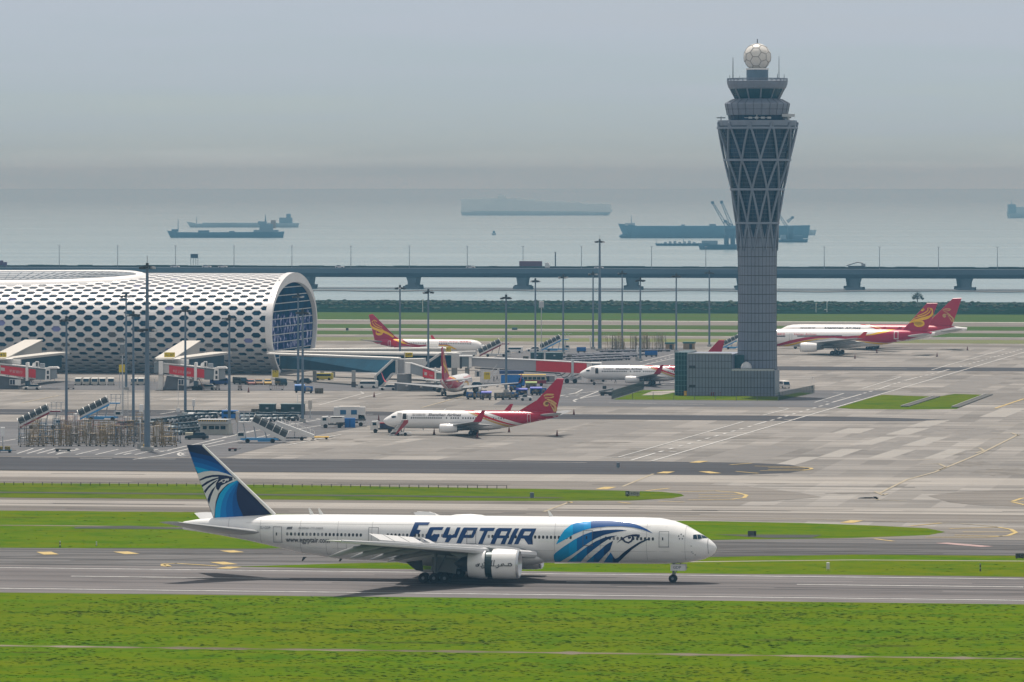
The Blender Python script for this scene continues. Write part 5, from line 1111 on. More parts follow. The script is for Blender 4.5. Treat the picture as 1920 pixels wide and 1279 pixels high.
def make_fin(pl, outline, m, thick=.28, name='tail_fin'):
    """slab fin from a traced outline (local x,z), thinned to its edges"""
    xs = [p[0] for p in outline]; zs = [p[1] for p in outline]; zt, zb = max(zs), min(zs)
    bm = bmesh.new(); bm.faces.new([bm.verts.new((x, 0, z)) for x, z in outline]); bmesh.ops.triangulate(bm, faces=bm.faces); bm.verts.index_update()
    th = lambda x, z: thick * (1 - .6 * (z - zb) / (zt - zb))
    mb = MB(); n = len(outline); cx, cz = sum(xs) / n, sum(zs) / n
    ins = [(x + (cx - x) * .04, z + (cz - z) * .02) for x, z in outline]
    for sd in (1, -1): mb.add([(x, sd * th(x, z), z) for x, z in ins], [tuple(v.index for v in f.verts) for f in bm.faces])
    bm.free()
    o = [(x, 0, z) for x, z in outline]
    for sd in (1, -1):
        q = [(x, sd * th(x, z), z) for x, z in ins]; mb.add(o + q, [(i, (i + 1) % n, n + (i + 1) % n, n + i) for i in range(n)])
    return mb.build(name, m, pl.t), th
S73 = dict(nose=4.0, r=1.95, wz=lambda y: 1.95 + (y - 1.9) * .105, prof=[
    (0, 3.0, 2.85, .05), (.25, 3.35, 2.45, .42), (.8, 3.75, 2.02, .85), (1.5, 4.15, 1.75, 1.2), (2.2, 4.62, 1.58, 1.45), (3.0, 4.98, 1.46, 1.65), (4.5, 5.22, 1.36, 1.83), (6, 5.26, 1.32, 1.88), (8, 5.26, 1.31, 1.88), (23, 5.26, 1.31, 1.88), (25, 5.26, 1.4, 1.88),
    (27.5, 5.25, 1.75, 1.82), (30, 5.22, 2.3, 1.66), (33, 5.15, 3.0, 1.3), (35.5, 5.02, 3.5, .9), (37.3, 4.85, 3.95, .45), (38, 4.75, 4.2, .2)])
def airframe73(pl, winglet, body=PW, tail=PG, engine=PW):
    pl.body(body)
    t = pl.t
    MB().loft([[(x, w * math.cos(2 * math.pi * i / 20), zc_ + h_ * math.sin(2 * math.pi * i / 20)) for i in range(20)] for x, w, h_, zc_ in ((-8.2, .8, .3, 1.6), (-10, 1.85, .7, 1.75), (-12, 2.05, .85, 1.85), (-17, 2.05, .85, 1.85), (-19.5, 1.6, .6, 1.75), (-21.5, .6, .3, 1.7))]).build('wing_fairing', PU, t, True)
    pl.wing((1.6, -9.4, -17.3, 1.95), (16.9, -18.4, -20.0, 3.55), (5.8, -12.3, -17.2, 2.4))
    for sd in (1, -1):
        MB().loft([[(x0, sd * y, z), ((x0 + x1) / 2, sd * (y + .1 * k), z), (x1, sd * y, z), ((x0 + x1) / 2, sd * (y - .1 * k), z)] for y, z, x0, x1, k in ((16.85, 3.5, -18.35, -20.05, 1), (17.25, 3.75, -18.6, -20.3, 1), (17.55, 4.4, -19.1, -20.6, .9), (17.95, 6.0, -20.5, -21.2, .5))]).build('winglet', winglet, t, True)
        for y in (4.2, 8.2, 11.6):
            x0_ = -14.6 - max(0, y - 5.8) * .55; z0_ = S73['wz'](y) - .28
            MB().loft([[(x0_ - dx, sd * y + w_ * math.cos(a), z0_ - dz + h_ * math.sin(a)) for a in [2 * math.pi * i / 8 for i in range(8)]] for dx, w_, h_, dz in ((0, .03, .03, 0), (1, .18, .22, 0), (2.8, .18, .2, .05), (4, .03, .03, 0))]).build('flap_fairing', PG, t, True)
    pl.wing((.6, -29.8, -34.2, 4.35), (7.1, -34.0, -35.8, 5.05), name='tailplane', m=tail)
    pl.engine(-9.1, 4.83, 1.62, 3.9, .98, cowl=engine)
    for sd in (1, -1): pl.gear(-15.6, sd * 2.86, (-.43, .43), (0,), .56, .36, 2.2)
    pl.gear(0, 0, (-.2, .2), (0,), .35, .2, 1.7, 'nose_gear')
# Shenzhen 737 on the open apron
def place(px_ref, py_ref, x_ref, heading, yl=0.0):
    """world position of the local origin so that local (x_ref, yl) touches the ground at this pixel"""
    return G(px_ref, py_ref) - Matrix.Rotation(heading, 3, 'Z') @ Vector((x_ref, yl, 0))
HL = math.pi - TH                                     # nose to the left along the stands
B = Plane('airliner', 'white and crimson airliner with gold bird tail, alone on the open apron', S73, place(888, 815.9, -15.6, HL), HL, 'single aisle airliners at the stands')
airframe73(B, CRIM)
z6 = lambda pts: [(680 + x / 4.8, 700 + y / 4.8) for x, y in pts]
GOLD = mat('livery_gold', rgb(205, 165, 95), .35, 0, .05); RED2 = mat('livery_red', rgb(200, 25, 30), .3, 0, .04, spec=.3, coat=.1)
RE = [(35.6, 0)]
B.lay = 0
def rear(pl, pts, m): return pl.decal([z6(pts)], m, 'livery_panel')
B.decal([z6([(1080, 336), (1130, 352), (1200, 378), (1290, 412), (1380, 440), (1480, 462), (1545, 466), (1640, 448), (1700, 425), (1758, 398), (1764, 372), (1764, 360), (1700, 352), (1600, 346), (1400, 338), (1200, 334)])], CRIM, 'livery_panel')
B.decal([z6([(915, 336), (1000, 334), (1080, 368), (1180, 408), (1300, 446), (1400, 468), (1500, 474), (1440, 486), (1330, 466), (1220, 438), (1100, 398), (1000, 358)])], RED2, 'livery_stripe')
B.decal([z6([(935, 342), (1000, 362), (1100, 402), (1220, 443), (1330, 471), (1420, 488), (1370, 494), (1280, 478), (1160, 440), (1050, 396)])], GOLD, 'livery_stripe')
B.decal([z6([(1010, 334), (1040, 334), (1130, 372), (1230, 408), (1340, 442), (1460, 466), (1520, 470), (1500, 473), (1400, 462), (1290, 436), (1180, 398), (1080, 362)])], mat('livery_pale_stripe', (.75, .7, .68), .3, 0, .03), 'livery_stripe')
fo = [B.local(*p, 0) for p in z6([(1400, 340), (1440, 325), (1490, 300), (1530, 275), (1570, 240), (1752, 46), (1812, 48), (1737, 375), (1600, 375)])]
fin, th = make_fin(B, fo, CRIM)
B.lay = 4
for p, w in (([(1632, 205), (1655, 192), (1725, 192)], [10, 16, 4]), ([(1640, 215), (1700, 218), (1722, 206)], [8, 12, 4]), ([(1640, 222), (1670, 235), (1720, 258), (1745, 280)], [6, 16, 16, 6]),
             ([(1690, 262), (1655, 252), (1636, 268), (1642, 288), (1668, 290), (1672, 276)], [8, 14, 16, 14, 10, 6]), ([(1660, 250), (1700, 268), (1735, 300), (1738, 345)], [8, 18, 20, 8]), ([(1690, 280), (1712, 312), (1732, 350)], [6, 14, 6])):
    B.decal([z6(ribbon(smooth(p), w if isinstance(w, (int, float)) else [w[min(len(w) - 1, i // 4)] for i in range((len(p) - 1) * 4 + 1)]))], GOLD, 'tail_emblem', fin=th, parent=fin)
r3 = [440 + 19 * i for i in range(15)] + [755, 797, 818, 838, 860, 903] + [927 + 22.8 * i for i in range(21)]
B.windows([680 + x / 4.8 for x in r3], 783.5, 784.6, .36, .26)
B.text('Shenzhen Airlines', 802.6, 780.2, 865, 775.2, mat('ink', rgb(28, 30, 44), .5, 0, 0), 'airline_lettering', shear=.25, bold=.02)
B.text('深圳航空', 772.2, 780.2, 798, 775.4, mat('ink', rgb(28, 30, 44), .5, 0, 0), 'airline_lettering')
B.door(989, 776.5, 996, 792, mat('outline_white', (.7, .7, .7)), sill=False, w=.08)
B.decal([z6([(1362, 362), (1395, 362), (1397, 425), (1362, 425)])] if False else [z6([(362, 362), (394, 362), (396, 425), (361, 425)])], BLACK, 'doorway', both=False)
B.decal([z6([(258, 388), (275, 383), (300, 385), (302, 396), (280, 402), (262, 400)])], GLASSD, 'cockpit_window')
x_, z_ = B.local(751, 782); MB().box((x_ + .1, B.ysurf(x_, z_, .45), z_), (1.0, .12, 1.95)).build('open_door', PW, B.t, bevel=.03)
for x, zt, zl in ((-20, 5.26, .35), (-9, 5.26, .3)): MB().prism([(x, zt - .05), (x - .5, zt - .05), (x - .6, zt + zl), (x - .4, zt + zl)], -.03, .03, 'y').build('blade_antenna', WHITE, B.t)
for px in (791, 912):
    x_, z_ = B.local(px, 806, 0); MB().prism([(x_, 1.4), (x_ - .3, 1.4), (x_ - .5, .95), (x_ - .35, .95)], -.03, .03, 'y').build('blade_antenna', WHITE, B.t)
B2 = dup(B.t, place(1222.5, 722.2, -15.6, HL), HL, 'white and crimson airliner docked at the longest boarding bridge, partly behind the tower base')
# Hainan 737 side on, behind the glass corridors
HR = R(-20)
D1 = Plane('airliner', 'white and red airliner with yellow swirl tail, parked nose right behind the glazed walkways', S73, G(888, 668.5), HR, 'single aisle airliners at the stands')
airframe73(D1, mat('hainan_red', rgb(200, 5, 35), .35, 0, .05, spec=.3, coat=.1), tail=PG)
HRED = mat('hainan_red', (0, 0, 0)); HCR = mat('hainan_magenta', rgb(172, 0, 62), .35, 0, .04, spec=.3, coat=.1); HYE = mat('livery_yellow', rgb(240, 190, 0), .35, 0, .04, spec=.3, coat=.1)
z7 = lambda pts: [(600 + x / 5.333, 560 + y / 5.333) for x, y in pts]
D1.lay = 0
D1.decal([z7([(515, 407), (560, 400), (700, 394), (760, 392), (800, 425), (850, 452), (900, 466), (1000, 468), (1080, 462), (1080, 470), (1000, 482), (940, 494), (860, 501), (760, 498), (660, 482), (570, 450), (522, 430)])], HCR, 'livery_panel')
D1.decal([z7([(790, 392), (815, 392), (850, 425), (900, 448), (1000, 462), (1100, 456), (1100, 464), (1000, 471), (900, 462), (840, 440)])], mat('livery_brown_red', rgb(150, 40, 40), .4, 0, .05), 'livery_stripe')
D1.decal([z7([(700, 392), (745, 392), (800, 418), (850, 440), (880, 458), (830, 450), (770, 425)])], HYE, 'livery_stripe')
D1.decal([z7([(1120, 474), (1180, 462), (1260, 462), (1320, 480), (1372, 508), (1340, 506), (1280, 478), (1200, 472)])], HYE, 'livery_stripe')
D1.decal([z7([(1140, 470), (1200, 456), (1270, 458), (1330, 476), (1300, 470), (1240, 464)])], mat('livery_brown_red', (0, 0, 0)), 'livery_stripe')
fo = [D1.local(*p, 0) for p in z7([(487, 163), (525, 154), (562, 190), (700, 348), (745, 372), (790, 398), (790, 410), (545, 412)])]
fin, th = make_fin(D1, fo, HCR)
D1.lay = 3
for p, w in (([(512, 235), (508, 262), (530, 290), (580, 312), (640, 330), (690, 352), (740, 385)], [4, 12, 22, 24, 22, 20, 8]), ([(530, 225), (532, 250), (560, 278), (605, 296), (640, 318)], [3, 7, 8, 6, 2]), ([(545, 222), (560, 250), (600, 275), (625, 285)], [3, 6, 5, 2]), ([(520, 232), (545, 215), (575, 232)], [4, 6, 2]),
             ([(565, 325), (566, 350), (590, 362), (620, 355), (628, 335), (605, 322), (590, 332)], [5, 10, 12, 12, 10, 8, 3])):
    D1.decal([z7(ribbon(smooth(p), [w[min(len(w) - 1, i // 4)] for i in range((len(p) - 1) * 4 + 1)]))], HYE, 'tail_emblem', fin=th, parent=fin)
D1.windows([600 + (900 + 17.2 * i) / 5.333 for i in range(11)] + [600 + (1180 + 17.2 * i) / 5.333 for i in range(20)], 643.0, 644.8, .36, .3)
D1.text('Hainan Airlines 海南航空', 823.6, 642.0, 885.5, 639.2, HRED, 'airline_lettering')
D1.door(728, 639, 733, 648.5, mat('outline_white', (.7, .7, .7)), sill=False, w=.12); D1.decal([z7([(1612, 446), (1640, 440), (1655, 446), (1640, 456), (1618, 456)])], GLASSD, 'cockpit_window')
D2 = dup(D1.t, place(853, 742.5, -15.6, R(90) - TH), R(90) - TH, 'red tailed airliner seen from behind, nose in to the corridor with wings spread')
# wide bodies on the right
S33 = dict(nose=6.7, r=2.85, wz=lambda y: 3.3 + (y - 2.8) * .09, prof=[
    (0, 4.5, 4.3, .05), (.3, 5.0, 3.75, .6), (1, 5.7, 3.3, 1.2), (2.2, 6.6, 2.95, 1.8), (4, 7.5, 2.65, 2.35), (6, 7.9, 2.52, 2.65), (9, 8.02, 2.48, 2.82), (14, 8.02, 2.48, 2.82), (40, 8.02, 2.48, 2.82), (44, 8.02, 2.75, 2.8), (48, 8.0, 3.4, 2.6), (53, 7.9, 4.5, 2.15), (58, 7.6, 5.5, 1.4), (61, 7.3, 6.0, .8), (62.8, 7.0, 6.3, .25)])
def airframe33(pl, winglet):
    pl.body()
    MB().loft([[(x, w * math.cos(2 * math.pi * i / 20), zc_ + h_ * math.sin(2 * math.pi * i / 20)) for i in range(20)] for x, w, h_, zc_ in ((-12.5, 1, .4, 2.9), (-15, 2.8, 1.1, 3.1), (-28, 3.0, 1.2, 3.1), (-33, 1, .4, 2.9))]).build('wing_fairing', PU, pl.t, True)
    pl.wing((2.4, -14.5, -26.5, 3.2), (29.3, -34.6, -36.8, 6.0), (9.8, -20.3, -27.6, 4.1))
    for sd in (1, -1):
        MB().loft([[(x0, sd * y, z), ((x0 + x1) / 2, sd * (y + .12), z), (x1, sd * y, z), ((x0 + x1) / 2, sd * (y - .12), z)] for y, z, x0, x1 in ((29.2, 5.95, -34.6, -36.8), (29.7, 6.3, -35.0, -37.0), (30.3, 8.0, -36.8, -37.9))]).build('winglet', winglet, pl.t, True)
        for y in (6.5, 12.5, 17.5, 22):
            x0_ = -24 - max(0, y - 9.8) * .48; z0_ = S33['wz'](y) - .5
            MB().loft([[(x0_ - dx, sd * y + w_ * math.cos(a), z0_ - dz + h_ * math.sin(a)) for a in [2 * math.pi * i / 8 for i in range(8)]] for dx, w_, h_, dz in ((0, .05, .05, 0), (1.5, .3, .4, 0), (4.5, .3, .35, .1), (6.4, .04, .04, 0))]).build('flap_fairing', PG, pl.t, True)
    pl.wing((1.2, -47.2, -53.0, 5.9), (9.6, -53.0, -55.6, 6.9), name='tailplane', m=mat('tailplane_grey', (.4, .4, .4)))
    pl.engine(-14.6, 9.37, 2.5, 5.3, 1.52)
    for sd in (1, -1): pl.gear(-25.3, sd * 5.34, (-.7, .7), (-.99, .99), .69, .5, 3.6)
    pl.gear(0, 0, (-.3, .3), (0,), .52, .35, 2.8, 'nose_gear')
E = Plane('airliner', 'wide white airliner with yellow swirl tail, nose hidden behind the control tower', S33, place(1570, 664.8, -25.3, HL), HL, 'wide body airliners on the far stands')
airframe33(E, HRED)
z8 = lambda pts: [(1440 + x / 4, 540 + y / 4) for x, y in pts]
E.lay = 0
E.decal([z8([(-60, 455), (60, 425), (160, 395), (280, 370), (400, 360), (600, 362), (760, 350), (900, 322), (960, 312), (1050, 314), (1160, 322), (1235, 330), (1225, 345), (1150, 362), (1050, 388), (960, 408), (880, 412), (780, 405), (640, 388), (500, 374), (380, 376), (280, 392), (160, 418), (60, 440), (-60, 470)])], HCR, 'livery_panel')
E.decal([z8([(-60, 473), (60, 442), (160, 421), (280, 394), (380, 379), (480, 378), (380, 386), (280, 404), (160, 436), (60, 455), (-60, 480)]), z8([(640, 389), (780, 408), (880, 415), (960, 411), (930, 420), (850, 426), (740, 412)])], HYE, 'livery_stripe')
E.decal([z8([(640, 360), (760, 348), (860, 322), (900, 312), (955, 311), (880, 334), (780, 354)])], HYE, 'livery_stripe')
fo = [E.local(*p, 0) for p in z8([(1000, 318), (1060, 262), (1192, 113), (1273, 113), (1232, 225), (1190, 325)])]
fin, th = make_fin(E, fo, HCR, .35); E.lay = 3
for p, w in (([(1235, 165), (1232, 195), (1200, 220), (1140, 235), (1090, 248), (1060, 262)], [6, 16, 22, 18, 12, 3]), ([(1220, 150), (1212, 180), (1175, 205), (1120, 220), (1085, 238)], [4, 7, 8, 6, 2]), ([(1195, 150), (1200, 168), (1165, 192), (1115, 210)], [4, 7, 6, 2]), ([(1200, 150), (1225, 155), (1234, 172)], [4, 10, 6]), ([(1160, 168), (1172, 158), (1150, 172)], [6, 14, 4]),
             ([(1060, 262), (1110, 252), (1155, 250), (1168, 268), (1150, 284), (1115, 284), (1100, 268), (1120, 262)], [4, 8, 12, 14, 14, 12, 10, 4])):
    E.decal([z8(ribbon(smooth(p), [w[min(len(w) - 1, i // 4)] for i in range((len(p) - 1) * 4 + 1)]))], HYE, 'tail_emblem', fin=th, parent=fin)
E.windows([1440 + x / 4 for x in [65 + 8.6 * i for i in range(8)] + [225 + 9.5 * i for i in range(9)] + [312 + 9.5 * i for i in range(26)]], 630.6, 629.8, .42, .34)
E.text('Hainan Airlines', 1489, 628.6, 1531, 624.6, HRED, 'airline_lettering'); E.text('海南航空', 1452, 628.6, 1472, 624.6, HRED, 'airline_lettering')
E.door(1676.5, 621.5, 1684.5, 634.5, mat('outline_white', (.7, .7, .7)), sill=False, w=.18); E.door(1480, 626, 1485, 638, LINE, sill=False, w=.05)
Fp = Plane('airliner', 'white and crimson wide airliner on the farthest stand, behind the yellow swirl wide airliner', S33, place(1636, 654.6, -25.3, HL), HL, 'wide body airliners on the far stands')
airframe33(Fp, CRIM); Fp.lay = 0
Fp.decal([z8([(760, 271), (900, 268), (1050, 268), (1200, 270), (1330, 274), (1400, 280), (1395, 292), (1330, 306), (1250, 322), (1150, 340), (1000, 345), (880, 335), (800, 305)])], CRIM, 'livery_panel')
Fp.decal([z8([(690, 274), (730, 274), (830, 300), (900, 325), (860, 320), (790, 300)])], RED2, 'livery_stripe')
Fp.decal([z8([(740, 274), (752, 274), (840, 298), (930, 330), (880, 318)])], GOLD, 'livery_stripe')
fo = [Fp.local(*p, 0) for p in z8([(1180, 278), (1235, 225), (1388, 77), (1453, 75), (1415, 190), (1378, 285)])]
fin, th = make_fin(Fp, fo, CRIM, .35); Fp.lay = 3
for p, w in (([(1310, 165), (1330, 158), (1370, 158)], [5, 7, 2]), ([(1312, 170), (1345, 172), (1372, 162)], [3, 5, 2]), ([(1320, 175), (1345, 188), (1370, 205)], [3, 6, 2]), ([(1345, 200), (1322, 196), (1312, 208), (1325, 220), (1335, 210)], [4, 7, 7, 6, 3]), ([(1330, 196), (1360, 206), (1388, 228), (1388, 255)], [4, 9, 10, 4]), ([(1350, 210), (1368, 232), (1382, 255)], [3, 6, 3])):
    Fp.decal([z8(ribbon(smooth(p), [w[min(len(w) - 1, i // 4)] for i in range((len(p) - 1) * 4 + 1)]))], GOLD, 'tail_emblem', fin=th, parent=fin)
Fp.text('Shenzhen Airlines', 1545, 617.4, 1614, 611.8, mat('ink', (0, 0, 0)), 'airline_lettering', shear=.25, bold=.02); Fp.text('深圳航空', 1500, 617.6, 1529, 612.6, mat('ink', (0, 0, 0)), 'airline_lettering')
# ------------------------------------------------------------ boarding bridges and glazed corridors
WALL = mat('bridge_cladding', (.55, .55, .54), .5, 0, .05); WALL2 = mat('bridge_cladding_grey', (.26, .29, .32), .5, 0, .06); ROOFW = mat('bridge_roof', (.74, .73, .70), .5, 0, .05)
RIB = mat('ribbed_grey_wall', (.17, .21, .24), .5, 0, .06); SIGNY = mat('gate_sign_yellow', rgb(214, 190, 20), .5, 0, .05); CORG = mat('corridor_glass', (.005, .045, .08), .4, 0, .45, .15, .08); BEIGE = mat('beige_wall', (.52, .48, .43), .7, 0, .06)
def frame(px, py): 
    o = G(px, py); k = o.y / F; return o, (lambda x: (x - px) * k), (lambda y: (py - y) * k), k
def pr(pts, y0, y1, m, nm, t, lx, lz, bevel=0.0): return MB().prism([(lx(a), lz(b)) for a, b in pts], y0, y1, 'y').build(nm, m, t, bevel=bevel)
def plate(t, lx, lz, x0, y0, x1, y1, yy, text, nm='gate_sign', m=None, ink=None, frame_=True):
    s = MB().box(((lx(x0) + lx(x1)) / 2, yy, (lz(y0) + lz(y1)) / 2), (abs(lx(x1) - lx(x0)), .25, abs(lz(y0) - lz(y1)))).build(nm, m or SIGNY, t)
    w = abs(lx(x1) - lx(x0)); h = abs(lz(y0) - lz(y1))
    flat_text(text, h * .55, w * .8, 'lettering', ink or BLACK, s, Matrix.Translation((lx(x0) + w * .1, yy - .14, lz(y1) + h * .22)))
    return s
def jetway(px, py, label, sign, dx=0):
    o, lx0, lz, k = frame(px, py); t = thing('boarding_bridge', label, 'boarding bridge', o, 0, 'boarding bridges at the concourse'); lx = lambda x: lx0(x + px - 300)
    W_ = 3.2
    pr([(289, 679), (298, 679), (298, 699), (289, 699)], -1, 3.4, RIB, 'rotunda', t, lx, lz); pr([(298, 677), (306, 677), (306, 702), (298, 702)], -1.2, 3.6, WHITE, 'rotunda_collar', t, lx, lz)
    pr([(297, 704), (306, 704), (305, 731.5), (296, 731.5)], .2, 2.2, ROOFW, 'rotunda_column', t, lx, lz)
    pr([(306, 681), (317, 682.5), (317, 700), (306, 699)], 0, W_, WALL, 'tunnel_section', t, lx, lz)
    pr([(317, 684), (383, 692), (383, 711), (317, 702)], -.05, W_, WALL, 'tunnel', t, lx, lz)
    bn = MB(); bn.prism([(lx(317.2), lz(684.8)), (lx(364), lz(690.4)), (lx(364), lz(707.5)), (lx(317.2), lz(700.8))], -.14, -.06, 'y'); bn.prism([(lx(369.5), lz(691)), (lx(383), lz(692.8)), (lx(383), lz(709)), (lx(369.5), lz(707.6))], -.14, -.06, 'y'); bn.build('banner', RED, t)
    pr([(306, 679.8), (402, 690.5), (402, 692), (306, 682)], -.4, W_ + .3, WHITE, 'tunnel_roof', t, lx, lz)
    pr([(383, 692.2), (402, 692.8), (402, 712), (383, 712)], .05, W_, RIB, 'tunnel_end', t, lx, lz)
    pr([(402, 690), (410, 690), (410, 713), (400.5, 713)], -.4, W_ + .6, WHITE, 'cab', t, lx, lz); pr([(404, 695), (408, 695), (408, 701.5), (404, 701.5)], -.46, -.42, BLACK, 'cab_window', t, lx, lz); pr([(404, 704.5), (408, 704.5), (408, 710.5), (404, 710.5)], -.46, -.42, BLACK, 'cab_window', t, lx, lz)
    pr([(410, 692), (420, 692), (422, 710), (410, 712)], .2, W_ + .4, WALL2, 'cab_canopy', t, lx, lz); pr([(406, 688.3), (423, 688), (426, 691), (406, 691.2)], -.5, W_ + .8, WHITE, 'cab_roof', t, lx, lz)
    pr([(364.2, 680), (369.3, 680), (369.3, 714), (364.2, 714)], -.5, .1, WHITE, 'lift_column', t, lx, lz)
    pr([(364.2, 680), (369.3, 680), (369.3, 714), (364.2, 714)], W_ - .1, W_ + .4, WHITE, 'lift_column', t, lx, lz)
    q = MB(); q.box((lx(367), W_ / 2, lz(719)), (1.1, 3.6, 1.0)); q.tube([(lx(366), 0, lz(714)), (lx(366), .3, lz(727))], .35); q.tube([(lx(366), W_, lz(714)), (lx(366), W_ - .3, lz(727))], .35); q.box((lx(370), W_ / 2, lz(728)), (2.4, 3.2, .8)); q.build('undercarriage', mat('undercarriage_blue', (.06, .1, .14), .5, .2, .2), t)
    for a in (364.5, 374):
        for b in (.2, W_ - .2): MB().disc((lx(a), b, lz(728.5)), (0, 1, 0), .75, .5, 14).build('wheel', RUBBER, t)
    st = MB()
    for i in range(10): st.box((lx(374 + i * 1.0), -.9, lz(712 + i * 2.1)), (.35, .9, .06))
    st.tube([(lx(374), -1.3, lz(711)), (lx(384), -1.3, lz(732))], .07, 4); st.tube([(lx(374), -.45, lz(711)), (lx(384), -.45, lz(732))], .07, 4); st.tube([(lx(374), -1.3, lz(704)), (lx(384), -1.3, lz(725))], .05, 4); st.build('service_stair', mat('stair_brown', (.16, .09, .07), .6, 0, .1), t)
    pr([(377, 681), (382, 679), (382, 689), (375, 689)], .6, 2.2, WHITE, 'roof_unit', t, lx, lz); pr([(382, 678), (388, 678), (388, 688.5), (382, 688.5)], .4, 2.4, WHITE, 'roof_unit', t, lx, lz); pr([(390, 682), (399, 682), (399, 690), (390, 690)], .4, 2.4, WALL2, 'roof_unit', t, lx, lz)
    pr([(383.3, 679.5), (386.7, 679.5), (386.7, 687), (383.3, 687)], .3, .38, DARK, 'grille', t, lx, lz)
    pr([(312, 705), (348, 709), (348, 731), (306, 731)], 1, 5, mat('service_block_grey', (.15, .16, .18), .7, 0, .15), 'service_block', t, lx, lz)
    bx = pr([(334, 711), (355, 712), (355, 723), (334, 722)], -.2, 1, WHITE, 'equipment_cabin', t, lx, lz)
    for a in (335, 340): pr([(a, 712.2), (a + 4, 712.2), (a + 4, 721), (a, 721)], -.27, -.22, mat('cabin_glass', (.02, .03, .06), .3), 'window', bx, lx, lz)
    c = MB(); c.tube([(lx(308), -.1, lz(703)), (lx(360), -.1, lz(710))], .13, 5); 
    for a in (330, 345, 357): c.tube([(lx(a), -.1, lz(701 + (a - 317) * .13)), (lx(a), -.1, lz(705 + (a - 317) * .13))], .08, 4)
    c.build('cable_rail', WHITE, t)
    # fixed link back to the concourse
    a0 = Vector((lx(307), 2, lz(674))); L2 = 104; a1 = Vector((lx(307) + 1.4, L2, 9.8)); l = MB()
    l.loft([[(p.x + sx * 2.2, p.y, p.z + dz) for sx, dz in ((-1, -3.6), (1, -3.6), (1, 0), (-1, 0))] for p in (a0, Vector((a0.x, 8, a0.z)), a1)]); l.build('fixed_link', mat('link_cladding', (.5, .49, .46), .55, 0, .04), t)
    l = MB(); l.loft([[(p.x + sx * 2.5, p.y, p.z + dz) for sx, dz in ((-1, .02), (1, .02), (1, .35), (-1, .35))] for p in (a0, Vector((a0.x, 8, a0.z)), a1)]); l.build('link_roof', mat('link_roof', (.5, .48, .44), .6, 0, .06), t)
    MB().prism([(lx(306), 6), (lx(337), 6), (lx(362) + 7, 62), (lx(345) + 4, 62)], lz(672.8) - .6, lz(672.8), 'z').build('link_canopy', mat('link_roof', (.5, .48, .44)), t)
    MB().prism([(lx(322), 8), (lx(333), 8), (lx(355) + 6, 60), (lx(345) + 4, 60)], lz(672.8) - 4.2, lz(672.8) - .65, 'z').build('link_glazing', CORG, t)
    for f_ in (.35, .7): MB().tube([(a0.x, f_ * L2, 0), (a0.x, f_ * L2, 5)], .5, 10).build('link_pillar', CONC, t)
    pr([(292, 672.8), (337, 672.8), (337, 674.6), (292, 674.6)], 0, 6, ROOFW, 'gate_roof', t, lx, lz); pr([(292, 674.8), (352, 676), (352, 684), (292, 681)], 3.4, 6.6, WALL, 'gate_wall', t, lx, lz)
    plate(t, lx, lz, 307.5, 661, 327.5, 670, 1.0, sign)
    flat_text('专业 让生活更简单' if px > 100 else '平安银行', .75, lx(358) - lx(324 if px > 100 else 333), 'banner_lettering', mat('banner_ink', (.6, .5, .48), .6), t, Matrix.Translation((lx(324 if px > 100 else 333), -.18, lz(698))) @ Matrix.Rotation(R(7), 4, 'Y'))
    if px < 100: pr([(317.5, 689), (325, 689.8), (325, 695.5), (317.5, 694.8)], -.2, -.15, mat('banner_logo', (.6, .55, .53), .6), 'banner_logo', t, lx, lz)
    return t
jetway(300, 732, 'boarding bridge with a plain lettered red banner in front of the concourse, between two masts', 'SU 347')
jetway(-16, 729.5, 'boarding bridge with a logo on its red banner at the left edge of the photo', '345')

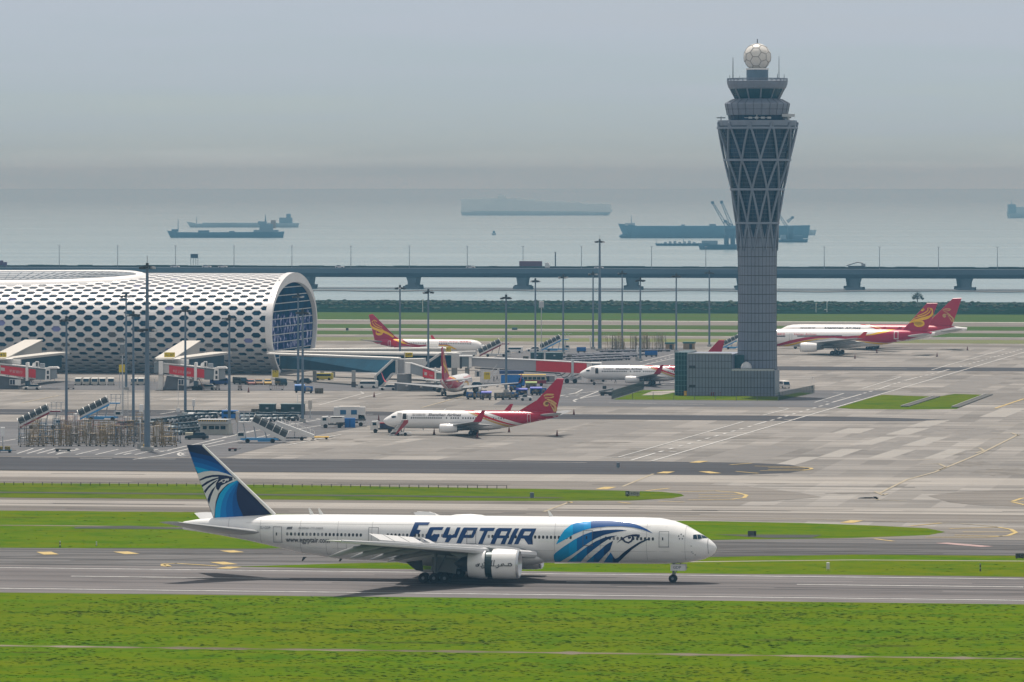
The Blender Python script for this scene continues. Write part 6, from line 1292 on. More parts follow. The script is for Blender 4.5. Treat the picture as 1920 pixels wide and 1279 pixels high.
def corridor():
    t = thing('glazed_corridor', 'long glazed walkway with white roof leading from the arched end to the near gate', 'walkway', G(735, 729)); o = t.location
    Lc = lambda v: v - o
    def wallbox(nm, m, pts, dep, parent=t):           # pts: (px, py, Y) round a front face, pushed back by dep
        a = [Lc(P(*p)) for p in pts]; n = len(a); b = [q + Vector((.12 * dep, dep, 0)) for q in a]
        return MB().add(a + b, [tuple(range(n)), tuple(reversed(range(n, 2 * n)))] + [(i, (i + 1) % n, n + (i + 1) % n, n + i) for i in range(n)]).build(nm, m, parent)
    Yl, Yr = 1562, 1500
    wallbox('glazing', CORG, [(524, 666.5, Yl), (736, 676, Yr), (712, 699, Yr), (524, 691.5, Yl)], 5)
    wallbox('roof', ROOFW, [(500, 662.2, Yl + 6), (746, 671, Yr - .5), (746, 673.2, Yr - .5), (500, 664.4, Yl + 6)], 6)
    wallbox('roof_edge', WALL, [(524, 664.5, Yl - .2), (746, 673.3, Yr - .2), (746, 676.3, Yr - .2), (524, 667.2, Yl - .2)], 5.2)
    wallbox('floor_edge', WALL, [(528, 691, Yl - .2), (713, 698.4, Yr - .2), (711, 701.3, Yr - .2), (528, 693.3, Yl - .2)], 5.2)
    wallbox('corner_post', WALL, [(523, 664, Yl - .3), (530, 664.6, Yl - .3), (532, 692, Yl - .3), (525, 691, Yl - .3)], 5)
    wallbox('stair_glazing', CORG, [(737, 677, Yr - .1), (743.5, 677, Yr - .1), (743.5, 700.5, Yr - .1), (735, 701, Yr - .1), (722, 716, Yr - .1), (706, 729, Yr - .1), (705, 706.5, Yr - .1)], 5)
    for a, b in (((737, 674.5), (704, 705)), ((704, 705), (704, 729.5)), ((744, 700.5), (735, 701)), ((735, 701), (718, 722)), ((744, 676), (744, 701)), ((718, 722), (706, 730))):
        MB().tube([Lc(P(a[0], a[1], Yr - .5)), Lc(P(b[0], b[1], Yr - .5))], .36, 4).build('stair_frame', WALL, t)
    wallbox('end_block', mat('end_block_grey', (.33, .33, .34), .6, 0, .06), [(744, 673.4, Yr - .1), (757, 673.6, Yr - .1), (757, 700.5, Yr - .1), (744, 700.5, Yr - .1)], 6)
    wallbox('end_block', WALL, [(757.2, 673.4, Yr - .3), (793, 672.6, Yr - .3), (793, 687, Yr - .3), (770, 692, Yr - .3), (757.2, 701, Yr - .3)], 6)
    MB().tube([Lc(G(758, 733)), Lc(G(758, 733)) + Vector((0, 0, 4.4))], 1.9, 20).build('rotunda_pillar', mat('pillar_concrete', (.17, .18, .19), .7, 0, .1), t, True)
    for px, py in ((663, 726), (625, 707), (590, 715), (604, 712)):
        p = Lc(G(px, py)); MB().box(p + Vector((0, 0, 2.2)), (1.0, 1.0, 4.4)).build('pillar', CONC, t)
    MB().box(Lc(G(663, 726)) + Vector((0, 0, .7)), (1.15, 1.15, 1.4)).build('pillar_guard', mat('dark_band', (.08, .08, .09), .7), t)
    for i, (x, y, c) in enumerate(((640, 691.5, (50, 120, 200)), (662, 687, (120, 45, 55)))):
        wallbox('advert', mat('advert_%d' % c[0], rgb(*c), .5, 0, .3, 2), [(x - 5, y - 2, Yr + (725 - x) * .33 - .5), (x + 6, y - 1.6, Yr + (725 - x) * .33 - .5), (x + 6, y + 2, Yr + (725 - x) * .33 - .5), (x - 5, y + 1.6, Yr + (725 - x) * .33 - .5)], .1)
    s_ = wallbox('gate_sign', SIGNY, [(760, 661, Yr - 1), (773.5, 661, Yr - 1), (773.5, 669.6, Yr - 1), (760, 669.6, Yr - 1)], .3)
    q = Lc(P(761, 668, Yr - 1.1)); flat_text('349', .75, 1.5, 'lettering', BLACK, s_, Matrix.Translation(q))
    wallbox('sign_bracket', WALL, [(757.5, 660.5, Yr - .6), (760, 660.5, Yr - .6), (760, 671, Yr - .6), (757.5, 671, Yr - .6)], .3)
    # second and third walkways behind
    t2 = thing('glazed_corridor', 'second glazed walkway behind the first, ending in a white block with the long boarding bridge', 'walkway', G(850, 712)); o = t2.location; Lc2 = lambda v: v - t2.location
    def wb2(nm, m, pts, dep, T=t2):
        a = [P(*p) - T.location for p in pts]; n = len(a); b = [q + Vector((.12 * dep, dep, 0)) for q in a]
        return MB().add(a + b, [tuple(range(n)), tuple(reversed(range(n, 2 * n)))] + [(i, (i + 1) % n, n + (i + 1) % n, n + i) for i in range(n)]).build(nm, m, T)
    wb2('roof', ROOFW, [(500, 658.6, 1600), (855, 661.4, 1550), (855, 663.2, 1550), (500, 660.8, 1600)], 6)
    wb2('roof_edge', WALL, [(524, 660.8, 1599), (822, 663.3, 1549.5), (822, 667, 1549.5), (524, 663.4, 1599)], 5.5)
    wb2('glazing', CORG, [(524, 663, 1599.5), (846, 667, 1550), (846, 690, 1550), (796, 690, 1550), (524, 680, 1599.5)], 5)
    wb2('end_block', WALL, [(846.2, 663.4, 1549.5), (862, 662.4, 1549.5), (862, 690, 1549.5), (846.2, 690, 1549.5)], 6)
    MB().tube([P(824, 664.5, 1549) - o, P(793, 685.5, 1549) - o], .42, 4).build('stair_frame', WALL, t2)
    for px, py in ((852, 712), (800, 712)): MB().box(G(px, py) - o + Vector((0, 0, 2)), (1.6, 1.6, 4.0)).build('pillar', CONC, t2)
    t3 = thing('glazed_corridor', 'rear white roofed walkway running just below the parked airliner with yellow swirl tail', 'walkway', G(820, 690)); o3 = t3.location
    wb2('roof', ROOFW, [(500, 655.2, 1640), (834, 652.3, 1640), (836, 654.2, 1640), (500, 657.2, 1640)], 6, t3)
    wb2('wall', mat('walkway_wall', (.4, .4, .38), .6, 0, .05), [(524, 657.3, 1639.5), (838, 654.3, 1639.5), (838, 661, 1639.5), (524, 660, 1639.5)], 5, t3)
    s_ = wb2('gate_sign', SIGNY, [(836.5, 650.5, 1638), (845.5, 650.5, 1638), (845.5, 659.5, 1638), (836.5, 659.5, 1638)], .3, t3)
    flat_text('51', .7, .95, 'lettering', BLACK, s_, Matrix.Translation(P(838, 657.5, 1637.7) - o3))
    wb2('end_block', WALL, [(838, 659.6, 1639), (890, 658.6, 1639), (890, 666, 1639), (838, 667, 1639)], 5, t3)
    for px in (700, 800, 880): MB().box(G(px, 690) - o3 + Vector((0, 0, 2)), (1.2, 1.2, 4.0)).build('pillar', CONC, t3)
    MB().box(P(811, 652, 1645) - o3 + Vector((0, 0, .3)), (3.4, 3, 2.0)).build('roof_plant', WHITE, t3)
corridor()
def jet3():
    o, lx, lz, k = frame(770, 733); t = thing('boarding_bridge', 'short boarding bridge with red logo banner beside the airliner seen from behind', 'boarding bridge', o, 0, 'boarding bridges at the concourse')
    pr([(760, 679.5), (770, 680), (770, 701), (760, 699)], -2, 1.4, WHITE, 'rotunda_collar', t, lx, lz)
    pr([(770, 681), (793, 689.5), (793, 706), (770, 700)], -2.2, 1, WALL2, 'tunnel', t, lx, lz); pr([(793, 690.5), (815, 697), (815, 711.5), (793, 706.5)], -2.4, 1.1, RED, 'banner', t, lx, lz)
    MB().add([(lx(a), y, lz(b)) for y, off in ((-2.5, 0), (1.3, 0)) for a, b in ((770, 679.5), (832, 699), (832, 701), (770, 681.5))], [(0, 1, 2, 3), (7, 6, 5, 4), (0, 4, 5, 1), (1, 5, 6, 2), (2, 6, 7, 3), (3, 7, 4, 0)]).build('tunnel_roof', WHITE, t)
    pr([(815, 688), (818, 688), (818, 716), (815, 716)], -2.7, -2.4, WHITE, 'lift_column', t, lx, lz); pr([(826, 687), (829, 687), (829, 714), (826, 714)], 1.2, 1.6, WHITE, 'lift_column', t, lx, lz)
    pr([(818, 699), (832, 701), (832, 718), (818, 716)], -1.6, 1.2, mat('cab_green_grey', (.24, .32, .32), .5), 'cab', t, lx, lz)
    for sd in (-1.8, .8): MB().disc((lx(817), sd, .7), (0, 1, 0), .7, .5, 14).build('wheel', RUBBER, t)
    MB().tube([(lx(817), -.5, .8), (lx(817), -.5, lz(714))], .4, 8).build('undercarriage', MGREY, t)
    flat_text('平安银行', .6, 1.15, 'banner_lettering', mat('banner_ink', (.6, .5, .48), .6), t, Matrix.Translation((lx(804), -2.45, lz(705))) @ Matrix.Rotation(R(14), 4, 'Y')); pr([(796, 697), (801, 698), (801, 703.5), (796, 702.5)], -2.46, -2.42, mat('banner_logo', (.6, .55, .53), .6), 'banner_logo', t, lx, lz)
    MB().box((lx(790), 2.5, 1), (14, 3, 2.0)).build('service_block', mat('service_block_grey', (.15, .16, .18), .7), t)
jet3()
def jet4():
    o, lx, lz, k = frame(874, 719); t = thing('boarding_bridge', 'longest boarding bridge, its big red banner reaching the docked crimson airliner', 'boarding bridge', o, 0, 'boarding bridges at the concourse')
    pr([(862, 668), (866, 668), (866, 691), (862, 691)], -1.2, 4, DARK, 'rotunda_seal', t, lx, lz); pr([(861, 666.5), (886, 666.5), (886, 668.6), (861, 668.6)], -1.6, 4.2, WHITE, 'rotunda_roof', t, lx, lz)
    pr([(866.2, 668.8), (879, 668.8), (879, 687.5), (866.2, 687.5)], -1, 3.8, RIB, 'rotunda', t, lx, lz); pr([(879.2, 668.8), (884.5, 668.8), (884.5, 689), (879.2, 689)], -1.1, 3.8, WHITE, 'rotunda_collar', t, lx, lz)
    pr([(884.7, 670.5), (945, 675), (945, 691), (884.7, 687)], 0, 3, WALL2 if False else mat('tunnel_pale', (.38, .39, .42), .5, 0, .05), 'tunnel_section', t, lx, lz)
    pr([(945.2, 672.5), (1005, 676.5), (1005, 696), (945.2, 692)], -.2, 3.3, mat('tunnel_pale', (.38, .39, .42), .5), 'tunnel_section', t, lx, lz)
    pr([(1005.2, 675.5), (1071, 678.5), (1071, 699), (1005.2, 695.7)], -.4, 3.5, RED, 'banner', t, lx, lz); pr([(1076, 679), (1100, 681.5), (1100, 700.5), (1076, 699.2)], -.4, 3.5, RED, 'banner', t, lx, lz)
    MB().add([(lx(a), y, lz(b)) for y in (-.6, 3.7) for a, b in ((884, 669.6), (1005, 674.5), (1112, 680.2), (1112, 681.6), (1005, 676), (884, 671))], [(0, 1, 2, 3, 4, 5), (11, 10, 9, 8, 7, 6)] + [(i, (i + 1) % 6, 6 + (i + 1) % 6, 6 + i) for i in range(6)]).build('tunnel_roof', WHITE, t)
    for yy in (-.7, 3.6): pr([(1071.4, 674), (1075.6, 674), (1075.6, 705), (1071.4, 705)], yy, yy + .3, mat('portal_pale', (.5, .55, .58), .5), 'lift_column', t, lx, lz)
    pr([(1100.2, 681), (1110, 681), (1110, 703), (1100.2, 702)], -.3, 3.4, WHITE, 'cab', t, lx, lz); pr([(1110.2, 682), (1124, 682), (1124, 704), (1110.2, 704)], -1.2, 3.8, RIB, 'cab_canopy', t, lx, lz); pr([(1107, 680), (1128, 680), (1128, 682), (1107, 682)], -1.5, 4.1, WHITE, 'cab_roof', t, lx, lz); pr([(1124.2, 682), (1128, 682), (1127, 705), (1122, 705)], -1.3, 3.9, WHITE, 'cab_edge', t, lx, lz)
    pr([(1093, 694), (1108, 694), (1108, 695.6), (1093, 695.6)], -1.1, -.4, WHITE, 'service_platform', t, lx, lz)
    u = MB(); 
    for sd in (0, 3): u.tube([(lx(1073), sd, lz(705)), (lx(1070), sd, .8)], .35, 8)
    u.tube([(lx(1085), 0, lz(702)), (lx(1060), 0, 1.2)], .2, 6); u.tube([(lx(1100), -.3, lz(702)), (lx(1072), -.3, 1.0)], .14, 6); u.box((lx(1073), 1.5, 1.3), (5, 3.4, .6)); u.build('undercarriage', LGREY, t)
    for a in (1063, 1078):
        for sd in (0, 3): MB().disc((lx(a), sd, .65), (0, 1, 0), .65, .45, 14).build('wheel', RUBBER, t)
    MB().tube([(lx(876), 1.4, 0), (lx(876), 1.4, lz(690))], .6, 12).build('rotunda_column', CONC, t)
    sm = MB()
    for i in range(14): sm.box((lx(914 + i * 1.5), -.9, lz(716 - i * 1.85)), (.35, 1, .07))
    for y in (-1.4, -.4): sm.tube([(lx(913), y, lz(718)), (lx(936), y, lz(690))], .12, 4)
    sm.tube([(lx(910), -1.4, lz(711)), (lx(932), -1.4, lz(683) )], .07, 4); sm.tube([(lx(936), -.9, 0), (lx(936), -.9, lz(690))], .1, 5); sm.build('service_stair', WHITE, t)
    g_ = pr([(907.5, 697.5), (919, 697.5), (919, 711), (907.5, 711)], -2.4, -2.2, SIGNY, 'gate_sign', t, lx, lz); flat_text('149', .6, 1.2, 'lettering', BLACK, g_, Matrix.Translation((lx(909), -2.43, lz(703))))
    for a in (907, 919.5): MB().tube([(lx(a), -2.3, 0), (lx(a), -2.3, lz(695))], .08, 5).build('sign_post', WHITE, g_)
    pr([(890, 696), (902, 696), (902, 707), (890, 707)], 1, 3, WHITE, 'equipment_cabin', t, lx, lz); pr([(894, 697), (898, 697), (898, 706), (894, 706)], .9, .98, mat('cabin_glass', (.02, .03, .06)), 'window', t, lx, lz)
    pr([(1016, 705.5), (1040, 705.5), (1040, 717), (1016, 717)], 2, 4, mat('cabin_pale', (.5, .52, .54), .5), 'equipment_cabin', t, lx, lz); pr([(1017, 706), (1030, 706), (1030, 716), (1017, 716)], 1.9, 1.98, mat('cabin_glass', (0, 0, 0)), 'window', t, lx, lz)
    c = MB(); c.tube([(lx(890), -.1, lz(690)), (lx(1050), .1, lz(700))], .16, 5)
    for a, b, d in ((1040, 699, 6), (1050, 700, 8)): c.tube([(lx(a), 0, lz(b)), (lx(a + 5), -.2, lz(b + d)), (lx(a + 14), -.1, lz(b + d - 2)), (lx(a + 20), 0, lz(b))], .12, 5)
    c.build('cable_rail', DARK, t)
jet4()
# ------------------------------------------------------------ floodlight masts
def mast(px, top, base, label, big=False, proto={}):
    o = G(px, base); k = o.y / F; h = (base - top) * k; t = thing('floodlight_mast', label, 'floodlight mast', o, 0, 'floodlight masts round the apron')
    r0, r1 = (.62, .26) if big else (.34, .2)
    p = MB(); p.tube([(0, 0, 0), (0, 0, h)], [r0, r1], 12)
    if big and px < 500:
        for i in range(64): p.tube([(-r0 - .22, 0, .8 + i * .4), (r0 + .22, 0, .8 + i * .4)], .04, 4)
    p.build('pole', POLE, t, True)
    MB().box((0, 0, .4), (r0 * 4, r0 * 4, .8)).build('plinth', CONC, t)
    def head(z, R_, n, nm='lamp_head'):
        g_ = MB(); 
        for i in range(16): g_.tube([(R_ * math.cos(2 * math.pi * i / 16), R_ * math.sin(2 * math.pi * i / 16), z), (R_ * math.cos(2 * math.pi * (i + 1) / 16), R_ * math.sin(2 * math.pi * (i + 1) / 16), z)], .08, 4)
        for i in range(4): g_.tube([(0, 0, z + .1), (R_ * math.cos(i * 1.57), R_ * math.sin(i * 1.57), z)], .07, 4)
        g_.tube([(0, 0, z - .3), (0, 0, z + .7)], .3, 8); hd_ = g_.build(nm, DARK, t)
        rr = random.Random(int(px))
        for i in range(n):
            a = 2 * math.pi * i / n + rr.uniform(-.2, .2); ca, sa = math.cos(a), math.sin(a)
            MB().box((R_ * ca * 1.1, R_ * sa * 1.1, z - .25 + rr.uniform(-.12, .12)), (.75, .55, .4), a + 1.57).build('floodlight', mat('floodlight_dark', (.02, .022, .026), .4) if rr.random() < .7 else LGREY, hd_)
    if big:
        head(h - .6, 1.25, 8); MB().tube([(0, 0, h), (0, 0, h + 1.6)], .05, 5).build('lightning_rod', DARK, t)
        if px < 500: head(h * .65, 1.6, 8)
    else: head(h - .2, 1.15, 7); MB().tube([(0, 0, h), (0, 0, h + .9)], .04, 4).build('lightning_rod', DARK, t)
    return t
mast(276, 494, 845.5, 'tallest floodlight mast, very thick with a second ring of lamps half way up', True)
mast(1124.5, 449, 658, 'tall thick floodlight mast rising above the sea bridge near the middle', True)
for a in ((124.5, 597, 805, 'floodlight mast behind the ladders, leftmost of all the masts'), (236.5, 553, 731, 'thin floodlight mast just left of the thickest mast, farther back'), (250, 588, 794, 'floodlight mast standing immediately left of the thickest mast'),
          (347.5, 580, 778, 'floodlight mast in front of the lettered red banner'), (430, 595, 812, 'floodlight mast beside the booth with striped roof edge'), (559, 554, 728, 'rear one of the two masts in front of the arched end'), (567.5, 584, 792, 'front one of the two masts, beside the dark green containers'),
          (750, 538, 704, 'floodlight mast before the tail of the airliner with yellow swirl'), (803, 546, 719, 'floodlight mast crossing the middle of the airliner with yellow swirl'), (949, 556, 736, 'floodlight mast in front of the long pale boarding bridge'),
          (1003.8, 525, 680, 'floodlight mast behind the green containers right of the steps truck'), (1056, 518, 664, 'floodlight mast right of the blue steps truck'), (1112, 512, 655, 'floodlight mast immediately left of the tall thick mast'), (1166.6, 511, 652, 'floodlight mast among the tan ladder frames'),
          (1200.6, 524, 677, 'floodlight mast left of the blue container on the dolly lot'), (1268, 516, 661, 'floodlight mast right above the tower base building roof'), (1330, 510, 650, 'floodlight mast nearest to the left side of the control tower')): mast(*a)
def pole_box(px, top, base, label, name='equipment_post', box=(1.6, .9, 2.6), low=None, m=WHITE):
    o = G(px, base); k = o.y / F; h = (base - top) * k; t = thing(name, label, 'post', o, 0, None)
    MB().tube([(0, 0, 0), (0, 0, h)], .12, 8).build('pole', LGREY, t); MB().box((0, 0, h - box[2] / 2 + .1), box).build('cabinet', m, t, bevel=.05)
    if low: MB().box((0, 0, low / 2), (1.2, .8, low)).build('plinth', CONC, t)
    return t
for a in ((229.5, 646, 784, 'lattice radio mast with antenna panels beside the thin floodlight mast', 'antenna_mast', (1.1, 1, 2.2), None, MGREY), (1015, 566, 663, 'antenna mast with twin grey panels above the green containers', 'antenna_mast', (1.6, 1, 1.9), None, LGREY),
          (141.5, 776, 798, 'white post with a lamp between the ladders and the first mast', 'equipment_post', (.8, .6, 1.8), None, WHITE), (265, 759, 785, 'white equipment post just left of the thickest mast', 'equipment_post', (.9, .7, 2.2), None, WHITE), (363, 750, 776, 'white twin legged post right of the mast behind the tractors', 'equipment_post', (.6, .6, 1.6), None, WHITE),
          (445.5, 772, 812, 'cream post right of the striped booth', 'equipment_post', (.8, .6, 2.4), None, BEIGE), (581.5, 751, 784, 'beige post right of the dark green containers', 'equipment_post', (.9, .5, 2.0), None, BEIGE), (294, 799, 838, 'white and yellow post among the ladders right of the thickest mast', 'equipment_post', (.9, .6, 2.1), None, BEIGE),
          (263, 788, 842, 'slim white post in front of the ladders', 'equipment_post', (.3, .3, .6), 1.2, WHITE), (5, 802, 840, 'white post above the blue flatbed at the left edge', 'equipment_post', (.9, .6, 1.9), None, WHITE), (1107, 630, 652, 'white post left of the tall thick mast', 'equipment_post', (.5, .5, 2.0), None, WHITE), (1195, 649, 676, 'white post on the plinth of the dolly lot mast', 'equipment_post', (.5, .5, 2.4), 1.0, WHITE)): pole_box(*a)
lm = MB(); o = G(236, 784)
t = thing('lattice_ladder', 'white lattice ladder standing between two masts left of the thickest mast', 'ladder', o)
for x in (-.5, .5): MB().tube([(x, 0, 0), (x, 0, 7.5)], .06, 4).build('rail', LGREY, t)
for i in range(14): lm.box((0, 0, .5 + i * .5), (1.0, .06, .06))
lm.build('rungs', LGREY, t)
for i, (x, yt, yb, w_) in enumerate(((334, 717, 773, 'left of the mast before the lettered banner'), (558, 741, 776, 'behind the near green containers'), (425, 762, 776, 'near the booth mast'))):
    o = G(x, yb); k = o.y / F; t = thing('thin_pole', 'very thin white pole on a small base ' + w_, 'pole', o); MB().tube([(0, 0, 0), (0, 0, (yb - yt) * k)], .07, 5).build('pole', WHITE, t); MB().box((0, 0, .5), (.9, .7, 1.0)).build('base_box', WHITE, t)
# ------------------------------------------------------------ ground vehicles and equipment
VW = mat('vehicle_white', (.62, .62, .61), .35, 0, .05, coat=.2); CYAN = mat('vehicle_blue', rgb(70, 150, 205), .4, 0, .06); DGL = mat('windscreen', (.008, .03, .045), .2, 0, 0, spec=.3); TAN = mat('tan_steel', rgb(138, 118, 82), .6, 0, .15, 2); CARTB = mat('cart_blue', rgb(10, 105, 180), .45, 0, .08); MAR = mat('maroon_stripe', rgb(130, 15, 40), .5)
def wheels(t, xs, y, r, w=.25, nm='wheel'):
    for x in xs:
        for sy in (-1, 1): MB().disc((x, sy * y, r), (0, 1, 0), r, w, 12).build(nm, RUBBER, t)
def stair_truck(px, py, label, s=1.0, right=True, stripe=CYAN, body=VW, flip=False, rz=None, cab=True):
    t = thing('stair_truck', label, 'passenger stairs', G(px, py), (0 if not flip else math.pi) - .0 if rz is None else rz, 'passenger stair trucks')
    ch = MB().box((0, 0, .85), (8.2, 2.2, .45)); ch.box((-1.2, 0, .55), (3.2, 2.0, .5)); ch.build('chassis', body if stripe is MAR else CYAN, t); wheels(t, (-2.8, 2.6), 1.0, .48, .3)
    if cab:
        c = MB(); c.prism([(3.1, .7), (5.0, .7), (5.0, 1.4), (4.7, 2.3), (3.1, 2.4)], -1.05, 1.05, 'y'); c.build('cab', body, t, bevel=.05)
        MB().prism([(4.98, 1.45), (4.74, 2.2), (4.68, 2.2), (4.9, 1.45)], -.95, .95, 'y').build('windscreen', DGL, t); MB().box((4.0, 0, 1.85), (1.2, 2.16, .65)).build('cab_window', DGL, t)
    fl = MB(); a, b = Vector((-5.6, 0, .7)), Vector((1.8, 0, 4.4))
    fl.loft([[(p.x, y, p.z + dz) for y, dz in ((-1.1, -.55), (1.1, -.55), (1.1, .55), (-1.1, .55))] for p in (a, b)]); fl.box((3.2, 0, 4.45), (3.0, 2.3, .3)); fl.build('stair_flight', VW, t)
    st = MB(); st.loft([[(p.x, y, p.z + dz) for y, dz in ((-1.2, -.6), (-1.12, -.6), (-1.12, -.1), (-1.2, -.1))] for p in (a, b)]); st.box((3.2, -1.14, 4.4), (2.6, .1, .35)); st.build('side_stripe', stripe, t)
    cn = MB(); up = Vector((-.45, 0, .9)); d = (b - a).normalized(); nrm = Vector((-d.z, 0, d.x)); rings = []
    for p in (a + d * .2, b):
        rings.append([p + nrm * h_ + Vector((0, y, 0)) for y, h_ in ((-1.12, .4), (-1.12, 1.5), (-.6, 1.95), (.6, 1.95), (1.12, 1.5), (1.12, .4))])
    cn.loft(rings, close=False, cap=False); cn.build('canopy', mat('canopy_dark', (.035, .045, .05), .3, 0, .2), t)
    for i in range(6):
        p = a + d * (.2 + ((b - a).length - .2) * i / 5); MB().tube([p + nrm * h_ + Vector((0, y, 0)) for y, h_ in ((-1.15, .35), (-1.15, 1.52), (-.6, 2.0), (.6, 2.0), (1.15, 1.52), (1.15, .35))], .09, 4).build('canopy_frame', VW, t)
    rl = MB()
    for y in (-1.1, 1.1):
        for x in (2.2, 3.4, 4.6): rl.tube([(x, y, 4.6), (x, y, 6.6)], .05, 4)
        rl.tube([(1.9, y, 6.6), (5.6, y, 6.6)], .05, 4); rl.tube([(2.2, y, 5.6), (4.6, y, 5.6)], .04, 4)
    rl.tube([(4.6, -1.1, 6.6), (4.6, 1.1, 6.6)], .05, 4); rl.tube([(4.6, -1.1, 5.6), (4.6, 1.1, 5.6)], .04, 4); rl.build('platform_railing', LGREY, t)
    for x in (-1.5, .8, 3.0): MB().tube([(x, 0, 1), (x + .6, 0, a.z + (b.z - a.z) * min(1, (x + .6 - a.x) / (b.x - a.x)))], .14, 5).build('lift_strut', LGREY, t)
    t.scale = (s, s, s); return t
stair_truck(80, 804, 'white and maroon stairs truck at the far left of the equipment park', .88, stripe=MAR)
stair_truck(192, 788.5, 'light blue canopy stairs truck parked behind the first mast', .9)
stair_truck(487, 830.5, 'light blue canopy stairs truck facing left, in front of the tractors', .96, flip=True)
stair_truck(930, 669, 'maroon striped canopy stairs truck at the nose of the airliner with yellow swirl', .92, stripe=MAR)
stair_truck(1043, 659, 'light blue canopy stairs truck on the far side of the green containers', .88)
stair_truck(1378, 655, 'stairs truck half hidden beside the tower behind the red tail', .8)
def simple_stairs():
    t = thing('passenger_stairs', 'white towable stairs without canopy beside the light blue stairs truck', 'passenger stairs', G(548, 826), math.pi)
    a, b = Vector((-4.6, 0, .5)), Vector((3.2, 0, 3.4)); MB().loft([[(p.x, y, p.z + dz) for y, dz in ((-1, -.1), (1, -.1), (1, .7), (-1, .7))] for p in (a, b)]).build('stair_flight', VW, t)
    r_ = MB(); 
    for i in range(10): p = a.lerp(b, i / 9); r_.tube([p + Vector((0, -1.02, .6)), p + Vector((0, -1.02, 1.5))], .05, 4)
    r_.tube([a + Vector((0, -1.02, 1.5)), b + Vector((0, -1.02, 1.5))], .06, 4); r_.build('handrail', VW, t)
    MB().box((.5, 0, .55), (7, 1.6, .25)).build('chassis', DARK, t); wheels(t, (-2, 2.5), .9, .38)
    for x in (-.5, 2.4): MB().tube([(x, 0, .6), (x, 0, 2.4)], .1, 5).build('strut', LGREY, t)
    o = G(752, 817); t = thing('passenger_stairs', 'white stairs with maroon side panel set against the open front door', 'passenger stairs', o, 0)
    k = o.y / F; lx = lambda x: (x - 752) * k; lz = lambda y: (817 - y) * k
    MB().prism([(lx(729), lz(817)), (lx(739), lz(817)), (lx(763), lz(790)), (lx(763), lz(787)), (lx(755), lz(787))], -.9, .9, 'y').build('stair_flight', VW, t)
    MB().prism([(lx(740), lz(815)), (lx(744), lz(814)), (lx(765), lz(793)), (lx(766), lz(787)), (lx(757), lz(787.5)), (lx(757), lz(790))], -1.05, -.93, 'y').build('side_panel', mat('faded_maroon', rgb(150, 60, 65), .5), t)
    sp_ = MB(); 
    for i in range(9): f_ = i / 8; sp_.box((lx(732 + 24 * f_), -.96, lz(813.5 - 24 * f_)), (.9, .06, .08))
    sp_.build('tread_edges', MGREY, t); MB().box((lx(752), 0, .6), (4.4, 1.8, .35)).build('chassis', WHITE, t)
    MB().box((lx(759), 0, lz(788)), (1.5, 2.0, .15)).build('platform', LGREY, t); MB().box((lx(764), -.9, lz(783)), (.1, .1, 1.2)).build('handrail', LGREY, t)
    for x in (748, 756): MB().tube([(lx(x), .2, .7), (lx(x + 5), .2, lz(793))], .1, 5).build('strut', LGREY, t)
    wheels(t, (lx(746), lx(760)), .8, .36)
simple_stairs()
def lorry2(px, py, label, L_, cab_left, box_m, box, extras=(), cab_m=VW, cat='truck', name='service_truck'):
    o = G(px, py); t = thing(name, label, cat, o, math.pi if cab_left else 0)
    MB().box((0, 0, .85), (L_, 1.9, .3)).build('chassis', DARK, t)
    h = L_ / 2; c = MB(); c.prism([(h - 1.7, .6), (h, .6), (h, 1.5), (h - .3, 2.5), (h - 1.7, 2.6)], -1.05, 1.05, 'y'); c.build('cab', cab_m, t, bevel=.06)
    MB().prism([(h + .02, 1.5), (h - .25, 2.4), (h - .33, 2.4), (h - .1, 1.5)], -.92, .92, 'y').build('windscreen', DGL, t); MB().box((h - .9, 0, 1.95), (.8, 2.16, .6)).build('cab_window', DGL, t)
    for (x, z, dx, dz, m, nm) in box: MB().box((x, 0, z), (dx, 2.1, dz)).build(nm, m, t, bevel=.04)
    wheels(t, (h - 1.1, -h + 1.2), .95, .45, .3); return t
lorry2(624, 802.5, 'white tanker truck with maroon stripe beside the big white cabin truck', 5.4, True, VW, [(-1.0, 1.9, 3.1, 1.3, VW, 'tank'), (-.9, 2.35, 2.4, .3, mat('maroon2', rgb(140, 30, 45), .5), 'stripe_panel')])
for i in range(2): pass
t = lorry2(658, 799, 'big white raised cabin truck with two blue windows', 6.6, False, VW, [(-.3, 2.9, 7.0, 2.7, VW, 'cabin'), (-.3, 4.3, 4.5, .25, mat('cream_roof', (.7, .66, .6), .5), 'roof_hatch'), (0, 1.4, 6.6, .35, NAVY, 'side_skirt')])
for x in (-1.7, .7): MB().box((x, -1.07, 3.1), (1.3, .08, 1.0)).build('window', mat('window_blue', rgb(20, 90, 130), .3), t)
MB().box((0, -1.07, 3.1), (.01, .01, .01))
lorry2(718, 811.5, 'small white truck with maroon and dark body near the nose of the apron airliner', 5.4, True, VW, [(-.9, 1.5, 3.2, 1.0, mat('dark_navy_box', (.02, .03, .07), .5), 'body'), (-.9, 2.1, 3.2, .3, MAR, 'stripe_panel')])
t = thing('blue_skip', 'blue metal container behind the white tanker truck', 'container', G(656, 802)); MB().box((0, .8, 1.0), (2.3, 1.8, 2.0)).build('body', CARTB, t, bevel=.04); MB().box((0, -.12, 1.0), (.1, .06, 1.8)).build('rib', NAVY, t); MB().box((0, .8, 2.03), (2.4, 1.9, .08)).build('rim', CARTB, t)
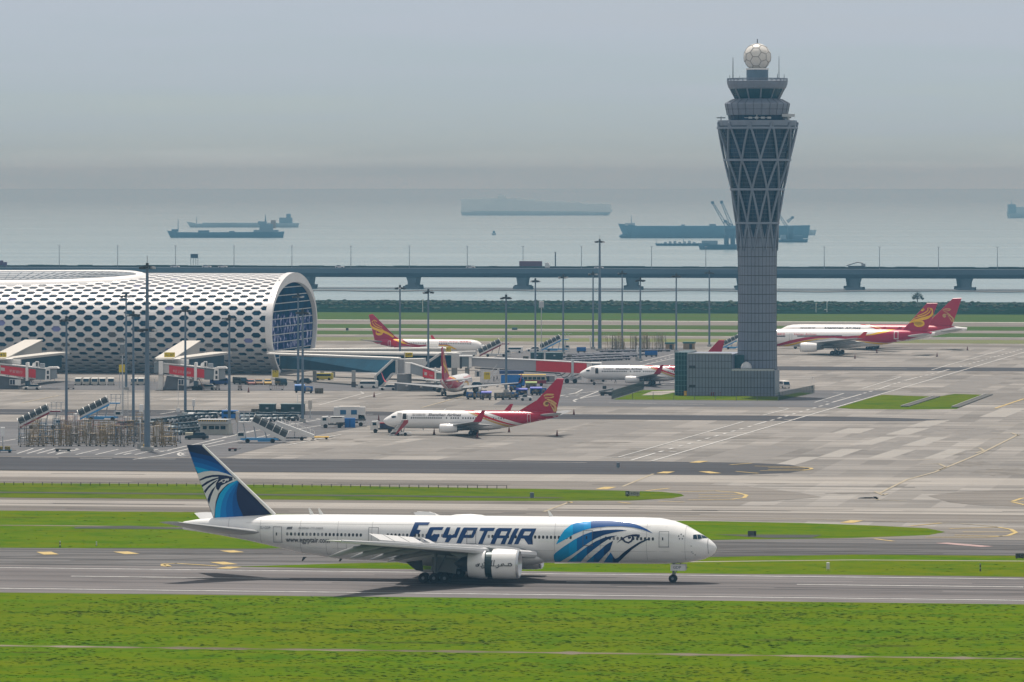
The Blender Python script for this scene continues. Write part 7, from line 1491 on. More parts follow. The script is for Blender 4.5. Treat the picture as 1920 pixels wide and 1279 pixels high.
for px, py, w, h, lab in ((499.5, 777, 28, 18.5, 'dark green container left of its twin, behind the tractors'), (547, 777, 42, 18.5, 'dark green container beside the near mast, larger of the pair'), (1006, 674, 23, 12.5, 'green container behind the long boarding bridge, left of two'), (1038, 674.5, 31, 12.5, 'green container behind the long boarding bridge, right of two')):
    o = G(px, py); k = o.y / F; t = thing('shelter_container', lab, 'container', o, -TH); W_, Hh = w * k, h * k
    MB().box((0, 1.4, Hh / 2), (W_, 2.8, Hh)).build('body', GREENBOX, t, bevel=.05); MB().box((0, 1.4, Hh + .06), (W_ + .3, 3.1, .12)).build('roof', mat('container_roof', (.1, .17, .19), .6), t)
    r_ = MB()
    for i in range(int(W_ / .45)): r_.box((-W_ / 2 + .3 + i * .45, -.03, Hh * .42), (.12, .06, Hh * .75))
    r_.build('ribs', mat('container_rib', (.02, .05, .055), .6), t); MB().box((W_ * .05, -.06, Hh * .62), (.6, .05, .4)).build('label_plate', LGREY, t)
for px, py, w, h, lab in ((478, 776, 14, 9, 'brown crate left of the dark green containers'), (521, 776, 10, 9, 'brown crate between the two dark green containers'), (985, 674, 9, 6, 'brown crate left of the far green containers'), (1067, 674, 8, 8, 'brown crate right of the far green containers'), (597, 738, 14, 10, 'grey slatted crate right of the blue carts'), (900, 741, 22, 9, 'slatted grey crate under the wing of the airliner seen from behind')):
    o = G(px, py); k = o.y / F; t = thing('crate', lab, 'crate', o, -TH); MB().box((0, .8, h * k / 2), (w * k, 1.6, h * k)).build('body', mat('crate_brown', (.07, .06, .045), .8, 0, .2), t)
    q = MB(); n_ = max(3, int(w * k / .35)); [q.box((-w * k / 2 + (i + .5) * w * k / n_, -.03, h * k / 2), (.08, .06, h * k)) for i in range(n_)]; q.build('slats', mat('slat_tan', (.25, .22, .17), .8), t)
# booth
o = G(402, 815.5); k = o.y / F; t = thing('gate_booth', 'cream guard booth with black and yellow striped roof edge', 'booth', o, -TH)
MB().box((0, 1.9, 1.15), (6.2, 3.8, 2.3)).build('wall', mat('booth_wall', (.42, .42, .38), .7, 0, .1), t); MB().box((-.3, 1.7, 2.75), (6.2, 4.6, .9)).build('roof_fascia', mat('booth_fascia', (.40, .42, .42), .6), t); MB().box((-.3, 1.7, 3.24), (6.6, 5, .1)).build('roof', LGREY, t)
sx_ = MB(); sy_ = MB()
for i in range(24):
    x = -3.4 + i * .262; (sx_ if i % 2 else sy_).add([(x, -.63, 2.9), (x + .262, -.63, 2.9), (x + .262 + .15, -.63, 3.2), (x + .15, -.63, 3.2)], [(0, 1, 2, 3)])
sx_.build('hazard_stripe', BLACK, t); sy_.build('hazard_stripe', YEL, t)
for x, w in ((-2.1, .9), (-.6, 1.2), (.6, .9), (1.9, 1.1)): 
    f_ = MB().box((x, -.03, 1.55), (w + .14, .06, .9)).build('window', VW, t); MB().box((x, -.08, 1.55), (w, .04, .75)).build('pane', DGL, f_)
# pickup
t = vehicle_simple('pickup_truck', 'dark navy pickup truck parked in front of the guard booth', 'pickup', G(369, 824.5), math.pi, 5.0, 1.8, 1.6, mat('pickup_navy', (.015, .03, .045), .4), kind='car')
MB().box((1.6, 0, 1.25), (1.6, 1.7, .5)).build('cargo', mat('cream_cargo', (.55, .52, .4), .6), t)
# tractors in rows
def tractor_proto(label, group, col):
    t = thing('baggage_tractor', label, 'baggage tractor', (0, 0, 0), 0, group)
    b = MB(); b.prism([(-1.5, .35), (1.5, .35), (1.5, .75), (1.1, 1.0), (.3, 1.05), (-.2, .95), (-1.5, .9)], -.75, .75, 'y'); b.build('body', col, t, bevel=.04)
    MB().prism([(.3, .98), (.05, 1.4), (-.8, 1.42), (-1.05, .9)], -.66, .66, 'y').build('window', DGL, t); MB().box((-.4, 0, 1.47), (.95, 1.3, .07)).build('roof', mat('tractor_roof', (.16, .2, .23), .4), t)
    wheels(t, (-.95, .95), .72, .34, .22); return t
TCOL = [mat('tractor_grey', (.17, .21, .235), .4), mat('tractor_dark', (.05, .075, .09), .4), mat('tractor_pale', (.45, .47, .48), .4), mat('tractor_maroon', (.1, .03, .04), .5)]
rows = (('rear row behind the booth', [(352 + i * 10.5, 781 + (i % 2) * .4) for i in range(8)]), ('row between the booth mast and the green containers', [(450 + i * 10.6, 785 + (i % 3) * .5) for i in range(11)]), ('row in front of the green containers', [(462 + i * 11, 792 - i * .3) for i in range(9)]),
        ('long slanting row right of the thickest mast', [(288 + i * 8.4, 797.5 - i * 1.0) for i in range(9)]), ('middle row left of the booth', [(326 + i * 8.6, 806.5 - i * .8) for i in range(6)]), ('front row left of the pickup', [(338 + i * 8.6, 816 - i * .7) for i in range(5)]), ('row left of the thickest mast', [(226 + i * 9, 803 - i * .6) for i in range(5)]), ('second rear row left of the booth', [(338 + i * 10, 789.5 - i * .5) for i in range(7)]))
rr = random.Random(12)
for ri, (nm, pts) in enumerate(rows):
    protos = []
    for i, (x, y) in enumerate(pts):
        ci = 3 if ri == 6 and i < 4 else rr.choice((0, 0, 1, 1, 2)); rz = R(rr.uniform(236, 250))
        lab = 'small grey tractor packed in the ' + nm; grp = 'tractors in the ' + nm
        pz = next((p for p, c in protos if c == ci), None)
        if pz is None: t = tractor_proto(lab, grp, TCOL[ci]); t.location = G(x, y); t.rotation_euler.z = rz; protos.append((t, ci))
        else: dup(pz, G(x, y), rz)
for i, (px, py, lab) in enumerate(((433, 787, 'blue van behind the booth mast'),)): vehicle_simple('van', lab, 'van', G(px, py), 0, 4.2, 1.8, 2.2, CARTB, kind='van')
def cart(px, py, label, col=CARTB, L_=2.6, hgt=1.6, cover=None, rz=0, load=None, grp=None):
    t = thing('baggage_cart', label, 'baggage cart', G(px, py), rz, grp); MB().box((0, 0, .5), (L_, 1.5, .16)).build('deck', DARK, t); wheels(t, (-L_ * .32, L_ * .32), .65, .26, .18)
    MB().box((-L_ / 2 + .05, 0, .5 + hgt * .4), (.08, 1.5, hgt * .8)).build('end_panel', col, t); MB().box((L_ / 2 - .05, 0, .5 + hgt * .4), (.08, 1.5, hgt * .8)).build('end_panel', col, t)
    MB().box((0, .7, .5 + hgt * .4), (L_ - .2, .06, hgt * .8)).build('side_panel', col, t)
    if cover: MB().loft([[(x, .78 * math.cos(a), .5 + hgt * .75 + .5 * math.sin(a)) for a in [math.pi * i / 8 for i in range(9)]] for x in (-L_ / 2, L_ / 2)], close=False, cap=False).build('cover', cover, t)
    if load: 
        q = MB(); r_ = random.Random(int(px))
        for i in range(7): q.box((r_.uniform(-L_ * .35, L_ * .35), r_.uniform(-.6, .3), .75 + r_.uniform(0, .7)), (r_.uniform(.4, .8), .5, r_.uniform(.3, .5)), r_.uniform(-.4, .4))
        q.build('luggage', load, t)
    MB().tube([(L_ / 2, 0, .45), (L_ / 2 + .6, 0, .4)], .05, 4).build('tow_bar', DARK, t); return t
LUG = mat('mixed_luggage', (.22, .19, .15), .7, 0, .6, 1.5); PURP = mat('blue_cover', rgb(75, 85, 190), .5, 0, .05)
cart(562, 736.5, 'rounded blue cart left of its neighbour under the twin masts', cover=CARTB); cart(577, 737.5, 'blue cart with a grey slatted cage beside the twin masts', load=mat('grey_load', (.3, .3, .3), .7))
for a in ((884, 749, 'blue baggage cart nearest the right engine of the airliner seen from behind', CARTB, None), (895.5, 749, 'small blue baggage cart second in the baggage train', CARTB, None), (912, 750, 'baggage cart with blue cloth cover in the baggage train', LGREY, PURP), (936, 750, 'grey baggage cart loaded with dark bags in the baggage train', MGREY, None), (950, 749.5, 'brown loaded baggage cart in the middle of the baggage train', MGREY, None), (962, 749, 'baggage cart with green and tan load last before the white tug', CARTB, None)):
    cart(a[0], a[1], a[2], a[3], cover=a[4], load=LUG)
for a in ((978, 744, 'long blue cart behind the white tug', CARTB, PURP), (1005, 741.5, 'blue cart with blue cover left of the crimson tail', CARTB, PURP), (1014, 741, 'dark blue cart touching the crimson tail', CARTB, None), (966, 735, 'blue cart with pinkish load under the wing tip', CARTB, None), (996, 731, 'pale covered cart in front of the bus', LGREY, mat('green_cover', rgb(150, 170, 100), .6))): cart(a[0], a[1], a[2], a[3], L_=3.0, cover=a[4], load=LUG)
t = tractor_proto('white baggage tug at the right end of the baggage train', None, VW); t.name = 'baggage_tug'; t.location = G(987, 751.5); t.rotation_euler.z = 0
t = lorry2(962, 727, 'tall blue catering truck with raised blue box beside the bus', 6.2, False, CARTB, [(-.4, 2.2, 5.6, 2.3, CARTB, 'body'), (-.4, 4.1, 6.4, .9, mat('dark_blue_roof', rgb(25, 60, 110), .5), 'raised_deck')], cab_m=CARTB)
o = G(998, 724); t = thing('bus', 'yellow roofed maroon bus parked between the red banner bridge and the baggage carts', 'bus', o, 0)
MB().box((0, 0, 1.9), (7.4, 2.3, 2.3)).build('body', mat('bus_cream', (.5, .45, .35), .5), t, bevel=.08); MB().box((0, 0, 1.15), (7.45, 2.36, .9)).build('skirt', MAR, t); MB().box((0, 0, 2.95), (7.2, 2.2, .35)).build('roof', YEL, t, bevel=.08)
for i in range(6): MB().box((-2.9 + i * 1.15, -1.17, 2.1), (.95, .06, .75)).build('window', DGL, t)
wheels(t, (-2.4, 2.4), 1.05, .45, .3)
cart(1090, 662, 'bright blue open container on the dolly lot left of the dollies', L_=3.0, hgt=1.7); cart(1217, 669.5, 'bright blue open container right of the dollies', L_=2.6, hgt=1.7); cart(1226, 669, 'second bright blue container right of the dollies', L_=2.2, hgt=1.7)
# dollies on the far lot
def dolly(label, grp):
    t = thing('pallet_dolly', label, 'dolly', (0, 0, 0), 0, grp); MB().box((0, 0, .62), (5.2, 2.2, .2)).build('deck', mat('dolly_grey', (.26, .25, .29), .5, .1, .15), t)
    q = MB(); [q.box((-2.3 + i * .58, 0, .76), (.1, 2.0, .08)) for i in range(9)]; q.build('rollers', LGREY, t); wheels(t, (-1.8, 1.8), .8, .28, .25); MB().box((0, 0, .4), (4.6, 1.6, .2)).build('frame', DARK, t); return t
rr = random.Random(6); rows_d = (('nearest row of dollies in front of the thick mast', [(1066 + i * 14.5, 679.5 - i * .6) for i in range(8)]), ('second row of dollies', [(1076 + i * 15, 675 - i * .8) for i in range(8)]), ('third row of dollies', [(1066 + i * 16, 671 - i * .9) for i in range(8)]), ('row of dollies close to the tan ladders', [(1138 + i * 15, 661 - i * .2) for i in range(8)]), ('slanting row of dollies below the thick mast', [(1132 + i * 15, 666.5 + (i % 2) * .6) for i in range(6)]), ('middle row of dollies', [(1080 + i * 15, 667.5 - i * .8) for i in range(4)]))
for nm, pts in rows_d:
    pz = None
    for x, y in pts:
        rz = R(rr.uniform(18, 34))
        if pz is None: pz = dolly('low grey pallet dolly in the ' + nm, nm); pz.location = G(x, y); pz.rotation_euler.z = rz
        else: dup(pz, G(x, y), rz)
# maintenance stands
def stand(kind, label, grp, m=TAN):
    t = thing('maintenance_stand', label, 'work platform', (0, 0, 0), 0, grp); h = (2.6, 3.4, 4.2, 2.0)[kind]; w = (1.5, 1.2, 1.4, 2.4)[kind]; f_ = MB()
    for x in (-w / 2, w / 2):
        for y in (-.6, .6): f_.tube([(x, y, .2), (x * .85, y, h)], .055, 4); f_.tube([(x * .85, y, h), (x * .85, y, h + .9)], .035, 4)
    for z in (.4, h * .5, h):
        for y in (-.6, .6): f_.tube([(-w / 2, y, z), (w / 2, y, z)], .045, 4)
        for x in (-w / 2, w / 2): f_.tube([(x, -.6, z), (x, .6, z)], .045, 4)
    f_.tube([(-w / 2, -.6, .3), (w / 2, -.6, h * .5)], .035, 4); f_.tube([(w / 2, -.6, h * .5), (-w / 2, -.6, h)], .035, 4); f_.tube([(-w / 2, -.6, h + .9), (w / 2, -.6, h + .9)], .035, 4); f_.tube([(-w / 2, .6, h + .9), (w / 2, .6, h + .9)], .035, 4)
    f_.build('frame', m, t); MB().box((0, 0, h), (w, 1.2, .07)).build('platform', m, t); l = MB()
    for x in (.15, .65): l.tube([(x + .5, -1.0, .2), (x * .8, -.62, h)], .04, 4)
    for i in range(int(h / .35)): z = .3 + i * .35; g_ = z / h; l.box((.9 - .5 * g_, -1.0 + .38 * g_, z), (.5, .06, .05))
    l.build('ladder', m, t)
    for x in (-w / 2, w / 2): MB().disc((x, -.6, .15), (0, 1, 0), .15, .1, 8).build('wheel', RUBBER, t)
    return t
rr = random.Random(5); GRT = mat('grey_brown_steel', (.2, .18, .15), .6, 0, .2); BLS = mat('dull_blue_steel', rgb(75, 100, 122), .6, 0, .1); PNK = mat('rusty_pink_steel', rgb(150, 115, 105), .6, 0, .1)
srow = (('front row of stands along the road', 837, 40, 322, 23, (TAN, TAN, GRT, TAN)), ('second row of stands', 831.5, 48, 330, 20, (TAN, GRT, BLS, TAN)), ('third row of stands', 826, 70, 330, 17, (GRT, BLS, TAN, GRT)), ('rear row of stands nearest the tractors', 818, 120, 262, 10, (PNK, GRT, PNK, TAN)))
for nm, y, x0, x1, n, ms in srow:
    pz = {}
    for i in range(n):
        kd = rr.randrange(4); mi = rr.randrange(4); px = x0 + (x1 - x0) * i / (n - 1) + rr.uniform(-4, 4); rz = R(rr.uniform(-30, 30) + rr.choice((0, 180))); key = (kd, mi)
        if key not in pz: t = stand(kd, 'steel ladder stand crowded into the ' + nm, nm, ms[mi]); t.location = G(px, y + rr.uniform(-1, 1)); t.rotation_euler.z = rz; pz[key] = t
        else: dup(pz[key], G(px, y + rr.uniform(-1, 1)), rz)
pz = {}
for i in range(26):
    px = 1130 + rr.random() ** 1.0 * 116; kd = rr.choice((0, 1, 2, 2)); mi = rr.randrange(3); key = (kd, mi)
    if key not in pz: t = stand(kd, 'thin tan ladder stand in the far cluster around the mast behind the dollies', 'far cluster of tan stands', (TAN, TAN, GRT)[mi]); t.location = G(px, 655.5 + rr.uniform(-1.2, 1)); t.rotation_euler.z = R(rr.uniform(0, 90)); t.scale = (1, 1, 1.05); pz[key] = t
    else: dup(pz[key], G(px, 655.5 + rr.uniform(-1.2, 1)), R(rr.uniform(0, 90)))
# small vehicles round the terminal
MINI = mat('minivan_cream', (.5, .49, .45), .4)
nm_ = ('first', 'second', 'third', 'fourth', 'fifth')
pz = None
for i, px in enumerate((147, 163, 178, 192, 208, 252, 265)):
    if pz is None: pz = vehicle_simple('minivan', 'cream minivan backed up to the concourse wall, in the row between the two near bridges', 'minivan', G(px, 722), R(-90), 4.6, 1.8, 1.95, MINI, kind='van', group='cream minivans along the concourse wall')
    else: dup(pz, G(px, 722), R(-90 + random.uniform(-5, 5)))
for px, py, rz, col, kd, cat, lab in ((450, 721, -60, (40, 50, 50), 'van', 'van', 'dark green van under the end of the concourse, left of the other cars'), (470, 722, -80, (150, 90, 75), 'car', 'car', 'dull red car under the end of the concourse'), (485, 721.5, -80, (150, 110, 60), 'car', 'car', 'orange car under the end of the concourse'), (502, 721.5, -85, (200, 160, 50), 'car', 'car', 'yellow car right of the orange car'),
    (527, 723, -70, (20, 50, 55), 'van', 'van', 'dark teal van behind the yellow gate sign posts'), (568, 719.5, 172, (15, 30, 45), 'car', 'car', 'dark blue estate car behind the twin masts'), (607, 713, 175, (195, 180, 60), 'van', 'van', 'yellow van parked under the glazed walkway'), (690, 728, 175, (215, 215, 212), 'van', 'van', 'white van under the glazed walkway by the stair'),
    (728, 732, 170, (205, 205, 205), 'car', 'car', 'white car beside the round concrete pillar'), (60, 731, 175, (200, 200, 198), 'car', 'car', 'white car behind the wheels of the left boarding bridge'), (388, 731, 175, (200, 200, 198), 'car', 'car', 'white car behind the wheels of the second boarding bridge'), (1470, 728, -75, (215, 210, 205), 'van', 'pickup', 'white pickup truck just right of the tower base'),
    (898, 727, 0, (30, 60, 90), 'car', 'car', 'dark car left of the catering truck'), (412, 722, 0, (20, 60, 120), 'van', 'van', 'blue van in the shade left of the dark green van'), (965, 662, 178, (225, 225, 225), 'van', 'truck', 'white truck right of the maroon striped stairs truck'), (1000, 659, 178, (225, 225, 225), 'car', 'car', 'white car near the blue stairs truck behind the green containers'), (1120, 716, 0, (210, 210, 205), 'van', 'van', 'white service van under the crimson airliner nose at the gate')):
    big = px in (607,); vehicle_simple('car' if kd == 'car' else 'van', lab, cat, G(px, py), R(rz), 5.2 if kd == 'van' else 4.8, 1.9, 2.0 if kd == 'van' else 1.5, mat('paint_%d_%d_%d' % col, rgb(*col), .35, 0, 0, coat=.2), kind=kd)
def rack(px, py, w, label, rot=0):
    o = G(px, py); k = o.y / F; t = thing('cage_trolley', label, 'trolley', o, rot); q = MB(); W_ = w * k
    for z in (.35, 1.2):
        for y in (-.6, .6): q.tube([(-W_ / 2, y, z), (W_ / 2, y, z)], .05, 4)
    for i in range(9): q.tube([(-W_ / 2 + W_ * i / 8, -.6, .35), (-W_ / 2 + W_ * i / 8, -.6, 1.2)], .04, 4)
    q.build('cage', mat('rack_brown', (.13, .09, .08), .6), t); MB().box((0, 0, .35), (W_, 1.2, .08)).build('deck', MGREY, t); wheels(t, (-W_ * .4, W_ * .4), .55, .2, .12)
rack(518.5, 731.5, 27, 'long caged trolley below the yellow gate sign'); rack(408, 731, 8, 'small brown trolley right of the second boarding bridge'); rack(450, 732, 7, 'small brown trolley under the end of the concourse'); rack(133, 730, 12, 'low trolley behind the first mast')
t = thing('gate_sign', 'yellow gate sign board on two posts at the foot of the arched end', 'sign', G(516.5, 722)); k = t.location.y / F
MB().box((0, 0, (722 - 701) * k), (11.5 * k, .2, 13 * k)).build('sign_board', SIGNY, t); flat_text('347', .7, 1.3, 'lettering', BLACK, t, Matrix.Translation((-.65, -.12, 3.3)))
for x in (-.95, .95): MB().tube([(x, .05, 0), (x, .05, 4.2)], .1, 6).build('post', WHITE, t)
t = thing('gate_sign', 'faded yellow board between the two thin masts left of the thickest mast', 'sign', G(229, 728)); MB().box((0, 0, 5.2), (1.7, .15, 2.0)).build('sign_board', SIGNY, t); MB().tube([(-.7, .1, 0), (-.7, .1, 6)], .08, 5).build('post', LGREY, t)
def flat_trolley(px, py, L_, m, label, load=None, name='dolly'):
    t = thing(name, label, 'dolly', G(px, py)); MB().box((0, 0, .5), (L_, 1.6, .22)).build('deck', m, t); wheels(t, (-L_ * .36, L_ * .36), .7, .25, .2); MB().tube([(L_ / 2, 0, .4), (L_ / 2 + .9, 0, .5)], .06, 4).build('tow_bar', DARK, t)
    if load: 
        for x in (-L_ * .28, L_ * .22): MB().box((x, 0, .95), (L_ * .34, 1.3, .65)).build('striped_block', load, t)
flat_trolley(118, 847, 3.1, mat('brown_deck', (.06, .055, .045), .7), 'low brown dolly alone on the road in front of the stands'); flat_trolley(8, 849, 3.0, mat('teal_deck', rgb(25, 90, 120), .5), 'blue flatbed with yellow and black blocks at the left edge', mat('hazard_block', (.2, .16, .03), .6, 0, .9, 3))
flat_trolley(436, 846, 1.6, mat('dark_red_deck', (.08, .02, .02), .7), 'tiny dark red barrow behind the tail of the near airliner'); flat_trolley(600, 824, 3.8, YEL, 'yellow tow frames lying right of the white towable stairs', name='tow_frame')
flat_trolley(273, 845, 1.0, YEL, 'yellow box trolley at the foot of the thickest mast', YEL)
t = thing('belt_loader', 'small dark belt loader parked left of the green fence', 'belt loader', G(1137, 742), R(10)); MB().box((0, 0, .7), (3.2, 1.6, .6)).build('body', DARK, t, bevel=.05); MB().tube([(-2, 0, 1.0), (1.8, 0, 1.7)], .3, 4).build('belt', MGREY, t); wheels(t, (-1, 1), .75, .34); MB().box((-.5, 0, 2.1), (.9, .6, .8)).build('seat_frame', DARK, t)
for px, py, w, lab in ((1255, 656, 15, 'green roofed tan hut left of its twin behind the tower base building'), (1291, 655, 20, 'green roofed tan hut right of its twin behind the tower base building')):
    o = G(px, py); k = o.y / F; t = thing('hut', lab, 'hut', o, -TH); MB().box((0, 1.5, .95), (w * k, 3, 1.9)).build('wall', mat('hut_tan', (.3, .2, .11), .7, 0, .1), t); MB().box((0, 1.5, 2.15), (w * k + .4, 3.4, .5)).build('roof', mat('hut_green', (.03, .12, .1), .6), t); MB().box((w * k * .2, -.03, .9), (.9, .06, 1.6)).build('door', DARK, t)
# ------------------------------------------------------------ fences, grass and details by the tower
def fence(name, label, pts, h, step, m, rail=2, panel=None, pm=None):
    w = [G(*p) for p in pts]; t = thing(name, label, 'fence', w[0]); k = 0
    for a, b in zip(w[:-1], w[1:]):
        n = max(1, int((b - a).length / step)); d = (b - a) / n
        for i in range(n + 1):
            if k < 100: p = a + d * i - w[0]; MB().tube([(p.x, p.y, 0), (p.x, p.y, h)], .07, 5).build('post', m, t); k += 1
        q = MB()
        for r_ in range(rail): z = h * (r_ + 1) / rail - .05; q.tube([a - w[0] + Vector((0, 0, z)), b - w[0] + Vector((0, 0, z))], .04, 4)
        q.build('rail', m, t)
        if panel: a2, b2 = a - w[0], b - w[0]; q = MB(); nn = max(2, int((b - a).length / .5)); [q.tube([a2.lerp(b2, (i + .5) / nn) + Vector((0, 0, .1)), a2.lerp(b2, (i + .5) / nn) + Vector((0, 0, h - .1))], .03, 3) for i in range(nn)]; q.build('pickets', pm or m, t)
FG = mat('fence_green', (.03, .06, .06), .5, .2, .1)
fence('mesh_fence', 'dark green picket fence left of the tower lawn, running away from the camera', [(1147, 749), (1205, 731), (1207, 724.5), (1226, 723)], 2.2, 2.2, FG, 2, True)
fence('mesh_fence', 'dark green picket fence right of the tower base, running away from the camera', [(1459, 751.5), (1526.5, 737)], 2.1, 2.2, FG, 2, True)
fence('mesh_fence', 'thin see through fence along the front of the tower lawn', [(1147, 749), (1459, 752)], 1.9, 5.0, mat('fence_thin', (.1, .12, .1), .5), 1)
fence('low_rail', 'low dark rail on short posts along the first grass strip', [(-10, 909.5), (950, 916.5)], .6, 1.72, mat('rail_brown', (.05, .045, .04), .7), 1)
fence('guard_rail', 'pale low rail along the concourse wall behind the minivans', [(76, 716), (290, 717.5)], 1.0, 4, LGREY, 1)
sheet('lawn', [G(1150, 749.5), G(1205, 732), G(1290, 731), G(1290, 741), G(1458, 744), G(1500, 736), G(1524, 737.5), G(1458, 751.3)], M_GRS2, .045)
sheet('path', [G(1203, 741.5), G(1222, 734), G(1266, 732.5), G(1266, 736), G(1240, 741)], M_CON2, .055)
pix('lawn', [(1570, 765), (1640, 744), (1656, 740.5), (1700, 742.5), (1760, 744), (1790, 739), (1840, 740.5), (1852, 741.5), (1822, 755), (1794, 767), (1700, 768), (1600, 767)], M_GRS2, .045, .3)
for nm, a, b in (('concrete_kerb', (1697, 763), (1756, 744.5)), ('concrete_kerb', (1792, 764.5), (1855, 740.5))):
    p, q = G(*a), G(*b); mb = MB(); d = (q - p).normalized(); n = Vector((-d.y, d.x, 0)); mb.loft([[r_ + n * s * w + Vector((0, 0, z)) for s, w, z in ((-1, .9, .02), (-1, .9, .22), (1, .9, .22), (1, .9, .02))] for r_ in (p, q)]); tag(mb.build(nm, mat('kerb_dark', (.05, .05, .045), .8)), kind='structure')
    mb = MB(); mb.loft([[r_ + n * s + Vector((0, 0, z)) for s, z in ((.9, .03), (.9, .34), (1.1, .34), (1.1, .03))] for r_ in (p, q)]); tag(mb.build(nm, CONC), kind='structure')
for i, px in enumerate((1334, 1338, 1351, 1357, 1364)):
    if i == 0: hyd = thing('pipe_stand', 'dark maroon pipe stand in the row at the foot of the grey tower base wall', 'pipe', G(px, 742.5), 0, 'maroon pipe stands'); MB().tube([(0, 0, 0), (0, 0, .95)], .1, 6).build('pipe', MAR, hyd); MB().box((0, 0, .8), (.45, .2, .14)).build('valve', MAR, hyd)
    else: dup(hyd, G(px, 742.5))
t = thing('orange_cabinet', 'small orange cabinet in front of the glazed tower base corner', 'cabinet', G(1285, 742)); MB().box((0, 0, .6), (.75, .6, 1.2)).build('body', mat('orange_paint', rgb(190, 110, 20), .5), t, bevel=.04); MB().tube([(0, 0, 1.2), (0, 0, 1.6)], .12, 8).build('cap', DARK, t); MB().box((0, -.31, .6), (.6, .03, 1.0)).build('door', YEL, t)
# ------------------------------------------------------------ airfield signs and markers
def afsign(px, py, w, h, label, parts, legs=True):
    o = G(px, py); k = o.y / F; t = thing('airfield_sign', label, 'airfield sign', o); x = -w * k / 2
    for (ww, txt, bg, fg) in parts:
        W_ = ww * w * k; f_ = MB().box((x + W_ / 2, 0, h * k * .6), (W_ - .02, .3, h * k * .8)).build('sign_face', bg, t)
        if txt: flat_text(txt, h * k * .42, min(W_ * .75, h * k * .5 * len(txt)), 'lettering', fg, f_, Matrix.Translation((x + W_ / 2 - min(W_ * .75, h * k * .5 * len(txt)) / 2, -.16, h * k * .42)))
        x += W_
    for a in (-.35, .35): MB().box((a * w * k, 0, h * k * .1), (.1, .1, h * k * .2)).build('leg', DARK, t)
SG = mat('sign_grey_face', (.3, .3, .29), .6)
afsign(1186, 932, 27, 11, 'black and grey airfield sign reading R and D with arrows on the first grass strip', [(.28, 'R', BLACK, LGREY), (.72, '\u2190D\u2192', SG, BLACK)])
afsign(1410, 1007, 16, 11.5, 'dark airfield sign seen from behind on the middle grass field', [(.7, '', mat('sign_dark', (.06, .06, .055), .7), BLACK), (.3, '', BLACK, BLACK)])
afsign(1912, 1048.5, 16, 11, 'dark airfield sign at the right edge of the photo', [(.35, '', mat('sign_dark', (.06, .06, .055)), BLACK), (.65, 'C', BLACK, MGREY)])
for px, py, w, h, m, lab in ((1159, 877.5, 6, 10, mat('box_blue_grey', (.14, .18, .22), .6), 'blue grey box on the dark asphalt near the middle'), (997.5, 934, 7.5, 10.5, mat('box_blue_grey', (.14, .18, .22)), 'blue grey box on the first grass strip'), (651, 620, 5, 5, DARK, 'tiny dark box on the far grass left of the parked airliners'), (965, 619, 10, 5, mat('box_teal', (.05, .11, .12), .6), 'teal cabin on the far grass near the middle'), (1548, 588, 4, 8, WHITE, 'white monitoring box on the far embankment right of the tower')):
    o = G(px, py); k = o.y / F; t = thing('equipment_box', lab, 'equipment box', o); MB().box((0, 0, h * k / 2), (w * k, w * k * .5, h * k)).build('cabinet', m, t, bevel=.03); MB().box((0, -w * k * .26, h * k * .5), (w * k * .7, .03, h * k * .7)).build('door', LGREY if m is WHITE else m, t); MB().box((0, 0, .05), (w * k * 1.2, w * k * .7, .1)).build('plinth', CONC, t)
t = thing('marker_cylinder', 'white cylinder on short legs beside the near runway', 'marker', G(1552.5, 1071)); MB().lathe([(.02, .25), (.24, .27), (.24, 1.15), (.18, 1.22), (.02, 1.24)], n=16).build('drum', VW, t, True)
for a in (-.15, .15): MB().box((a, 0, .13), (.05, .05, .26)).build('leg', LGREY, t)
def stick(px, py, h, label, m1=BLACK, m2=VW):
    t = thing('marker_post', label, 'marker', G(px, py)); n = 4
    MB().box((0, 0, .05), (.3, .3, .1)).build('foot', DARK, t)
    for i in range(n): MB().lathe([(.09, .1 + h * i / n), (.09, .1 + h * (i + 1) / n)], n=8).build('band', (m1, m2)[i % 2], t)
stick(112.5, 1026.5, .85, 'black and white banded post on the left grass field'); stick(181, 1024, .6, 'small white post on the left grass field, right of the banded post', VW, VW); stick(1838, 1071.5, 1.0, 'black post at the right end of the runway grass', BLACK, MGREY)
stick(703, 1009, .3, 'x', BLACK, BLACK) if False else None
def cone(px, py, label, s=1.0):
    t = thing('traffic_cone', label, 'traffic cone', G(px, py), 0, 'traffic cones round the parked airliners'); MB().box((0, 0, .04), (.5, .5, .08)).build('base', BLACK, t); MB().lathe([(.2, .08), (.035, .95), (.02, .97)], n=10).build('cone', mat('cone_dark_red', (.14, .03, .02), .6), t, True); t.scale = (s, s, s * 1.1)
for a in ((814, 815, 'traffic cone under the forward fuselage of the crimson apron airliner'), (954.5, 811, 'traffic cone under the rear fuselage of the crimson apron airliner'), (1044.5, 818, 'traffic cone right of the crimson apron airliner tail'), (895, 821.5, 'traffic cone under the near wingtip of the crimson apron airliner'), (701.5, 745, 'traffic cone left of the airliner seen from behind'), (710, 789, 'traffic cone behind the small white truck'), (466, 736, 'traffic cone under the end of the concourse'),
          (1603, 672.5, 'traffic cone under the near wing of the wide airliner'), (1757, 669, 'traffic cone behind the wide airliner tail'), (1644, 662, 'traffic cone between the two wide airliners'), (1814, 657, 'traffic cone far right of the rearmost wide airliner'), (1076, 778, 'traffic cone right of the crimson tail on the service strip')): cone(*a, s=1.3)
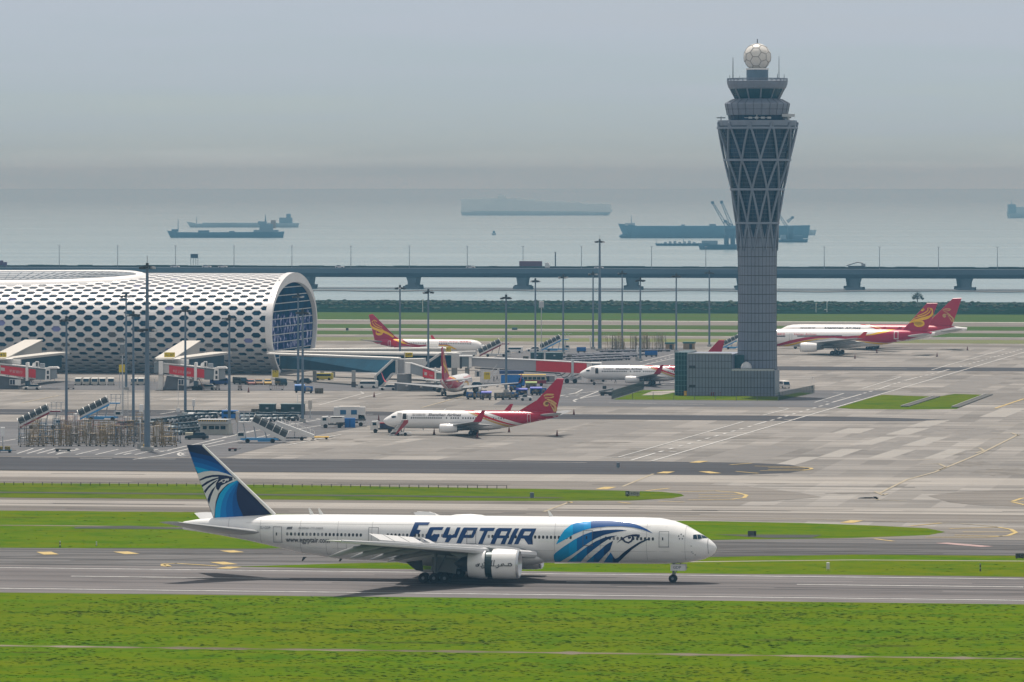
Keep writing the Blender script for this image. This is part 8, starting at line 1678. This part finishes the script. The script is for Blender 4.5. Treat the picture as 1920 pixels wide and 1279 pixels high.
for px, py, h, lab in ((1530, 588.5, 3.6, 'thin white pole on the embankment right of the tower'), (1550.5, 588.5, 4.2, 'white windsock pole beside the white monitoring box'), (792.5, 586, 4.6, 'white pole on the embankment behind the yellow swirl airliner'), (1522, 727, 2.2, 'thin wind pole at the end of the right green fence')):
    o = G(px, py); k = o.y / F; t = thing('thin_pole', lab, 'pole', o); MB().tube([(0, 0, 0), (0, 0, h * 1.2)], .14 if py < 600 else .06, 5).build('pole', WHITE, t); MB().box((0, 0, .2), (.7, .7, .4)).build('foot', CONC, t); MB().box((.2, 0, h * 1.2), (.6, .2, .3)).build('head', WHITE, t)
t = thing('round_mirror_post', 'pair of white round discs on posts behind the white towable stairs', 'marker', G(524, 812)); 
for x in (-.55, .55): MB().tube([(x, 0, 0), (x, 0, 2.2)], .07, 5).build('post', WHITE, t); MB().disc((x, -.05, 2.3), (0, 1, 0), .42, .1, 16).build('disc', WHITE, t)
# lone tree on the shore
o = G(1720, 565, 2.4); k = o.y / F; t = thing('shore_tree', 'lone small windswept tree on the shore in front of the water', 'tree', o); zt = 0
tr = MB(); tr.tube([(0, 0, zt - .5), (.2, 0, zt + 2)], [.25, .15], 6)
for a in ((-1.2, .8), (1.4, .9), (.4, 2.4), (-.8, 2.2), (2.2, .2)): tr.tube([(.1, 0, zt + 1), (a[0], 0, zt + 1 + a[1])], [.12, .04], 5)
tr.build('trunk', mat('bark', (.05, .04, .03), .9), t); cr = MB(); r_ = random.Random(2)
for c in ((-1, 2.2, 1.1), (.3, 3.2, 1.2), (1.5, 2.1, .9), (-.3, 1.7, 1.2), (2.3, 1.2, .6), (-1.6, 1.4, .6)):
    for i in range(70):
        p = Vector((c[0] + r_.gauss(0, c[2] * .5), r_.gauss(0, .7), zt + c[1] + r_.gauss(0, c[2] * .42))); u_ = Vector((r_.uniform(-1, 1), r_.uniform(-1, 1), r_.uniform(-1, 1))).normalized() * .28; w_ = u_.orthogonal().normalized() * .2; cr.add([p - u_, p + w_, p + u_, p - w_], [(0, 1, 2, 3)])
cr.build('crown', mat('shore_leaves', (.025, .05, .03), .9, 0, .3, .5), t)
# ------------------------------------------------------------ people (small figures on the stands)
def person(px, py, label, top, legs, step=.25, rz=0.0):
    o = G(px, py); t = thing('person', label, 'person', o, rz)
    V = [(0, 0, .95), (0, 0, 1.2), (0, 0, 1.42), (0, 0, 1.52), (0, 0, 1.66), (step, -.09, .5), (step * 1.2, -.1, .07), (step * 1.2 + .12, -.1, .04), (-step, .09, .5), (-step * 1.6, .1, .1), (-step * 1.5 + .12, .1, .04), (.05, -.2, 1.4), (-.12, -.25, 1.15), (.05, -.24, .92), (-.02, .2, 1.4), (.14, .25, 1.15), (.3, .22, .97), (0, -.1, .92), (0, .1, .92)]
    E_ = [(0, 1), (1, 2), (2, 3), (3, 4), (0, 17), (17, 5), (5, 6), (6, 7), (0, 18), (18, 8), (8, 9), (9, 10), (2, 11), (11, 12), (12, 13), (2, 14), (14, 15), (15, 16)]
    rad = [.13, .14, .15, .06, .1, .07, .045, .04, .07, .045, .04, .06, .045, .035, .06, .045, .035, .09, .09]
    me = bpy.data.meshes.new('body'); me.from_pydata(V, E_, []); ob = bpy.data.objects.new('body', me); COL.objects.link(ob)
    m = ob.modifiers.new('s', 'SKIN'); 
    for i, v in enumerate(me.skin_vertices[0].data): v.radius = (rad[i], rad[i])
    me.skin_vertices[0].data[0].use_root = True
    s2 = ob.modifiers.new('d', 'SUBSURF'); s2.levels = s2.render_levels = 1
    C.view_layers[0].update(); m2 = bpy.data.meshes.new_from_object(ob.evaluated_get(bpy.context.evaluated_depsgraph_get())); bpy.data.objects.remove(ob)
    for q in (top, legs, mat('skin', (.35, .22, .16), .6, 0, 0), mat('hair', (.01, .01, .01), .8, 0, 0)): m2.materials.append(q)
    for p in m2.polygons: z = p.center.z; p.material_index = 3 if z > 1.7 else 2 if z > 1.5 else 0 if z > .95 else 1
    b = bpy.data.objects.new('body', m2); COL.objects.link(b); b.parent = t
HIV = mat('hi_vis', (.35, .45, .05), .7, 0, 0); DTR = mat('dark_trousers', (.02, .022, .03), .8, 0, 0)
person(932, 715, 'person in dark clothes walking below the service stair of the long bridge', mat('dark_jacket', (.04, .045, .05), .8, 0, 0), DTR); person(926, 716, 'person standing left of the walking one, below the service stair', mat('dark_jacket', (0, 0, 0)), DTR, .1)
person(1154, 719, 'person standing under the fuselage of the docked crimson airliner', HIV, DTR, .15); person(1237, 721, 'person in red top right of the docked crimson airliner wheels', mat('red_top', (.3, .03, .03), .8, 0, 0), DTR, .1)
person(1024, 720, 'person in bright vest beside the pale cabinet under the long bridge', HIV, DTR, .2)
